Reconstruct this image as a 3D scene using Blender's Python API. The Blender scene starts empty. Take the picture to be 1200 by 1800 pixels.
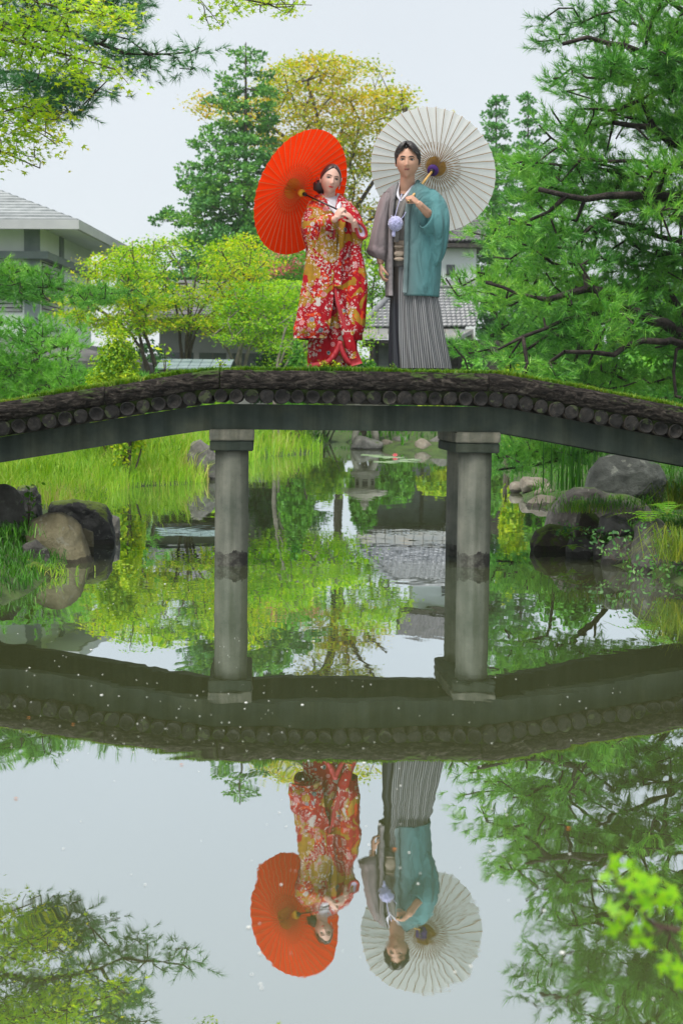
import bpy, bmesh, math, random
import numpy as np
from mathutils import Vector, Matrix
from mathutils import noise as mnoise

random.seed(7)
RNG = np.random.default_rng(7)
SC = bpy.context.scene
COL = SC.collection
R = math.radians

# ---------------------------------------------------------------- camera
F_PX, TILT, ROLL, EYE = 2700.0, R(3.98), R(0.65), 1.22
FWD = np.array([0, math.cos(TILT), -math.sin(TILT)])
_up0 = np.array([0, math.sin(TILT), math.cos(TILT)])
_rt0 = np.array([1.0, 0, 0])
CR = math.cos(ROLL) * _rt0 + math.sin(ROLL) * _up0
CU = -math.sin(ROLL) * _rt0 + math.cos(ROLL) * _up0
CAM = np.array([0, 0, EYE])
cd = bpy.data.cameras.new('camera')
cam = bpy.data.objects.new('camera', cd)
COL.objects.link(cam)
cd.sensor_fit = 'HORIZONTAL'
cd.sensor_width = 24.0
cd.lens = F_PX / 1200 * 24.0
cd.clip_start = 0.1
cd.clip_end = 3000
cam.matrix_world = Matrix(((CR[0], CU[0], -FWD[0], CAM[0]), (CR[1], CU[1], -FWD[1], CAM[1]),
                           (CR[2], CU[2], -FWD[2], CAM[2]), (0, 0, 0, 1)))
cd.dof.use_dof = True
cd.dof.focus_distance = 12.0
cd.dof.aperture_fstop = 4.5
SC.camera = cam

# ---------------------------------------------------------------- sky, sun, exposure
W = bpy.data.worlds.new('World')
SC.world = W
W.use_nodes = True
wn = W.node_tree.nodes
wl = W.node_tree.links
wn.clear()
SUN_EL, SUN_ROT = R(64), R(212)
sky = wn.new('ShaderNodeTexSky')
sky.sky_type = 'NISHITA'
sky.sun_disc = False
sky.sun_elevation = SUN_EL
sky.sun_rotation = SUN_ROT
b1 = wn.new('ShaderNodeBackground')
b1.inputs['Strength'].default_value = 0.05
wl.new(sky.outputs[0], b1.inputs['Color'])
b2 = wn.new('ShaderNodeBackground')
tcw = wn.new('ShaderNodeTexCoord')
nzw = wn.new('ShaderNodeTexNoise')
nzw.inputs['Scale'].default_value = 2.2
nzw.inputs['Detail'].default_value = 5
wl.new(tcw.outputs['Generated'], nzw.inputs['Vector'])
crw = wn.new('ShaderNodeValToRGB')
crw.color_ramp.elements[0].position = 0.3
crw.color_ramp.elements[0].color = (0.720, 0.765, 0.800, 1)
crw.color_ramp.elements[1].position = 0.75
crw.color_ramp.elements[1].color = (0.800, 0.838, 0.865, 1)
wl.new(nzw.outputs['Fac'], crw.inputs['Fac'])
wl.new(crw.outputs['Color'], b2.inputs['Color'])
b2.inputs['Strength'].default_value = 0.335
mxw = wn.new('ShaderNodeMixShader')
mxw.inputs[0].default_value = 0.90          # overcast: thin cloud over nearly the whole sky
wl.new(b1.outputs[0], mxw.inputs[1])
wl.new(b2.outputs[0], mxw.inputs[2])
ow = wn.new('ShaderNodeOutputWorld')
wl.new(mxw.outputs[0], ow.inputs[0])

sl = bpy.data.lights.new('sun', 'SUN')
sl.energy = 1.5
sl.angle = R(30)
sl.color = (1.0, 0.965, 0.90)
sun = bpy.data.objects.new('sun', sl)
COL.objects.link(sun)
# Nishita: rotation 0 = sun towards +Y, growing clockwise seen from above
_sd = Vector((math.sin(SUN_ROT) * math.cos(SUN_EL), math.cos(SUN_ROT) * math.cos(SUN_EL), math.sin(SUN_EL)))
sun.rotation_euler = _sd.to_track_quat('Z', 'Y').to_euler()

vs = SC.view_settings
vs.view_transform = 'Standard'
vs.look = 'None'
vs.exposure = 1.75
vs.gamma = 1.0
vs.use_curve_mapping = False
SC.render.film_transparent = False
SC.cycles.max_bounces = 7
SC.cycles.transparent_max_bounces = 8
SC.cycles.use_denoising = True


# ---------------------------------------------------------------- helpers
def ray(px, py):
    return FWD + (px - 600) / F_PX * CR + (900 - py) / F_PX * CU


def P(px, py, Y):
    """world point on the sight line of a picture position, at distance Y down the garden"""
    d = ray(px, py)
    return CAM + d * (Y / d[1])


def WP(px, py, z=0.0):
    d = ray(px, py)
    return CAM + d * ((z - EYE) / d[2])


def srgb(r, g, b):
    def f(c):
        c /= 255.0
        return c / 12.92 if c <= 0.04045 else ((c + 0.055) / 1.055) ** 2.4
    return (f(r), f(g), f(b))


def sstep(a, b, x):
    t = np.clip((np.asarray(x, float) - a) / (b - a), 0, 1)
    return t * t * (3 - 2 * t)


def thing(name, label, cat, loc=(0, 0, 0), group=None, rotz=0.0):
    o = bpy.data.objects.new(name, None)
    o.empty_display_size = 0.1
    COL.objects.link(o)
    o.location = loc
    o.rotation_euler = (0, 0, rotz)
    return tag(o, label, cat, group)


def tag(o, label=None, cat=None, group=None, kind=None):
    if label:
        o['label'] = label
    if cat:
        o['category'] = cat
    if group:
        o['group'] = group
    if kind:
        o['kind'] = kind
    return o


def make_mesh(name, V, Fc, mats, smooth=True, uv=None, mi=None):
    V = np.asarray(V, dtype=np.float32)
    me = bpy.data.meshes.new(name)
    if isinstance(Fc, np.ndarray) and Fc.ndim == 2:
        nf, k = Fc.shape
        me.vertices.add(len(V))
        me.vertices.foreach_set('co', V.ravel())
        me.loops.add(nf * k)
        me.loops.foreach_set('vertex_index', Fc.astype(np.int32).ravel())
        me.polygons.add(nf)
        me.polygons.foreach_set('loop_start', np.arange(0, nf * k, k, dtype=np.int32))
        me.polygons.foreach_set('loop_total', np.full(nf, k, dtype=np.int32))
        me.update(calc_edges=True)
    else:
        me.from_pydata([tuple(map(float, v)) for v in V], [], [tuple(int(i) for i in f) for f in Fc])
    if not isinstance(mats, (list, tuple)):
        mats = [mats]
    for m in mats:
        me.materials.append(m)
    if mi is not None:
        me.polygons.foreach_set('material_index', np.asarray(mi, dtype=np.int32))
    if smooth:
        me.polygons.foreach_set('use_smooth', np.ones(len(me.polygons), dtype=bool))
    if uv is not None:
        ul = me.uv_layers.new(name='UVMap')
        li = np.empty(len(me.loops), dtype=np.int32)
        me.loops.foreach_get('vertex_index', li)
        ul.data.foreach_set('uv', np.asarray(uv, dtype=np.float32)[li].ravel())
    me.update()
    return me


def obj(name, V, Fc, mats, parent=None, smooth=True, uv=None, mi=None, world=False):
    """link one mesh object; with world=True the vertices are in world space and moved into the parent's frame"""
    V = np.asarray(V, dtype=np.float64)
    if parent is not None and world:
        V = V - np.array(world_loc(parent))
    me = make_mesh(name, V, Fc, mats, smooth, uv, mi)
    o = bpy.data.objects.new(name, me)
    COL.objects.link(o)
    if parent is not None:
        o.parent = parent
    return o


def world_loc(o):
    l = Vector(o.location)
    while o.parent:
        o = o.parent
        l = l + Vector(o.location)
    return l


def inst(name, me, parent=None, loc=(0, 0, 0), rot=(0, 0, 0), scale=(1, 1, 1)):
    o = bpy.data.objects.new(name, me)
    COL.objects.link(o)
    o.location = loc
    o.rotation_euler = rot
    o.scale = scale
    if parent is not None:
        o.parent = parent
    return o


class MB:
    """collects vertices and faces"""
    def __init__(s):
        s.V, s.F, s.n = [], [], 0

    def add(s, V, Fc):
        V = np.asarray(V, float).reshape(-1, 3)
        for f in Fc:
            s.F.append(tuple(int(i) + s.n for i in f))
        s.V.append(V)
        s.n += len(V)
        return s

    def box(s, lo, hi, M=None):
        x0, y0, z0 = lo
        x1, y1, z1 = hi
        V = np.array([(x0, y0, z0), (x1, y0, z0), (x1, y1, z0), (x0, y1, z0),
                      (x0, y0, z1), (x1, y0, z1), (x1, y1, z1), (x0, y1, z1)], float)
        return s.add(V, [(0, 3, 2, 1), (4, 5, 6, 7), (0, 1, 5, 4), (1, 2, 6, 5), (2, 3, 7, 6), (3, 0, 4, 7)])

    def tube(s, pts, rad, n=8, caps=True):
        V, Fc = tube(pts, rad, n, caps)
        return s.add(V, Fc)

    def build(s, name, mats, parent=None, smooth=False, world=False):
        return obj(name, np.concatenate(s.V), s.F, mats, parent, smooth, world=world)


def frame(d):
    d = d / (np.linalg.norm(d) + 1e-12)
    a = np.array([0, 0, 1.0]) if abs(d[2]) < 0.9 else np.array([1.0, 0, 0])
    x = np.cross(a, d)
    x /= np.linalg.norm(x)
    return x, np.cross(d, x), d


def tube(pts, rad, n=8, caps=True):
    pts = np.asarray(pts, float)
    rad = np.broadcast_to(np.asarray(rad, float), (len(pts),))
    V = []
    x = None
    for i in range(len(pts)):
        d = pts[min(i + 1, len(pts) - 1)] - pts[max(i - 1, 0)]
        d = d / (np.linalg.norm(d) + 1e-12)
        if x is None:
            x, y, _ = frame(d)
        else:
            x = x - d * np.dot(x, d)
            x /= np.linalg.norm(x) + 1e-12
            y = np.cross(d, x)
        for k in range(n):
            a = 2 * math.pi * k / n
            V.append(pts[i] + rad[i] * (math.cos(a) * x + math.sin(a) * y))
    Fc = []
    for i in range(len(pts) - 1):
        for k in range(n):
            a, b = i * n + k, i * n + (k + 1) % n
            Fc.append((a, b, b + n, a + n))
    if caps:
        Fc.append(tuple(range(n - 1, -1, -1)))
        Fc.append(tuple((len(pts) - 1) * n + k for k in range(n)))
    return np.array(V), Fc


def grid_faces(nr, nc, wrap=False):
    """quads over an nr x nc vertex grid, columns wrapped if wrap"""
    i = np.arange(nr - 1)[:, None]
    j = np.arange(nc if wrap else nc - 1)[None, :]
    j2 = (j + 1) % nc
    a = i * nc + j
    b = i * nc + j2
    return np.stack([a, b, b + nc, a + nc], -1).reshape(-1, 4)


def vnoise(Pts, scale=1.0, seed=0.0, octaves=3):
    """cheap smooth value noise in -1..1 from summed sines, vectorised"""
    p = np.asarray(Pts, float) * scale
    out = np.zeros(len(p))
    amp, tot = 1.0, 0.0
    r = np.random.default_rng(int(seed * 1000) + 11)
    for o in range(octaves):
        acc = np.zeros(len(p))
        for k in range(5):
            w = r.normal(size=3)
            w /= np.linalg.norm(w)
            acc += np.sin(p @ w * (1.0 + 0.6 * r.random()) * 2.2 + r.random() * 6.28 + 0.9 * np.sin(p @ np.roll(w, 1) * 1.7 + k))
        out += amp * acc / 5 * 1.6
        tot += amp
        amp *= 0.5
        p = p * 2.03
    return out / tot


# ---------------------------------------------------------------- materials
MATS = {}


def nt_new(name):
    m = bpy.data.materials.new(name)
    m.use_nodes = True
    n, l = m.node_tree.nodes, m.node_tree.links
    n.clear()
    out = n.new('ShaderNodeOutputMaterial')
    MATS[name] = m
    return m, n, l, out


def nd(n, t, **kw):
    o = n.new(t)
    for k, v in kw.items():
        if hasattr(o, k):
            setattr(o, k, v)
        else:
            o.inputs[k].default_value = v
    return o


def ramp(n, stops, interp='LINEAR'):
    r = n.new('ShaderNodeValToRGB')
    e = r.color_ramp.elements
    r.color_ramp.interpolation = interp
    while len(e) < len(stops):
        e.new(0.5)
    for k, (p, c) in enumerate(stops):
        e[k].position = p
        e[k].color = (*c[:3], 1)
    return r


def mixc(n, l, fac, a, b, blend='MIX'):
    m = n.new('ShaderNodeMix')
    m.data_type = 'RGBA'
    m.blend_type = blend
    for sock, v in ((m.inputs[0], fac), (m.inputs[6], a), (m.inputs[7], b)):
        if hasattr(v, 'is_output') or hasattr(v, 'links'):
            l.new(v, sock)
        elif isinstance(v, (int, float)):
            sock.default_value = v
        else:
            sock.default_value = (*v[:3], 1)
    return m.outputs[2]


def math_(n, l, op, a, b=None, c=None, clamp=False):
    m = n.new('ShaderNodeMath')
    m.operation = op
    m.use_clamp = clamp
    for k, v in enumerate((a, b, c)):
        if v is None:
            continue
        if hasattr(v, 'links'):
            l.new(v, m.inputs[k])
        else:
            m.inputs[k].default_value = v
    return m.outputs[0]


def coords(n, l, kind='Object', scale=None):
    tc = n.new('ShaderNodeTexCoord')
    s = tc.outputs[kind]
    if scale is not None:
        mp = n.new('ShaderNodeMapping')
        mp.inputs['Scale'].default_value = scale
        l.new(s, mp.inputs['Vector'])
        s = mp.outputs[0]
    return s


def noise_tex(n, l, vec, scale, detail=4, rough=0.55, dist=0.0):
    t = n.new('ShaderNodeTexNoise')
    t.inputs['Scale'].default_value = scale
    t.inputs['Detail'].default_value = detail
    t.inputs['Roughness'].default_value = rough
    t.inputs['Distortion'].default_value = dist
    if vec is not None:
        l.new(vec, t.inputs['Vector'])
    return t.outputs['Fac']


def bump(n, l, h, strength=0.3, dist=0.02):
    b = n.new('ShaderNodeBump')
    b.inputs['Strength'].default_value = strength
    b.inputs['Distance'].default_value = dist
    l.new(h, b.inputs['Height'])
    return b.outputs[0]


def simple(name, stops, scale=6.0, rough=0.8, bumps=0.2, bdist=0.01, stretch=None, spec=0.3, detail=5, metal=0.0,
           rnd=0.0, kind='Object'):
    """procedural noise-mottled surface"""
    m, n, l, out = nt_new(name)
    v = coords(n, l, kind, stretch)
    f = noise_tex(n, l, v, scale, detail)
    k = len(stops)
    r = ramp(n, [(0.28 + 0.44 * i / max(k - 1, 1), c) for i, c in enumerate(stops)])
    l.new(f, r.inputs['Fac'])
    c = r.outputs['Color']
    if rnd:
        oi = n.new('ShaderNodeObjectInfo')
        hv = n.new('ShaderNodeHueSaturation')
        l.new(math_(n, l, 'MULTIPLY_ADD', oi.outputs['Random'], rnd, 1 - rnd / 2), hv.inputs['Value'])
        l.new(c, hv.inputs['Color'])
        c = hv.outputs[0]
    p = n.new('ShaderNodeBsdfPrincipled')
    l.new(c, p.inputs['Base Color'])
    p.inputs['Roughness'].default_value = rough
    p.inputs['Specular IOR Level'].default_value = spec
    p.inputs['Metallic'].default_value = metal
    if bumps:
        f2 = noise_tex(n, l, v, scale * 4.3, 5, 0.6)
        l.new(bump(n, l, f2, bumps, bdist), p.inputs['Normal'])
    l.new(p.outputs[0], out.inputs[0])
    return m


def leaf_mat(name, cols, trans=0.5, rough=0.5, scale=0.6, tcol=None):
    """foliage: per-leaf random hue between cols, drifting slowly over the crown, with light passing through"""
    m, n, l, out = nt_new(name)
    g = n.new('ShaderNodeNewGeometry')
    f = noise_tex(n, l, coords(n, l, 'Object'), scale, 2)
    x = math_(n, l, 'MULTIPLY_ADD', g.outputs['Random Per Island'], 0.62, math_(n, l, 'MULTIPLY_ADD', f, 1.7, -0.68), clamp=True)
    k = len(cols)
    r = ramp(n, [(i / (k - 1), c) for i, c in enumerate(cols)])
    l.new(x, r.inputs['Fac'])
    p = n.new('ShaderNodeBsdfPrincipled')
    l.new(r.outputs[0], p.inputs['Base Color'])
    p.inputs['Roughness'].default_value = rough
    p.inputs['Specular IOR Level'].default_value = 0.35
    t = n.new('ShaderNodeBsdfTranslucent')
    hv = n.new('ShaderNodeHueSaturation')
    hv.inputs['Value'].default_value = 1.25
    hv.inputs['Saturation'].default_value = 1.1
    l.new(r.outputs[0], hv.inputs['Color'])
    l.new(hv.outputs[0], t.inputs['Color'])
    ms = n.new('ShaderNodeMixShader')
    ms.inputs[0].default_value = trans
    l.new(p.outputs[0], ms.inputs[1])
    l.new(t.outputs[0], ms.inputs[2])
    l.new(ms.outputs[0], out.inputs[0])
    return m
# ================================================================ ground and pond
SHORE = [(-7.0, 1.2), (-4.6, 4.0), (-3.6, 8.0)] + [tuple(WP(*q)[:2]) for q in (
    (-40, 1066), (0, 1058), (60, 1043), (72, 1030), (100, 1004), (124, 985), (150, 965), (165, 935), (180, 900),
    (186, 872), (215, 856), (330, 850), (382, 838), (422, 815), (452, 803), (556, 796), (574, 785), (588, 773),
    (606, 773), (618, 787), (690, 791), (790, 793), (872, 803), (898, 848), (906, 860), (926, 884), (966, 896),
    (985, 912), (968, 948), (1010, 972), (1040, 984), (1080, 994), (1142, 1008), (1235, 1038))] + [(3.3, 8.2), (3.7, 5.0), (5.0, 1.2)]
SHORE = np.array(SHORE)


def shore_sd(X, Y):
    """signed distance to the water's edge, positive on land"""
    p = np.stack([X.ravel(), Y.ravel()], -1)
    n = len(SHORE)
    best = np.full(len(p), 1e9)
    inside = np.zeros(len(p), bool)
    for i in range(n):
        a, b = SHORE[i], SHORE[(i + 1) % n]
        ab = b - a
        t = np.clip(((p - a) @ ab) / (ab @ ab + 1e-12), 0, 1)
        q = p - (a + t[:, None] * ab)
        best = np.minimum(best, np.sqrt((q ** 2).sum(1)))
        c = ((a[1] > p[:, 1]) != (b[1] > p[:, 1])) & (p[:, 0] < (b[0] - a[0]) * (p[:, 1] - a[1]) / (b[1] - a[1] + 1e-12) + a[0])
        inside ^= c
    return np.where(inside, -best, best).reshape(X.shape)


def ground_z(X, Y):
    X = np.asarray(X, float)
    Y = np.asarray(Y, float)
    sd = shore_sd(X, Y)
    land = np.maximum(sd, 0)
    z = np.where(sd > 0, 0.02 + 0.30 * (1 - np.exp(-land / 0.9)) + 0.22 * (1 - np.exp(-land / 9.0)), 0.02 - 0.55 * (1 - np.exp(sd / 0.6)))
    far = sstep(30, 62, Y) * (sd > 0) * 0.75 * (1 - np.exp(-land / 5))
    reed = sstep(15, 18, Y) * (1 - sstep(34, 44, Y)) * (X < 0) * (sd > 0)
    z = z + far - reed * 0.22 * (1 - np.exp(-land / 0.9))
    for ex in (-4.5, 4.7):
        z = z + 0.55 * np.exp(-((X - ex) / 0.75) ** 2 - ((Y - (12.2 + 0.056 * ex)) / 1.6) ** 2) * (sd > 0)
    return z


def gz(x, y):
    return float(ground_z(np.array([x]), np.array([y]))[0])


def axis(parts):
    out = []
    for a, b, s in parts:
        out += list(np.arange(a, b, s))
    return np.array(out + [parts[-1][1]])


gx = axis([(-1500, -300, 300), (-300, -60, 30), (-60, -12, 4), (-12, 14, 0.3), (14, 60, 4), (60, 300, 30), (300, 1500, 300)])
gy = axis([(-300, -20, 40), (-20, 0, 4), (0, 8, 0.8), (8, 26, 0.28), (26, 50, 0.7), (50, 100, 5), (100, 400, 30), (400, 2400, 400)])
GX, GY = np.meshgrid(gx, gy)
GZ = ground_z(GX, GY)
gp = np.stack([GX, GY, GZ], -1).reshape(-1, 3)
gp[:, 2] += np.where(gp[:, 2] > 0.06, 0.03 * vnoise(gp, 0.9, 3), 0)
m, n, l, out = nt_new('bank_soil')
v = coords(n, l, 'Object')
f1 = noise_tex(n, l, v, 2.6, 8, 0.75)
rp = ramp(n, [(0.34, (0.018, 0.020, 0.008)), (0.46, (0.030, 0.055, 0.010)), (0.56, (0.052, 0.095, 0.014)), (0.68, (0.040, 0.030, 0.018))])
l.new(f1, rp.inputs['Fac'])
p_ = n.new('ShaderNodeBsdfPrincipled')
p_.inputs['Roughness'].default_value = 0.95
l.new(rp.outputs[0], p_.inputs['Base Color'])
l.new(bump(n, l, noise_tex(n, l, v, 18, 6, 0.7), 0.7, 0.03), p_.inputs['Normal'])
l.new(p_.outputs[0], out.inputs[0])
ground = obj('ground', gp, grid_faces(len(gy), len(gx)), m)
tag(ground, 'mossy green banks around the pond', kind='structure')

# ---------------------------------------------------------------- pond water
m, n, l, out = nt_new('pond_water')
v = coords(n, l, 'Object')
mp = nd(n, 'ShaderNodeMapping')
mp.inputs['Scale'].default_value = (1.0, 0.55, 1)
l.new(v, mp.inputs['Vector'])
h1 = noise_tex(n, l, mp.outputs[0], 1.6, 3, 0.5, 0.4)
h2 = noise_tex(n, l, mp.outputs[0], 9.0, 3, 0.55, 0.6)
patch = noise_tex(n, l, v, 0.42, 2, 0.5)
pr = ramp(n, [(0.46, (0.04,) * 3), (0.66, (0.75,) * 3)])
l.new(patch, pr.inputs['Fac'])
hh = math_(n, l, 'ADD', math_(n, l, 'MULTIPLY', h1, 1.0), math_(n, l, 'MULTIPLY', h2, math_(n, l, 'MULTIPLY', pr.outputs[0], 0.22)))
bn = bump(n, l, hh, 0.021, 0.10)
murk = mixc(n, l, noise_tex(n, l, v, 0.5, 3), (0.076, 0.090, 0.032), (0.094, 0.106, 0.042))
df = n.new('ShaderNodeBsdfDiffuse')
l.new(murk, df.inputs['Color'])
gl = n.new('ShaderNodeBsdfGlossy')
gl.inputs['Roughness'].default_value = 0.0
gl.inputs['Color'].default_value = (0.90, 0.955, 1.0, 1)
l.new(bn, gl.inputs['Normal'])
lw = n.new('ShaderNodeLayerWeight')
lw.inputs['Blend'].default_value = 0.5
mr = n.new('ShaderNodeMapRange')
mr.inputs['From Min'].default_value = 0.60
mr.inputs['From Max'].default_value = 0.93
mr.inputs['To Min'].default_value = 0.62
mr.inputs['To Max'].default_value = 0.86
l.new(lw.outputs['Facing'], mr.inputs['Value'])
ms = n.new('ShaderNodeMixShader')
l.new(mr.outputs[0], ms.inputs[0])
l.new(df.outputs[0], ms.inputs[1])
l.new(gl.outputs[0], ms.inputs[2])
l.new(ms.outputs[0], out.inputs[0])
wx = np.array([-40.0, -12, 0, 12, 60])
wy = np.array([-1.0, 10, 25, 50, 62])
WX, WY = np.meshgrid(wx, wy)
water = obj('pond_water', np.stack([WX, WY, 0 * WX], -1).reshape(-1, 3), grid_faces(5, 5), m)
tag(water, 'still greenish pond mirroring the bridge and the couple', kind='structure')

# ================================================================ bridge
M_bark = None
m, n, l, out = nt_new('bark_log')
v = coords(n, l, 'Object', (4.6, 12, 12))
f1 = noise_tex(n, l, v, 3.0, 7, 0.72, 0.9)
rp = ramp(n, [(0.36, (0.003, 0.0025, 0.002)), (0.50, (0.016, 0.013, 0.011)), (0.62, (0.060, 0.051, 0.042)), (0.78, (0.17, 0.15, 0.125))])
l.new(f1, rp.inputs['Fac'])
gm = n.new('ShaderNodeNewGeometry')
sx = n.new('ShaderNodeSeparateXYZ')
l.new(gm.outputs['Normal'], sx.inputs[0])
mossf = noise_tex(n, l, coords(n, l, 'Object', (1, 2, 2)), 3.5, 5, 0.7)
mm = math_(n, l, 'MULTIPLY', math_(n, l, 'GREATER_THAN', mossf, 0.56), math_(n, l, 'SMOOTHSTEP' if False else 'MULTIPLY_ADD', sx.outputs['Z'], 1.6, -0.5, clamp=True))
c = mixc(n, l, mm, rp.outputs[0], (0.045, 0.090, 0.012))
p_ = n.new('ShaderNodeBsdfPrincipled')
p_.inputs['Roughness'].default_value = 0.9
p_.inputs['Specular IOR Level'].default_value = 0.2
l.new(c, p_.inputs['Base Color'])
l.new(bump(n, l, f1, 1.0, 0.02), p_.inputs['Normal'])
l.new(p_.outputs[0], out.inputs[0])
M_bark = m

# sawn log ends with rings
m, n, l, out = nt_new('log_end_wood')
tc = n.new('ShaderNodeTexCoord')
oi = n.new('ShaderNodeObjectInfo')
vm = n.new('ShaderNodeVectorMath')
vm.operation = 'MULTIPLY_ADD'
l.new(oi.outputs['Random'], vm.inputs[0])
vm.inputs[1].default_value = (17, 9, 31)
l.new(tc.outputs['Object'], vm.inputs[2])
f1 = noise_tex(n, l, vm.outputs[0], 28, 5, 0.7)
wv = nd(n, 'ShaderNodeTexWave', wave_type='RINGS', rings_direction='Y')
wv.inputs['Scale'].default_value = 30
wv.inputs['Distortion'].default_value = 2.5
l.new(tc.outputs['Object'], wv.inputs['Vector'])
x = math_(n, l, 'MULTIPLY_ADD', wv.outputs['Fac'], 0.22, math_(n, l, 'MULTIPLY', f1, 0.85))
rp = ramp(n, [(0.38, (0.002, 0.002, 0.002)), (0.56, (0.008, 0.007, 0.006)), (0.72, (0.024, 0.020, 0.016)), (0.90, (0.10, 0.085, 0.066))])
l.new(x, rp.inputs['Fac'])
hv = n.new('ShaderNodeHueSaturation')
l.new(math_(n, l, 'MULTIPLY_ADD', oi.outputs['Random'], 1.0, 0.55), hv.inputs['Value'])
l.new(rp.outputs[0], hv.inputs['Color'])
mo = noise_tex(n, l, vm.outputs[0], 11, 3, 0.6)
cc = mixc(n, l, math_(n, l, 'MULTIPLY', math_(n, l, 'GREATER_THAN', mo, 0.60), 0.7), hv.outputs[0], (0.045, 0.060, 0.020))
p_ = n.new('ShaderNodeBsdfPrincipled')
p_.inputs['Roughness'].default_value = 0.9
l.new(cc, p_.inputs['Base Color'])
l.new(bump(n, l, x, 0.9, 0.008), p_.inputs['Normal'])
l.new(p_.outputs[0], out.inputs[0])
M_end = m
M_logside = simple('log_side_bark', [(0.012, 0.010, 0.008), (0.045, 0.036, 0.028), (0.075, 0.062, 0.048)], 12, 0.9, 0.8, 0.02)


def concrete(name, cols, stain_z=None, scale=3.0):
    m, n, l, out = nt_new(name)
    v = coords(n, l, 'Object')
    f1 = noise_tex(n, l, v, scale, 6, 0.62)
    rp = ramp(n, [(0.28 + 0.44 * i / (len(cols) - 1), c) for i, c in enumerate(cols)])
    l.new(f1, rp.inputs['Fac'])
    # vertical run-off streaks
    st = noise_tex(n, l, coords(n, l, 'Object', (1, 1, 0.05)), 13, 4, 0.6)
    sr = ramp(n, [(0.38, (1, 1, 1)), (0.62, (0.52, 0.56, 0.50))])
    l.new(st, sr.inputs['Fac'])
    c = mixc(n, l, 0.8, rp.outputs[0], sr.outputs[0], 'MULTIPLY')
    pits = noise_tex(n, l, v, 70, 2, 0.5)
    c = mixc(n, l, math_(n, l, 'MULTIPLY', math_(n, l, 'GREATER_THAN', pits, 0.72), 0.7), c, (0.03, 0.03, 0.028))
    if stain_z is not None:
        sp = n.new('ShaderNodeSeparateXYZ')
        l.new(v, sp.inputs[0])
        edge = math_(n, l, 'MULTIPLY_ADD', noise_tex(n, l, v, 9, 4, 0.7), 0.22, stain_z - 0.10)
        k = math_(n, l, 'LESS_THAN', sp.outputs['Z'], edge)
        c = mixc(n, l, math_(n, l, 'MULTIPLY', k, math_(n, l, 'MULTIPLY_ADD', noise_tex(n, l, v, 7, 4, 0.7), 3.2, -0.9, clamp=True)), c, (0.020, 0.019, 0.016))
    p_ = n.new('ShaderNodeBsdfPrincipled')
    p_.inputs['Roughness'].default_value = 0.85
    p_.inputs['Specular IOR Level'].default_value = 0.25
    l.new(c, p_.inputs['Base Color'])
    l.new(bump(n, l, noise_tex(n, l, v, 40, 5, 0.65), 0.35, 0.01), p_.inputs['Normal'])
    l.new(p_.outputs[0], out.inputs[0])
    return m


M_pillar = concrete('pillar_concrete', [(0.080, 0.090, 0.072), (0.140, 0.143, 0.117), (0.205, 0.20, 0.163)], 0.09)
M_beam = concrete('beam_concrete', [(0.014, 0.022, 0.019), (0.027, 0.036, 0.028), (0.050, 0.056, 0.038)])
M_cap = concrete('cap_concrete', [(0.06, 0.066, 0.054), (0.13, 0.125, 0.10), (0.20, 0.18, 0.14)], None, 7)
M_turfsoil = simple('bridge_soil', [(0.006, 0.006, 0.004), (0.014, 0.018, 0.006), (0.035, 0.058, 0.010), (0.014, 0.011, 0.008)], 13, 0.95, 0.8, 0.02)

YAW = R(3.2)
B0 = P(625, 757, 11.51)
BR = thing('footbridge', 'arched footbridge with bark-covered edge logs on grey concrete pillars over the pond', 'bridge',
           (B0[0], B0[1], 0), rotz=YAW)
ZB = float(B0[2])                       # underside of the middle beam
SLOPE = 0.172
KNEE = 1.0


def zs(u):
    a = np.maximum(0, np.abs(u) - KNEE)
    return -SLOPE * (np.sqrt(a * a + 0.01) - 0.1) * np.where(a > 0, 1.0, 0) - 0.0 * a


def bw(u, v, w):
    """bridge coordinates to world"""
    c, s = math.cos(YAW), math.sin(YAW)
    return np.array([B0[0] + c * u - s * v, B0[1] + s * u + c * v, w])


BEAM_H, LOG_R = 0.190, 0.0565
Z_LOG = ZB + BEAM_H + LOG_R
Z_EDGE = ZB + BEAM_H + 2 * LOG_R + 0.066
EDGE_R = 0.078
Z_DECK = Z_EDGE + 0.056
# beams: middle and two sloping ones, front and back
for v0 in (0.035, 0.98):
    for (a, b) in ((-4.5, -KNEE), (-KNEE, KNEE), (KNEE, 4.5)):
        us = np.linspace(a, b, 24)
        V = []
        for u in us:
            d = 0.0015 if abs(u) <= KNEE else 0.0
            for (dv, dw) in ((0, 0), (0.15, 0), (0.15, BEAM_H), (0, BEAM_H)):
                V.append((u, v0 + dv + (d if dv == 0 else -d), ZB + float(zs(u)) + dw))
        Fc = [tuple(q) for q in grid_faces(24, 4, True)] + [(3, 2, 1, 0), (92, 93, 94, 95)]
        o = obj('beam', V, Fc, M_beam, BR, smooth=False)
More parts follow.
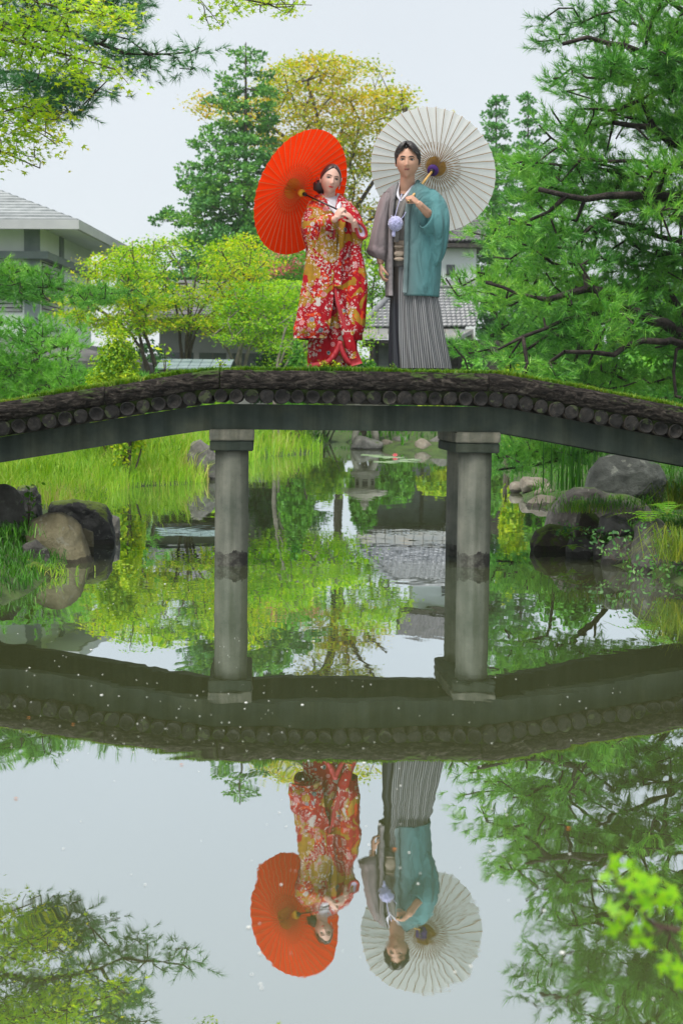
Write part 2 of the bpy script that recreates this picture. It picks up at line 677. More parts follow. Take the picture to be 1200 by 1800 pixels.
# cross caps and pillars
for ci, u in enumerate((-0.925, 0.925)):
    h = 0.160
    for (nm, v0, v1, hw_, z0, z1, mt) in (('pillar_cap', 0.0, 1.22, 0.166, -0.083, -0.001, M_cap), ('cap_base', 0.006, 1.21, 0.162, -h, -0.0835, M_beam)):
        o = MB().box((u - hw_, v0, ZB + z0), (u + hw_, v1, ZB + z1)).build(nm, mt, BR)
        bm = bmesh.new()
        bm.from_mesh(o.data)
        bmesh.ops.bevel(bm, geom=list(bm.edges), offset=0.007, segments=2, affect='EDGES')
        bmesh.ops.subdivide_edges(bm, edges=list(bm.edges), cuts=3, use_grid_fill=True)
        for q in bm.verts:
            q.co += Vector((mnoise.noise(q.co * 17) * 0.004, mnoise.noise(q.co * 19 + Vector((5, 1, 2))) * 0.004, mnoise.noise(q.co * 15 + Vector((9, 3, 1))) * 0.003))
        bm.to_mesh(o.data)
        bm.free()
    for (v, r) in ((0.165, 0.126), (1.02, 0.108)):
        zz = np.linspace(-0.6, ZB - h + 0.004, 20)
        V, Fc = tube([(0, 0, z) for z in zz], 0.126 + 0 * zz if r > 0.12 else r + 0 * zz, 36)
        V = np.array(V)
        V[:, :2] *= (1 + 0.006 * vnoise(V, 6, ci))[:, None]
        o = obj('pillar', V, Fc, M_pillar, BR)
        o.location = (u, v, 0)
        o.data.polygons[len(Fc) - 1].use_smooth = False


def log_mesh(seed):
    """short transverse log with an uneven sawn end facing -Y, some ends hollowed by rot"""
    r = np.random.default_rng(seed)
    ns = 22
    ang = np.arange(ns) * 2 * math.pi / ns
    rad = LOG_R * (0.97 + 0.035 * np.sin(2 * ang + r.random() * 6) + 0.025 * np.sin(3 * ang + r.random() * 6) + 0.012 * r.normal(size=ns))
    hollow = r.random() < 0.45
    rings = [(1.50, 0.97), (0.06, 1.0), (0.006, 1.0), (0.0, 0.955), (0.003, 0.86), (0.010 if hollow else 0.001, 0.80),
             (0.022 if hollow else 0.002, 0.45)]
    V = []
    for (y, s) in rings:
        for k in range(ns):
            jy = r.normal() * (0.0022 if s < 0.99 else 0)
            V.append((rad[k] * s * math.cos(ang[k]), y + jy, rad[k] * s * math.sin(ang[k])))
    V.append((0, rings[-1][0] + 0.002, 0))
    Fc = [tuple(q) for q in grid_faces(len(rings), ns, True)]
    Fc += [((len(rings) - 1) * ns + k, (len(rings) - 1) * ns + (k + 1) % ns, len(rings) * ns) for k in range(ns)]
    mi = [0] * (2 * ns) + [1] * (len(Fc) - 2 * ns)
    return make_mesh('log_end', V, Fc, [M_logside, M_end], True, mi=mi)


LOGM = [log_mesh(k) for k in range(9)]
pitch = 0.1142
k = 0
for i in range(-36, 37):
    u = i * pitch + 0.02
    s = 1.0 + random.uniform(-0.13, 0.05)
    off = 0.0 if abs(u) < KNEE else 0.012
    inst('cross_log', LOGM[random.randrange(9)], BR, (u, -0.045 + random.uniform(-0.012, 0.012), Z_LOG + float(zs(u)) - off * 0 + 0.002),
         (0, random.uniform(0, 6.28), 0), (s, 1, s))
# moss-packed earth between cross logs and edge log
us = np.linspace(-4.4, 4.4, 260)
V = []
for u in us:
    z = float(zs(u))
    j = 0.012 * float(vnoise([(u * 6, 0, 0)], 1.0, 5)[0])
    for (v, w) in ((-0.008 + j, Z_LOG + 0.006), (-0.016 + j, Z_LOG + 0.052), (-0.006, Z_EDGE + 0.02), (0.05, Z_DECK + 0.0), (0.35, Z_DECK + 0.006), (1.05, Z_DECK + 0.006),
                   (1.36, Z_DECK), (1.42, Z_LOG + 0.02)):
        V.append((u, v, w + z))
obj('deck_earth', V, grid_faces(260, 8), M_turfsoil, BR)
# bark-covered edge logs, front (visible) and back
SEGS = [(-4.4, -1.865), (-1.858, -1.02), (-1.012, 0.985), (0.993, 4.4)]


def edge_log(a, b, v0, dense, seed):
    nu = int((b - a) * (95 if dense else 25))
    na = 56 if dense else 16
    us = np.linspace(a, b, nu)
    A = np.arange(na) * 2 * math.pi / na
    U, AA = np.meshgrid(us, A, indexing='ij')
    # bark: long plates split by wandering furrows
    ph = AA + 0.25 * np.sin(U * 3.1 + seed) + 0.15 * np.sin(U * 7.3 + 2 * AA + seed)
    q = np.stack([U * 2.6, np.cos(ph) * 1.0, np.sin(ph) * 1.0], -1).reshape(-1, 3)
    fur = np.abs(vnoise(q, 2.6, seed + 0.3, 3)).reshape(U.shape)
    fur2 = np.abs(vnoise(q * np.array([3, 1, 1]), 6.0, seed + 0.7, 2)).reshape(U.shape)
    plate = np.clip(fur / 0.28, 0, 1) ** 0.6
    lump = vnoise(np.stack([U * 1.3, np.cos(AA), np.sin(AA)], -1).reshape(-1, 3), 1.5, seed + 2, 2).reshape(U.shape)
    r = EDGE_R * (1 + 0.05 * lump) - 0.013 * (1 - plate) - 0.004 * (1 - np.clip(fur2 / 0.3, 0, 1))
    Z = Z_EDGE + zs(U.ravel()).reshape(U.shape) + r * np.sin(AA) * 0.97
    V = np.stack([U, v0 + r * np.cos(AA), Z], -1).reshape(-1, 3)
    Fc = [tuple(q) for q in grid_faces(nu, na, True)]
    Fc += [tuple(range(na - 1, -1, -1)), tuple((nu - 1) * na + k for k in range(na))]
    return obj('edge_log', V, Fc, M_bark, BR)


for si, (a, b) in enumerate(SEGS):
    edge_log(a, b, 0.012, True, si + 1)
for si, (a, b) in enumerate(((-4.4, 0.0), (0.01, 4.4))):
    edge_log(a, b, 1.40, False, si + 7)


# ================================================================ grass, reeds
def blades(base, length, width, lean, seed=0, droop=0.35, heading=None):
    """curved grass blades as two-segment tapered strips: 3 triangles each"""
    r = np.random.default_rng(seed)
    n_ = len(base)
    a = r.random(n_) * 2 * math.pi if heading is None else heading + r.normal(size=n_) * 0.5
    dirh = np.stack([np.cos(a), np.sin(a), 0 * a], -1)
    ln = np.broadcast_to(length, (n_,)) * (0.6 + 0.7 * r.random(n_))
    le = lean * (0.2 + 1.1 * r.random(n_))
    wd = np.broadcast_to(width, (n_,)) * (0.7 + 0.6 * r.random(n_))
    b = r.random(n_) * 2 * math.pi
    side = np.stack([np.cos(b), np.sin(b), 0 * b], -1)
    up = np.array([0, 0, 1.0])
    mid = base + (up * (0.58 * ln)[:, None]) + dirh * (0.28 * le * ln)[:, None]
    tip = base + up * (ln * (1.0 - droop * le))[:, None] + dirh * (le * ln)[:, None]
    w = side * wd[:, None] * 0.5
    V = np.stack([base - w, base + w, mid + w * 0.8, mid - w * 0.8, tip], 1).reshape(-1, 3)
    i = np.arange(n_)[:, None] * 5
    Fq = np.concatenate([i + np.array([[0, 1, 2]]), i + np.array([[0, 2, 3]]), i + np.array([[3, 2, 4]])], 1).reshape(-1, 3)
    return V, Fq


L_reed = leaf_mat('reed_green', [(0.075, 0.180, 0.012), (0.180, 0.390, 0.018), (0.290, 0.500, 0.032), (0.36, 0.45, 0.06), (0.45, 0.38, 0.15)], 0.42, 0.5, 1.3)
L_turf = leaf_mat('turf_green', [(0.040, 0.120, 0.010), (0.090, 0.230, 0.014), (0.180, 0.330, 0.022), (0.28, 0.30, 0.05)], 0.35, 0.5, 2.0)
L_bank = leaf_mat('bank_grass_green', [(0.020, 0.080, 0.010), (0.045, 0.170, 0.014), (0.080, 0.250, 0.020), (0.14, 0.30, 0.03)], 0.35, 0.5, 1.5)

# turf on the bridge: low tufts along the deck, thicker at its front edge
r = np.random.default_rng(21)
N = 24000
u = r.uniform(-4.3, 4.3, N)
v = np.where(r.random(N) < 0.66, 0.045 + np.abs(r.normal(size=N)) * 0.035, r.uniform(0.02, 1.38, N))
keep = vnoise(np.stack([u * 5, v * 3, 0 * u], -1), 1.0, 4) > -0.75
u, v = u[keep], v[keep]
base = np.stack([u, v, Z_DECK + 0.0 + zs(u) + 0.004], -1)
ln = 0.050 * (1 + 0.35 * vnoise(np.stack([u * 7, v * 7, 0 * u], -1), 1, 9))
V, Fq = blades(base, ln, 0.009, 0.75, 3)
tag(obj('deck_turf', V, Fq, L_turf, BR, smooth=False), kind='stuff')


# leafy sprigs growing on the bridge edge
def leaf_cards(C, Nrm, size, tmpl, seed=0, tang=None):
    """many copies of a small leaf template (verts k x 3, tris) at C, facing Nrm"""
    r = np.random.default_rng(seed)
    TV, TF = tmpl
    TV = np.asarray(TV, float)
    TF = np.asarray(TF, int)
    n_ = len(C)
    nn = Nrm / (np.linalg.norm(Nrm, axis=1, keepdims=True) + 1e-9)
    t = r.normal(size=(n_, 3)) if tang is None else tang
    t = t - nn * (t * nn).sum(1, keepdims=True)
    t /= np.linalg.norm(t, axis=1, keepdims=True) + 1e-9
    b = np.cross(nn, t)
    s = np.broadcast_to(size, (n_,))[:, None, None]
    V = C[:, None, :] + s * (TV[None, :, 0:1] * b[:, None, :] + TV[None, :, 1:2] * t[:, None, :] + TV[None, :, 2:3] * nn[:, None, :])
    Fq = (np.arange(n_)[:, None, None] * len(TV) + TF[None]).reshape(-1, TF.shape[1])
    return V.reshape(-1, 3), Fq


T_DIAMOND = ([(0, -0.5, 0), (0.3, 0.02, 0.06), (0, 0.5, -0.04), (-0.3, 0.02, 0.06)], [(0, 1, 2), (0, 2, 3)])
T_OVAL = ([(0, -0.5, 0), (0.22, -0.2, 0.05), (0.24, 0.12, 0.05), (0, 0.5, -0.05), (-0.24, 0.12, 0.05), (-0.22, -0.2, 0.05), (0, 0, -0.01)],
          [(0, 1, 6), (1, 2, 6), (2, 3, 6), (3, 4, 6), (4, 5, 6), (5, 0, 6)])


def maple_template():
    V = [(0, 0, 0.0)]
    lob = [(-128, 0.34), (-68, 0.62), (-30, 0.78), (0, 0.9), (30, 0.78), (68, 0.62), (128, 0.34)]
    lob = [(-112, 0.46), (-52, 0.80), (0, 1.0), (52, 0.80), (112, 0.46)]
    pts = []
    for k, (a, rr) in enumerate(lob):
        pts.append((a, rr))
        if k < len(lob) - 1:
            pts.append(((a + lob[k + 1][0]) / 2, 0.30))
    pts = [(-165, 0.12)] + pts + [(165, 0.12)]
    for (a, rr) in pts:
        V.append((rr * math.sin(R(a)), rr * math.cos(R(a)), -0.10 * rr))
    Fq = [(0, i, i + 1) for i in range(1, len(V) - 1)]
    return V, Fq


T_MAPLE = maple_template()

# reed bank on the left: tall bright grass at the water's edge
def scatter_land(n_, x0, x1, y0, y1, seed, sd0=-0.05, sd1=1e9):
    r = np.random.default_rng(seed)
    X = r.uniform(x0, x1, n_)
    Y = r.uniform(y0, y1, n_)
    sd = shore_sd(X, Y)
    k = (sd > sd0) & (sd < sd1)
    return X[k], Y[k], sd[k]


VV, FF, nn_ = [], [], 0


def acc(V, Fq):
    global nn_
    VV.append(V)
    FF.append(Fq + nn_)
    nn_ += len(V)


for (cnt, x0, x1, y0, y1, s0, s1, ln, wd, sd_) in (
        (15000, -9, -1.5, 15.0, 21.5, -0.05, 3.2, 0.26, 0.008, 1), (42000, -12, -1.5, 21.5, 28.5, -0.12, 4.5, 0.42, 0.011, 4),
        (9000, -6.0, -0.5, 24, 40, -0.15, 3.0, 0.62, 0.020, 2),
        (7000, -12, -4, 26, 40, 0.5, 9, 0.45, 0.03, 3)):
    X, Y, sd = scatter_land(cnt, x0, x1, y0, y1, sd_, s0, s1)
    # clumps
    q = np.stack([X, Y, 0 * X], -1)
    k = vnoise(q, 1.6, sd_ + 0.5) > -0.55
    X, Y, q, sd = X[k], Y[k], q[k], sd[k]
    base = np.stack([X, Y, np.maximum(ground_z(X, Y), 0) - 0.02], -1)
    h = ln * (1 + 0.4 * vnoise(q, 0.7, 8)) * (0.75 + 0.25 * sstep(-0.1, 0.5, sd))
    acc(*blades(base, h, wd, 0.55, sd_ + 10))
tag(obj('reed_bed', np.concatenate(VV), np.concatenate(FF), L_reed, smooth=False),
    'bright yellow-green reeds and tall grass along the left shore', 'reeds', kind='stuff')

VV, FF, nn_ = [], [], 0
for (cnt, x0, x1, y0, y1, s0, s1, ln, wd, sd_) in (
        (9000, 1.4, 6, 9.0, 18.5, 0.12, 5, 0.085, 0.007, 31), (9000, -3.4, -1.4, 9.0, 13.4, 0.02, 2, 0.085, 0.007, 36), (7000, 1.6, 4.2, 10.5, 14.5, 0.02, 2, 0.075, 0.007, 37), (5000, 2.2, 9, 15, 24, 0.1, 6, 0.22, 0.012, 32),
        (5000, -6, -1.3, 8.6, 14.2, 0.12, 3, 0.09, 0.007, 33), (5000, -12, 20, 40, 58, 0.0, 14, 0.3, 0.05, 34), (2500, 2, 12, 24, 42, 0, 5, 0.35, 0.03, 35)):
    X, Y, sd = scatter_land(cnt, x0, x1, y0, y1, sd_, s0, s1)
    q = np.stack([X, Y, 0 * X], -1)
    k = vnoise(q, 2.2, sd_ + 0.5) > -0.45
    X, Y, q = X[k], Y[k], q[k]
    base = np.stack([X, Y, ground_z(X, Y) - 0.01], -1)
    acc(*blades(base, ln * (1 + 0.4 * vnoise(q, 1.7, 8)), wd, 0.8, sd_ + 10))
tag(obj('bank_grass', np.concatenate(VV), np.concatenate(FF), L_bank, smooth=False),
    'short green grass growing on the pond banks', 'grass', kind='stuff')


# ================================================================ rocks
def rock_mat(name, cols, moss=0.0, scale=3.0, mosscol=(0.055, 0.090, 0.010), rough=0.85):
    m, n, l, out = nt_new(name)
    v = coords(n, l, 'Object')
    f1 = noise_tex(n, l, v, scale, 8, 0.68, 0.3)
    rp = ramp(n, [(0.27 + 0.46 * i / (len(cols) - 1), c) for i, c in enumerate(cols)])
    l.new(f1, rp.inputs['Fac'])
    lich = noise_tex(n, l, v, scale * 5, 4, 0.6)
    c = mixc(n, l, math_(n, l, 'MULTIPLY', math_(n, l, 'GREATER_THAN', lich, 0.63), 0.26), rp.outputs[0], (0.30, 0.31, 0.26))
    if moss > 0:
        g = n.new('ShaderNodeNewGeometry')
        s = n.new('ShaderNodeSeparateXYZ')
        l.new(g.outputs['Normal'], s.inputs[0])
        mf = noise_tex(n, l, v, scale * 1.6, 6, 0.7)
        k = math_(n, l, 'ADD', math_(n, l, 'MULTIPLY', s.outputs['Z'], 0.38), mf)
        k = math_(n, l, 'MULTIPLY_ADD', k, 9.0, -9.0 * (1.02 - 0.42 * moss), clamp=True)
        mc = mixc(n, l, noise_tex(n, l, v, 22, 3), tuple(0.6 * a for a in mosscol), tuple(1.6 * a for a in mosscol))
        c = mixc(n, l, k, c, mc)
    gp_ = n.new('ShaderNodeNewGeometry')
    sz_ = n.new('ShaderNodeSeparateXYZ')
    l.new(gp_.outputs['Position'], sz_.inputs[0])
    wet = math_(n, l, 'LESS_THAN', sz_.outputs['Z'], math_(n, l, 'MULTIPLY_ADD', noise_tex(n, l, v, 6, 3), 0.09, 0.0))
    c = mixc(n, l, math_(n, l, 'MULTIPLY', wet, 0.75), c, (0.016, 0.015, 0.011))
    p_ = n.new('ShaderNodeBsdfPrincipled')
    p_.inputs['Roughness'].default_value = rough
    p_.inputs['Specular IOR Level'].default_value = 0.3
    l.new(c, p_.inputs['Base Color'])
    l.new(bump(n, l, noise_tex(n, l, v, scale * 6, 8, 0.72), 0.8, 0.03), p_.inputs['Normal'])
    l.new(p_.outputs[0], out.inputs[0])
    return m


K_olive = rock_mat('rock_olive', [(0.085, 0.075, 0.042), (0.17, 0.150, 0.088), (0.25, 0.225, 0.150)], 0.25)
K_black = rock_mat('rock_black', [(0.014, 0.014, 0.015), (0.032, 0.033, 0.033), (0.11, 0.11, 0.105)], 0.75, 3.0, (0.075, 0.110, 0.010), 0.6)
K_grey = rock_mat('rock_grey', [(0.055, 0.052, 0.046), (0.13, 0.125, 0.112), (0.24, 0.235, 0.215)], 0.35)
K_pale = rock_mat('rock_pale', [(0.10, 0.085, 0.065), (0.19, 0.165, 0.13), (0.28, 0.25, 0.205)], 0.12)
K_dark = rock_mat('rock_dark', [(0.022, 0.021, 0.019), (0.065, 0.062, 0.056), (0.15, 0.143, 0.13)], 0.50, 2.6, (0.045, 0.085, 0.012))
K_dome = rock_mat('rock_dome', [(0.018, 0.020, 0.018), (0.055, 0.060, 0.054), (0.16, 0.17, 0.155)], 0.38, 2.2, (0.045, 0.105, 0.035))
K_moss = rock_mat('rock_mossy', [(0.03, 0.028, 0.02), (0.065, 0.055, 0.04), (0.12, 0.10, 0.075)], 0.95, 2.6, (0.070, 0.115, 0.012))

_ico = bmesh.new()
bmesh.ops.create_icosphere(_ico, subdivisions=5, radius=1)
ICO_V = np.array([v.co[:] for v in _ico.verts])
ICO_F = np.array([[q.index for q in f.verts] for f in _ico.faces])
_ico.free()
_ico = bmesh.new()
bmesh.ops.create_icosphere(_ico, subdivisions=3, radius=1)
ICO3_V = np.array([v.co[:] for v in _ico.verts])
ICO3_F = np.array([[q.index for q in f.verts] for f in _ico.faces])
_ico.free()


def rock(px0, px1, py0, py1, Y, mat, seed, label, depth=1.0, sharp=0.75, group=None, sink=0.35, name='rock'):
    """boulder filling a picture box at distance Y: a chipped convex block with noise"""
    a = P(px0, (py0 + py1) / 2, Y)
    b = P(px1, (py0 + py1) / 2, Y)
    top = P((px0 + px1) / 2, py0, Y)[2]
    bot = P((px0 + px1) / 2, py1, Y)[2]
    w = (b[0] - a[0])
    h = top - bot
    r = np.random.default_rng(seed)
    small = w * 2700 / Y < 45
    D, Fq = (ICO3_V, ICO3_F) if small else (ICO_V, ICO_F)
    nrm = r.normal(size=(15, 3))
    nrm /= np.linalg.norm(nrm, axis=1, keepdims=True)
    off = r.uniform(0.66, 1.0, 15)
    dots = D @ nrm.T
    rr = np.where(dots > 0.05, off / np.maximum(dots, 0.05), 9.0)
    k = 14.0 * sharp + 3
    rad = -np.log(np.exp(-k * np.minimum(rr, 3)).sum(1) + math.exp(-k * 1.12)) / k
    rad *= 1 + 0.05 * vnoise(D, 2.2, seed, 3) + 0.022 * vnoise(D, 7.0, seed + 1, 3)
    V = D * rad[:, None]
    lo, hi = V.min(0), V.max(0)
    V = (V - (lo + hi) / 2) / ((hi - lo) / 2)
    hh = h * (1 + sink)
    V = V * np.array([w / 2, w / 2 * depth, hh / 2])
    o = obj(name, V, Fq, mat)
    o.location = ((a[0] + b[0]) / 2, Y, top - hh / 2)
    return tag(o, label, 'rock', group)


def outline_rock(poly, Y, mat, seed, label, depth=0.6, rough=1.0, name='rock', group=None):
    """boulder whose silhouette follows a hand-drawn outline, with faceted, chipped volume behind it"""
    r = np.random.default_rng(seed)
    pts = np.array([P(x, y, Y) for (x, y) in poly])
    c = pts.mean(0)
    q = pts[:, [0, 2]] - c[[0, 2]]
    ang = np.arctan2(q[:, 1], q[:, 0])
    o_ = np.argsort(ang)
    ang, rad = ang[o_], np.hypot(q[:, 0], q[:, 1])[o_]
    D = ICO_V
    a = np.arctan2(D[:, 2], D[:, 0])
    # straight edges between outline points (polar form of a segment)
    n_ = len(ang)
    k = np.searchsorted(ang, a) % n_
    k0 = (k - 1) % n_
    p0 = np.stack([np.cos(ang[k0]) * rad[k0], np.sin(ang[k0]) * rad[k0]], -1)
    p1 = np.stack([np.cos(ang[k]) * rad[k], np.sin(ang[k]) * rad[k]], -1)
    d = np.stack([np.cos(a), np.sin(a)], -1)
    e = p1 - p0
    den = d[:, 0] * e[:, 1] - d[:, 1] * e[:, 0]
    rho = (p0[:, 0] * e[:, 1] - p0[:, 1] * e[:, 0]) / np.where(np.abs(den) < 1e-9, 1e-9, den)
    rho = np.clip(rho, rad.min() * 0.5, rad.max() * 1.05)
    w = (pts[:, 0].max() - pts[:, 0].min()) / 2
    s_ = np.sqrt(np.maximum(0, 1 - D[:, 1] ** 2)) ** 0.72
    yy = np.sign(D[:, 1]) * np.abs(D[:, 1]) ** 0.85 * w * depth
    # chipped planes on the front
    nr = r.normal(size=(12, 3))
    nr[:, 1] -= 0.5
    nr /= np.linalg.norm(nr, axis=1, keepdims=True)
    of = r.uniform(0.70, 0.98, 12)
    cut = np.minimum(1.0, (of / np.maximum(D @ nr.T, 0.12)).min(1))
    V = np.stack([d[:, 0] * rho * s_, yy, d[:, 1] * rho * s_], -1)
    front = np.clip(-D[:, 1], 0, 1)
    V = V * (1 - (1 - cut) * (0.35 + 0.65 * front))[:, None]
    nz = 0.055 * vnoise(D, 2.6, seed, 3) + 0.030 * np.abs(vnoise(D, 6.0, seed + 1, 3)) + 0.012 * vnoise(D, 15.0, seed + 2, 2)
    V = V * (1 + rough * nz)[:, None]
    o = obj(name, V, ICO_F, mat)
    o.location = tuple(c)
    return tag(o, label, 'rock', group)


outline_rock([(44, 938), (52, 915), (75, 903), (106, 900), (124, 908), (141, 925), (156, 965), (170, 1000), (168, 1022), (110, 1032), (66, 1000), (46, 965)], 11.75, K_olive, 3, 'large olive-brown boulder at the left water edge', 0.7)
outline_rock([(86, 892), (94, 883), (130, 877), (166, 884), (186, 888), (200, 905), (206, 935), (203, 985), (150, 992), (118, 955), (90, 915)], 13.3, K_black, 8, 'black angular rock with bright moss behind the olive boulder', 0.55, 1.3)
outline_rock([(128, 945), (134, 932), (150, 928), (163, 936), (168, 985), (150, 992), (132, 980)], 12.5, K_olive, 11, 'small brown stone wedged between the olive boulder and black rock', 0.8)
outline_rock([(184, 912), (196, 903), (209, 910), (212, 940), (208, 980), (188, 985), (182, 945)], 13.75, K_grey, 18, 'narrow grey-brown stone at the far end of the black rock', 1.2)
outline_rock([(-36, 866), (0, 849), (24, 856), (40, 878), (44, 908), (32, 945), (0, 965), (-36, 960)], 12.4, K_grey, 17, 'grey boulder cut by the left edge of the picture', 0.8, 1.3)
outline_rock([(24, 862), (32, 853), (62, 853), (70, 870), (76, 912), (60, 930), (34, 920)], 13.4, K_black, 23, 'dark upright rock behind the grey left-edge boulder', 0.8, 1.2)
outline_rock([(24, 1004), (58, 988), (95, 1000), (118, 1024), (118, 1045), (60, 1062), (24, 1058)], 10.75, K_moss, 29, 'low mossy stone at the water below the olive boulder', 0.9)
outline_rock([(-44, 1015), (0, 1012), (36, 1028), (52, 1048), (40, 1072), (-44, 1075)], 10.35, K_grey, 31, 'flat grey stone in the lower left bank corner', 1.0)
outline_rock([(-24, 962), (4, 972), (22, 992), (36, 1012), (24, 1035), (-24, 1040)], 11.15, K_olive, 37, 'brownish stone half hidden by grass on the left bank', 0.9)
outline_rock([(40, 958), (62, 948), (84, 965), (92, 990), (70, 1010), (42, 1000)], 11.3, K_dark, 38, 'dark stone low beside the olive boulder on the grassy side', 0.8)
outline_rock([(330, 800), (338, 780), (352, 775), (370, 784), (384, 810), (384, 852), (345, 856), (330, 840)], 24.6, K_grey, 41, 'craggy grey rock in the reeds behind the left pillar', 0.8, 1.8)

outline_rock([(1027, 862), (1034, 826), (1054, 804), (1084, 796), (1130, 802), (1156, 815), (1169, 845), (1168, 885), (1100, 895), (1036, 890)], 15.2, K_dome, 5, 'big dark dome-shaped boulder on the right bank under the bridge', 0.55, 0.7)
outline_rock([(954, 930), (964, 895), (985, 872), (1010, 857), (1046, 853), (1066, 866), (1100, 866), (1132, 878), (1148, 902), (1140, 935), (1050, 945), (975, 948)], 13.9, K_dark, 12, 'long low dark boulder in front of the dome boulder', 0.42, 0.8)
outline_rock([(929, 955), (940, 932), (965, 921), (992, 925), (1004, 945), (1002, 985), (950, 990), (931, 976)], 13.1, K_moss, 14, 'moss-covered rock at the left tip of the right bank', 0.8)
outline_rock([(995, 962), (1003, 946), (1030, 943), (1044, 955), (1048, 1002), (1000, 1008), (994, 990)], 12.55, K_dark, 19, 'square dark shore stone beside the mossy bank tip', 1.0)
outline_rock([(1042, 960), (1051, 947), (1064, 956), (1067, 1010), (1043, 1012)], 12.3, K_dark, 20, 'narrow dark shore stone, second along the right waterline', 1.4)
outline_rock([(1056, 990), (1063, 960), (1080, 944), (1106, 944), (1118, 965), (1120, 1018), (1060, 1022)], 12.0, K_dark, 22, 'broad dark shore stone, third along the right waterline', 0.9)
outline_rock([(1110, 1030), (1111, 960), (1119, 925), (1140, 906), (1166, 914), (1186, 940), (1200, 1000), (1198, 1045)], 11.55, K_dark, 25, 'tall dark upright stone at the right shore under ferns', 0.8)
outline_rock([(1180, 1040), (1188, 960), (1230, 930), (1290, 940), (1300, 1060), (1200, 1070)], 11.1, K_dark, 26, 'dark shore boulder cut by the right picture edge', 0.8)
outline_rock([(1048, 936), (1056, 910), (1074, 902), (1096, 911), (1113, 932), (1090, 944)], 12.7, K_grey, 28, 'small angular grey stone lying in the bank grass', 0.8, 1.5)
rock(1010, 1060, 890, 935, 13.2, K_moss, 27, 'low moss cushion rock below the long dark boulder', 0.9, 0.4)
rock(894, 930, 846, 864, 22.0, K_pale, 33, 'pale flat stone jutting into the water right of the pillar', 1.0, 0.6)
rock(914, 970, 838, 864, 21.4, K_pale, 34, 'larger pale tan rock beside the jutting flat stone', 1.0, 0.8)
rock(938, 976, 850, 872, 20.2, K_pale, 35, 'small round pale rock in front of the tan rock', 1.0, 0.5)
rock(924, 980, 870, 895, 19.0, K_pale, 36, 'pale wet stone nearest of the light rocks by the pillar', 1.0, 0.6)
FL = ['first', 'second', 'third', 'fourth', 'fifth', 'sixth', 'seventh']
for i, (a, b, c, d, Y) in enumerate(((614, 674, 765, 791, 43), (668, 694, 772, 791, 43.4), (688, 734, 766, 791, 43.6), (728, 762, 770, 792, 42.6),
                                     (752, 790, 762, 793, 43.0), (560, 612, 762, 774, 58), (786, 830, 768, 794, 42.5))):
    rock(a, b, c, d, Y, K_grey if i % 2 == 0 else K_pale, 50 + i,
         FL[i] + ' from the left of the far shore stones seen under the bridge' if i != 5 else 'low stone where the far channel narrows behind the bridge', 0.9, 0.8, 'stones along the far shore')
# ================================================================ trees
M_pinebark = simple('pine_bark', [(0.010, 0.008, 0.008), (0.030, 0.024, 0.021), (0.070, 0.055, 0.046)], 9, 0.9, 0.9, 0.03)
M_palebark = simple('pale_bark', [(0.10, 0.088, 0.072), (0.20, 0.18, 0.150), (0.32, 0.29, 0.245)], 5, 0.85, 0.6, 0.02)
M_brownbark = simple('brown_bark', [(0.040, 0.032, 0.026), (0.085, 0.070, 0.055), (0.15, 0.125, 0.10)], 5, 0.85, 0.6, 0.02)
L_pine = leaf_mat('pine_needles', [(0.041, 0.157, 0.031), (0.092, 0.305, 0.046), (0.196, 0.480, 0.068), (0.345, 0.637, 0.079)], 0.25, 0.4, 1.1)
L_pineblue = leaf_mat('pine_needles_dark', [(0.040, 0.131, 0.053), (0.075, 0.233, 0.076), (0.149, 0.365, 0.107)], 0.25, 0.45, 1.1)
L_pinesoft = leaf_mat('pine_needles_soft', [(0.054, 0.215, 0.029), (0.132, 0.386, 0.050), (0.225, 0.529, 0.070), (0.310, 0.601, 0.099)], 0.3, 0.45, 0.8)
L_fir = leaf_mat('fir_needles', [(0.040, 0.150, 0.039), (0.079, 0.253, 0.052), (0.158, 0.402, 0.066), (0.317, 0.542, 0.062)], 0.2, 0.5, 0.35)
L_cedar = leaf_mat('cedar_needles', [(0.050, 0.191, 0.041), (0.091, 0.303, 0.054), (0.165, 0.431, 0.067)], 0.25, 0.5, 0.3)
L_mapleg = leaf_mat('maple_leaves_yellow_green', [(0.125, 0.293, 0.013), (0.275, 0.493, 0.017), (0.500, 0.647, 0.021), (0.750, 0.662, 0.026)], 0.5, 0.45, 0.9)
L_mapleo = leaf_mat('maple_leaves_orange', [(0.17, 0.35, 0.025), (0.36, 0.46, 0.03), (0.60, 0.50, 0.04), (0.70, 0.40, 0.07)], 0.5, 0.5, 0.22)
L_maplem = leaf_mat('maple_leaves_mid', [(0.108, 0.293, 0.022), (0.252, 0.477, 0.025), (0.468, 0.616, 0.029), (0.750, 0.647, 0.029), (0.750, 0.585, 0.049)], 0.5, 0.5, 0.28)
L_maplec = leaf_mat('maple_leaves_green', [(0.090, 0.267, 0.025), (0.200, 0.434, 0.029), (0.380, 0.600, 0.035), (0.600, 0.667, 0.049)], 0.5, 0.5, 0.3)
L_shrub = leaf_mat('shrub_leaves', [(0.042, 0.172, 0.019), (0.106, 0.328, 0.025), (0.211, 0.483, 0.034)], 0.35, 0.5, 0.6)
L_azalea = leaf_mat('azalea_leaves', [(0.086, 0.248, 0.017), (0.273, 0.468, 0.015), (0.546, 0.632, 0.018), (0.719, 0.660, 0.025)], 0.4, 0.5, 0.8)
L_dark = leaf_mat('dark_leaves', [(0.020, 0.076, 0.027), (0.043, 0.145, 0.037), (0.085, 0.230, 0.051)], 0.25, 0.5, 0.4)


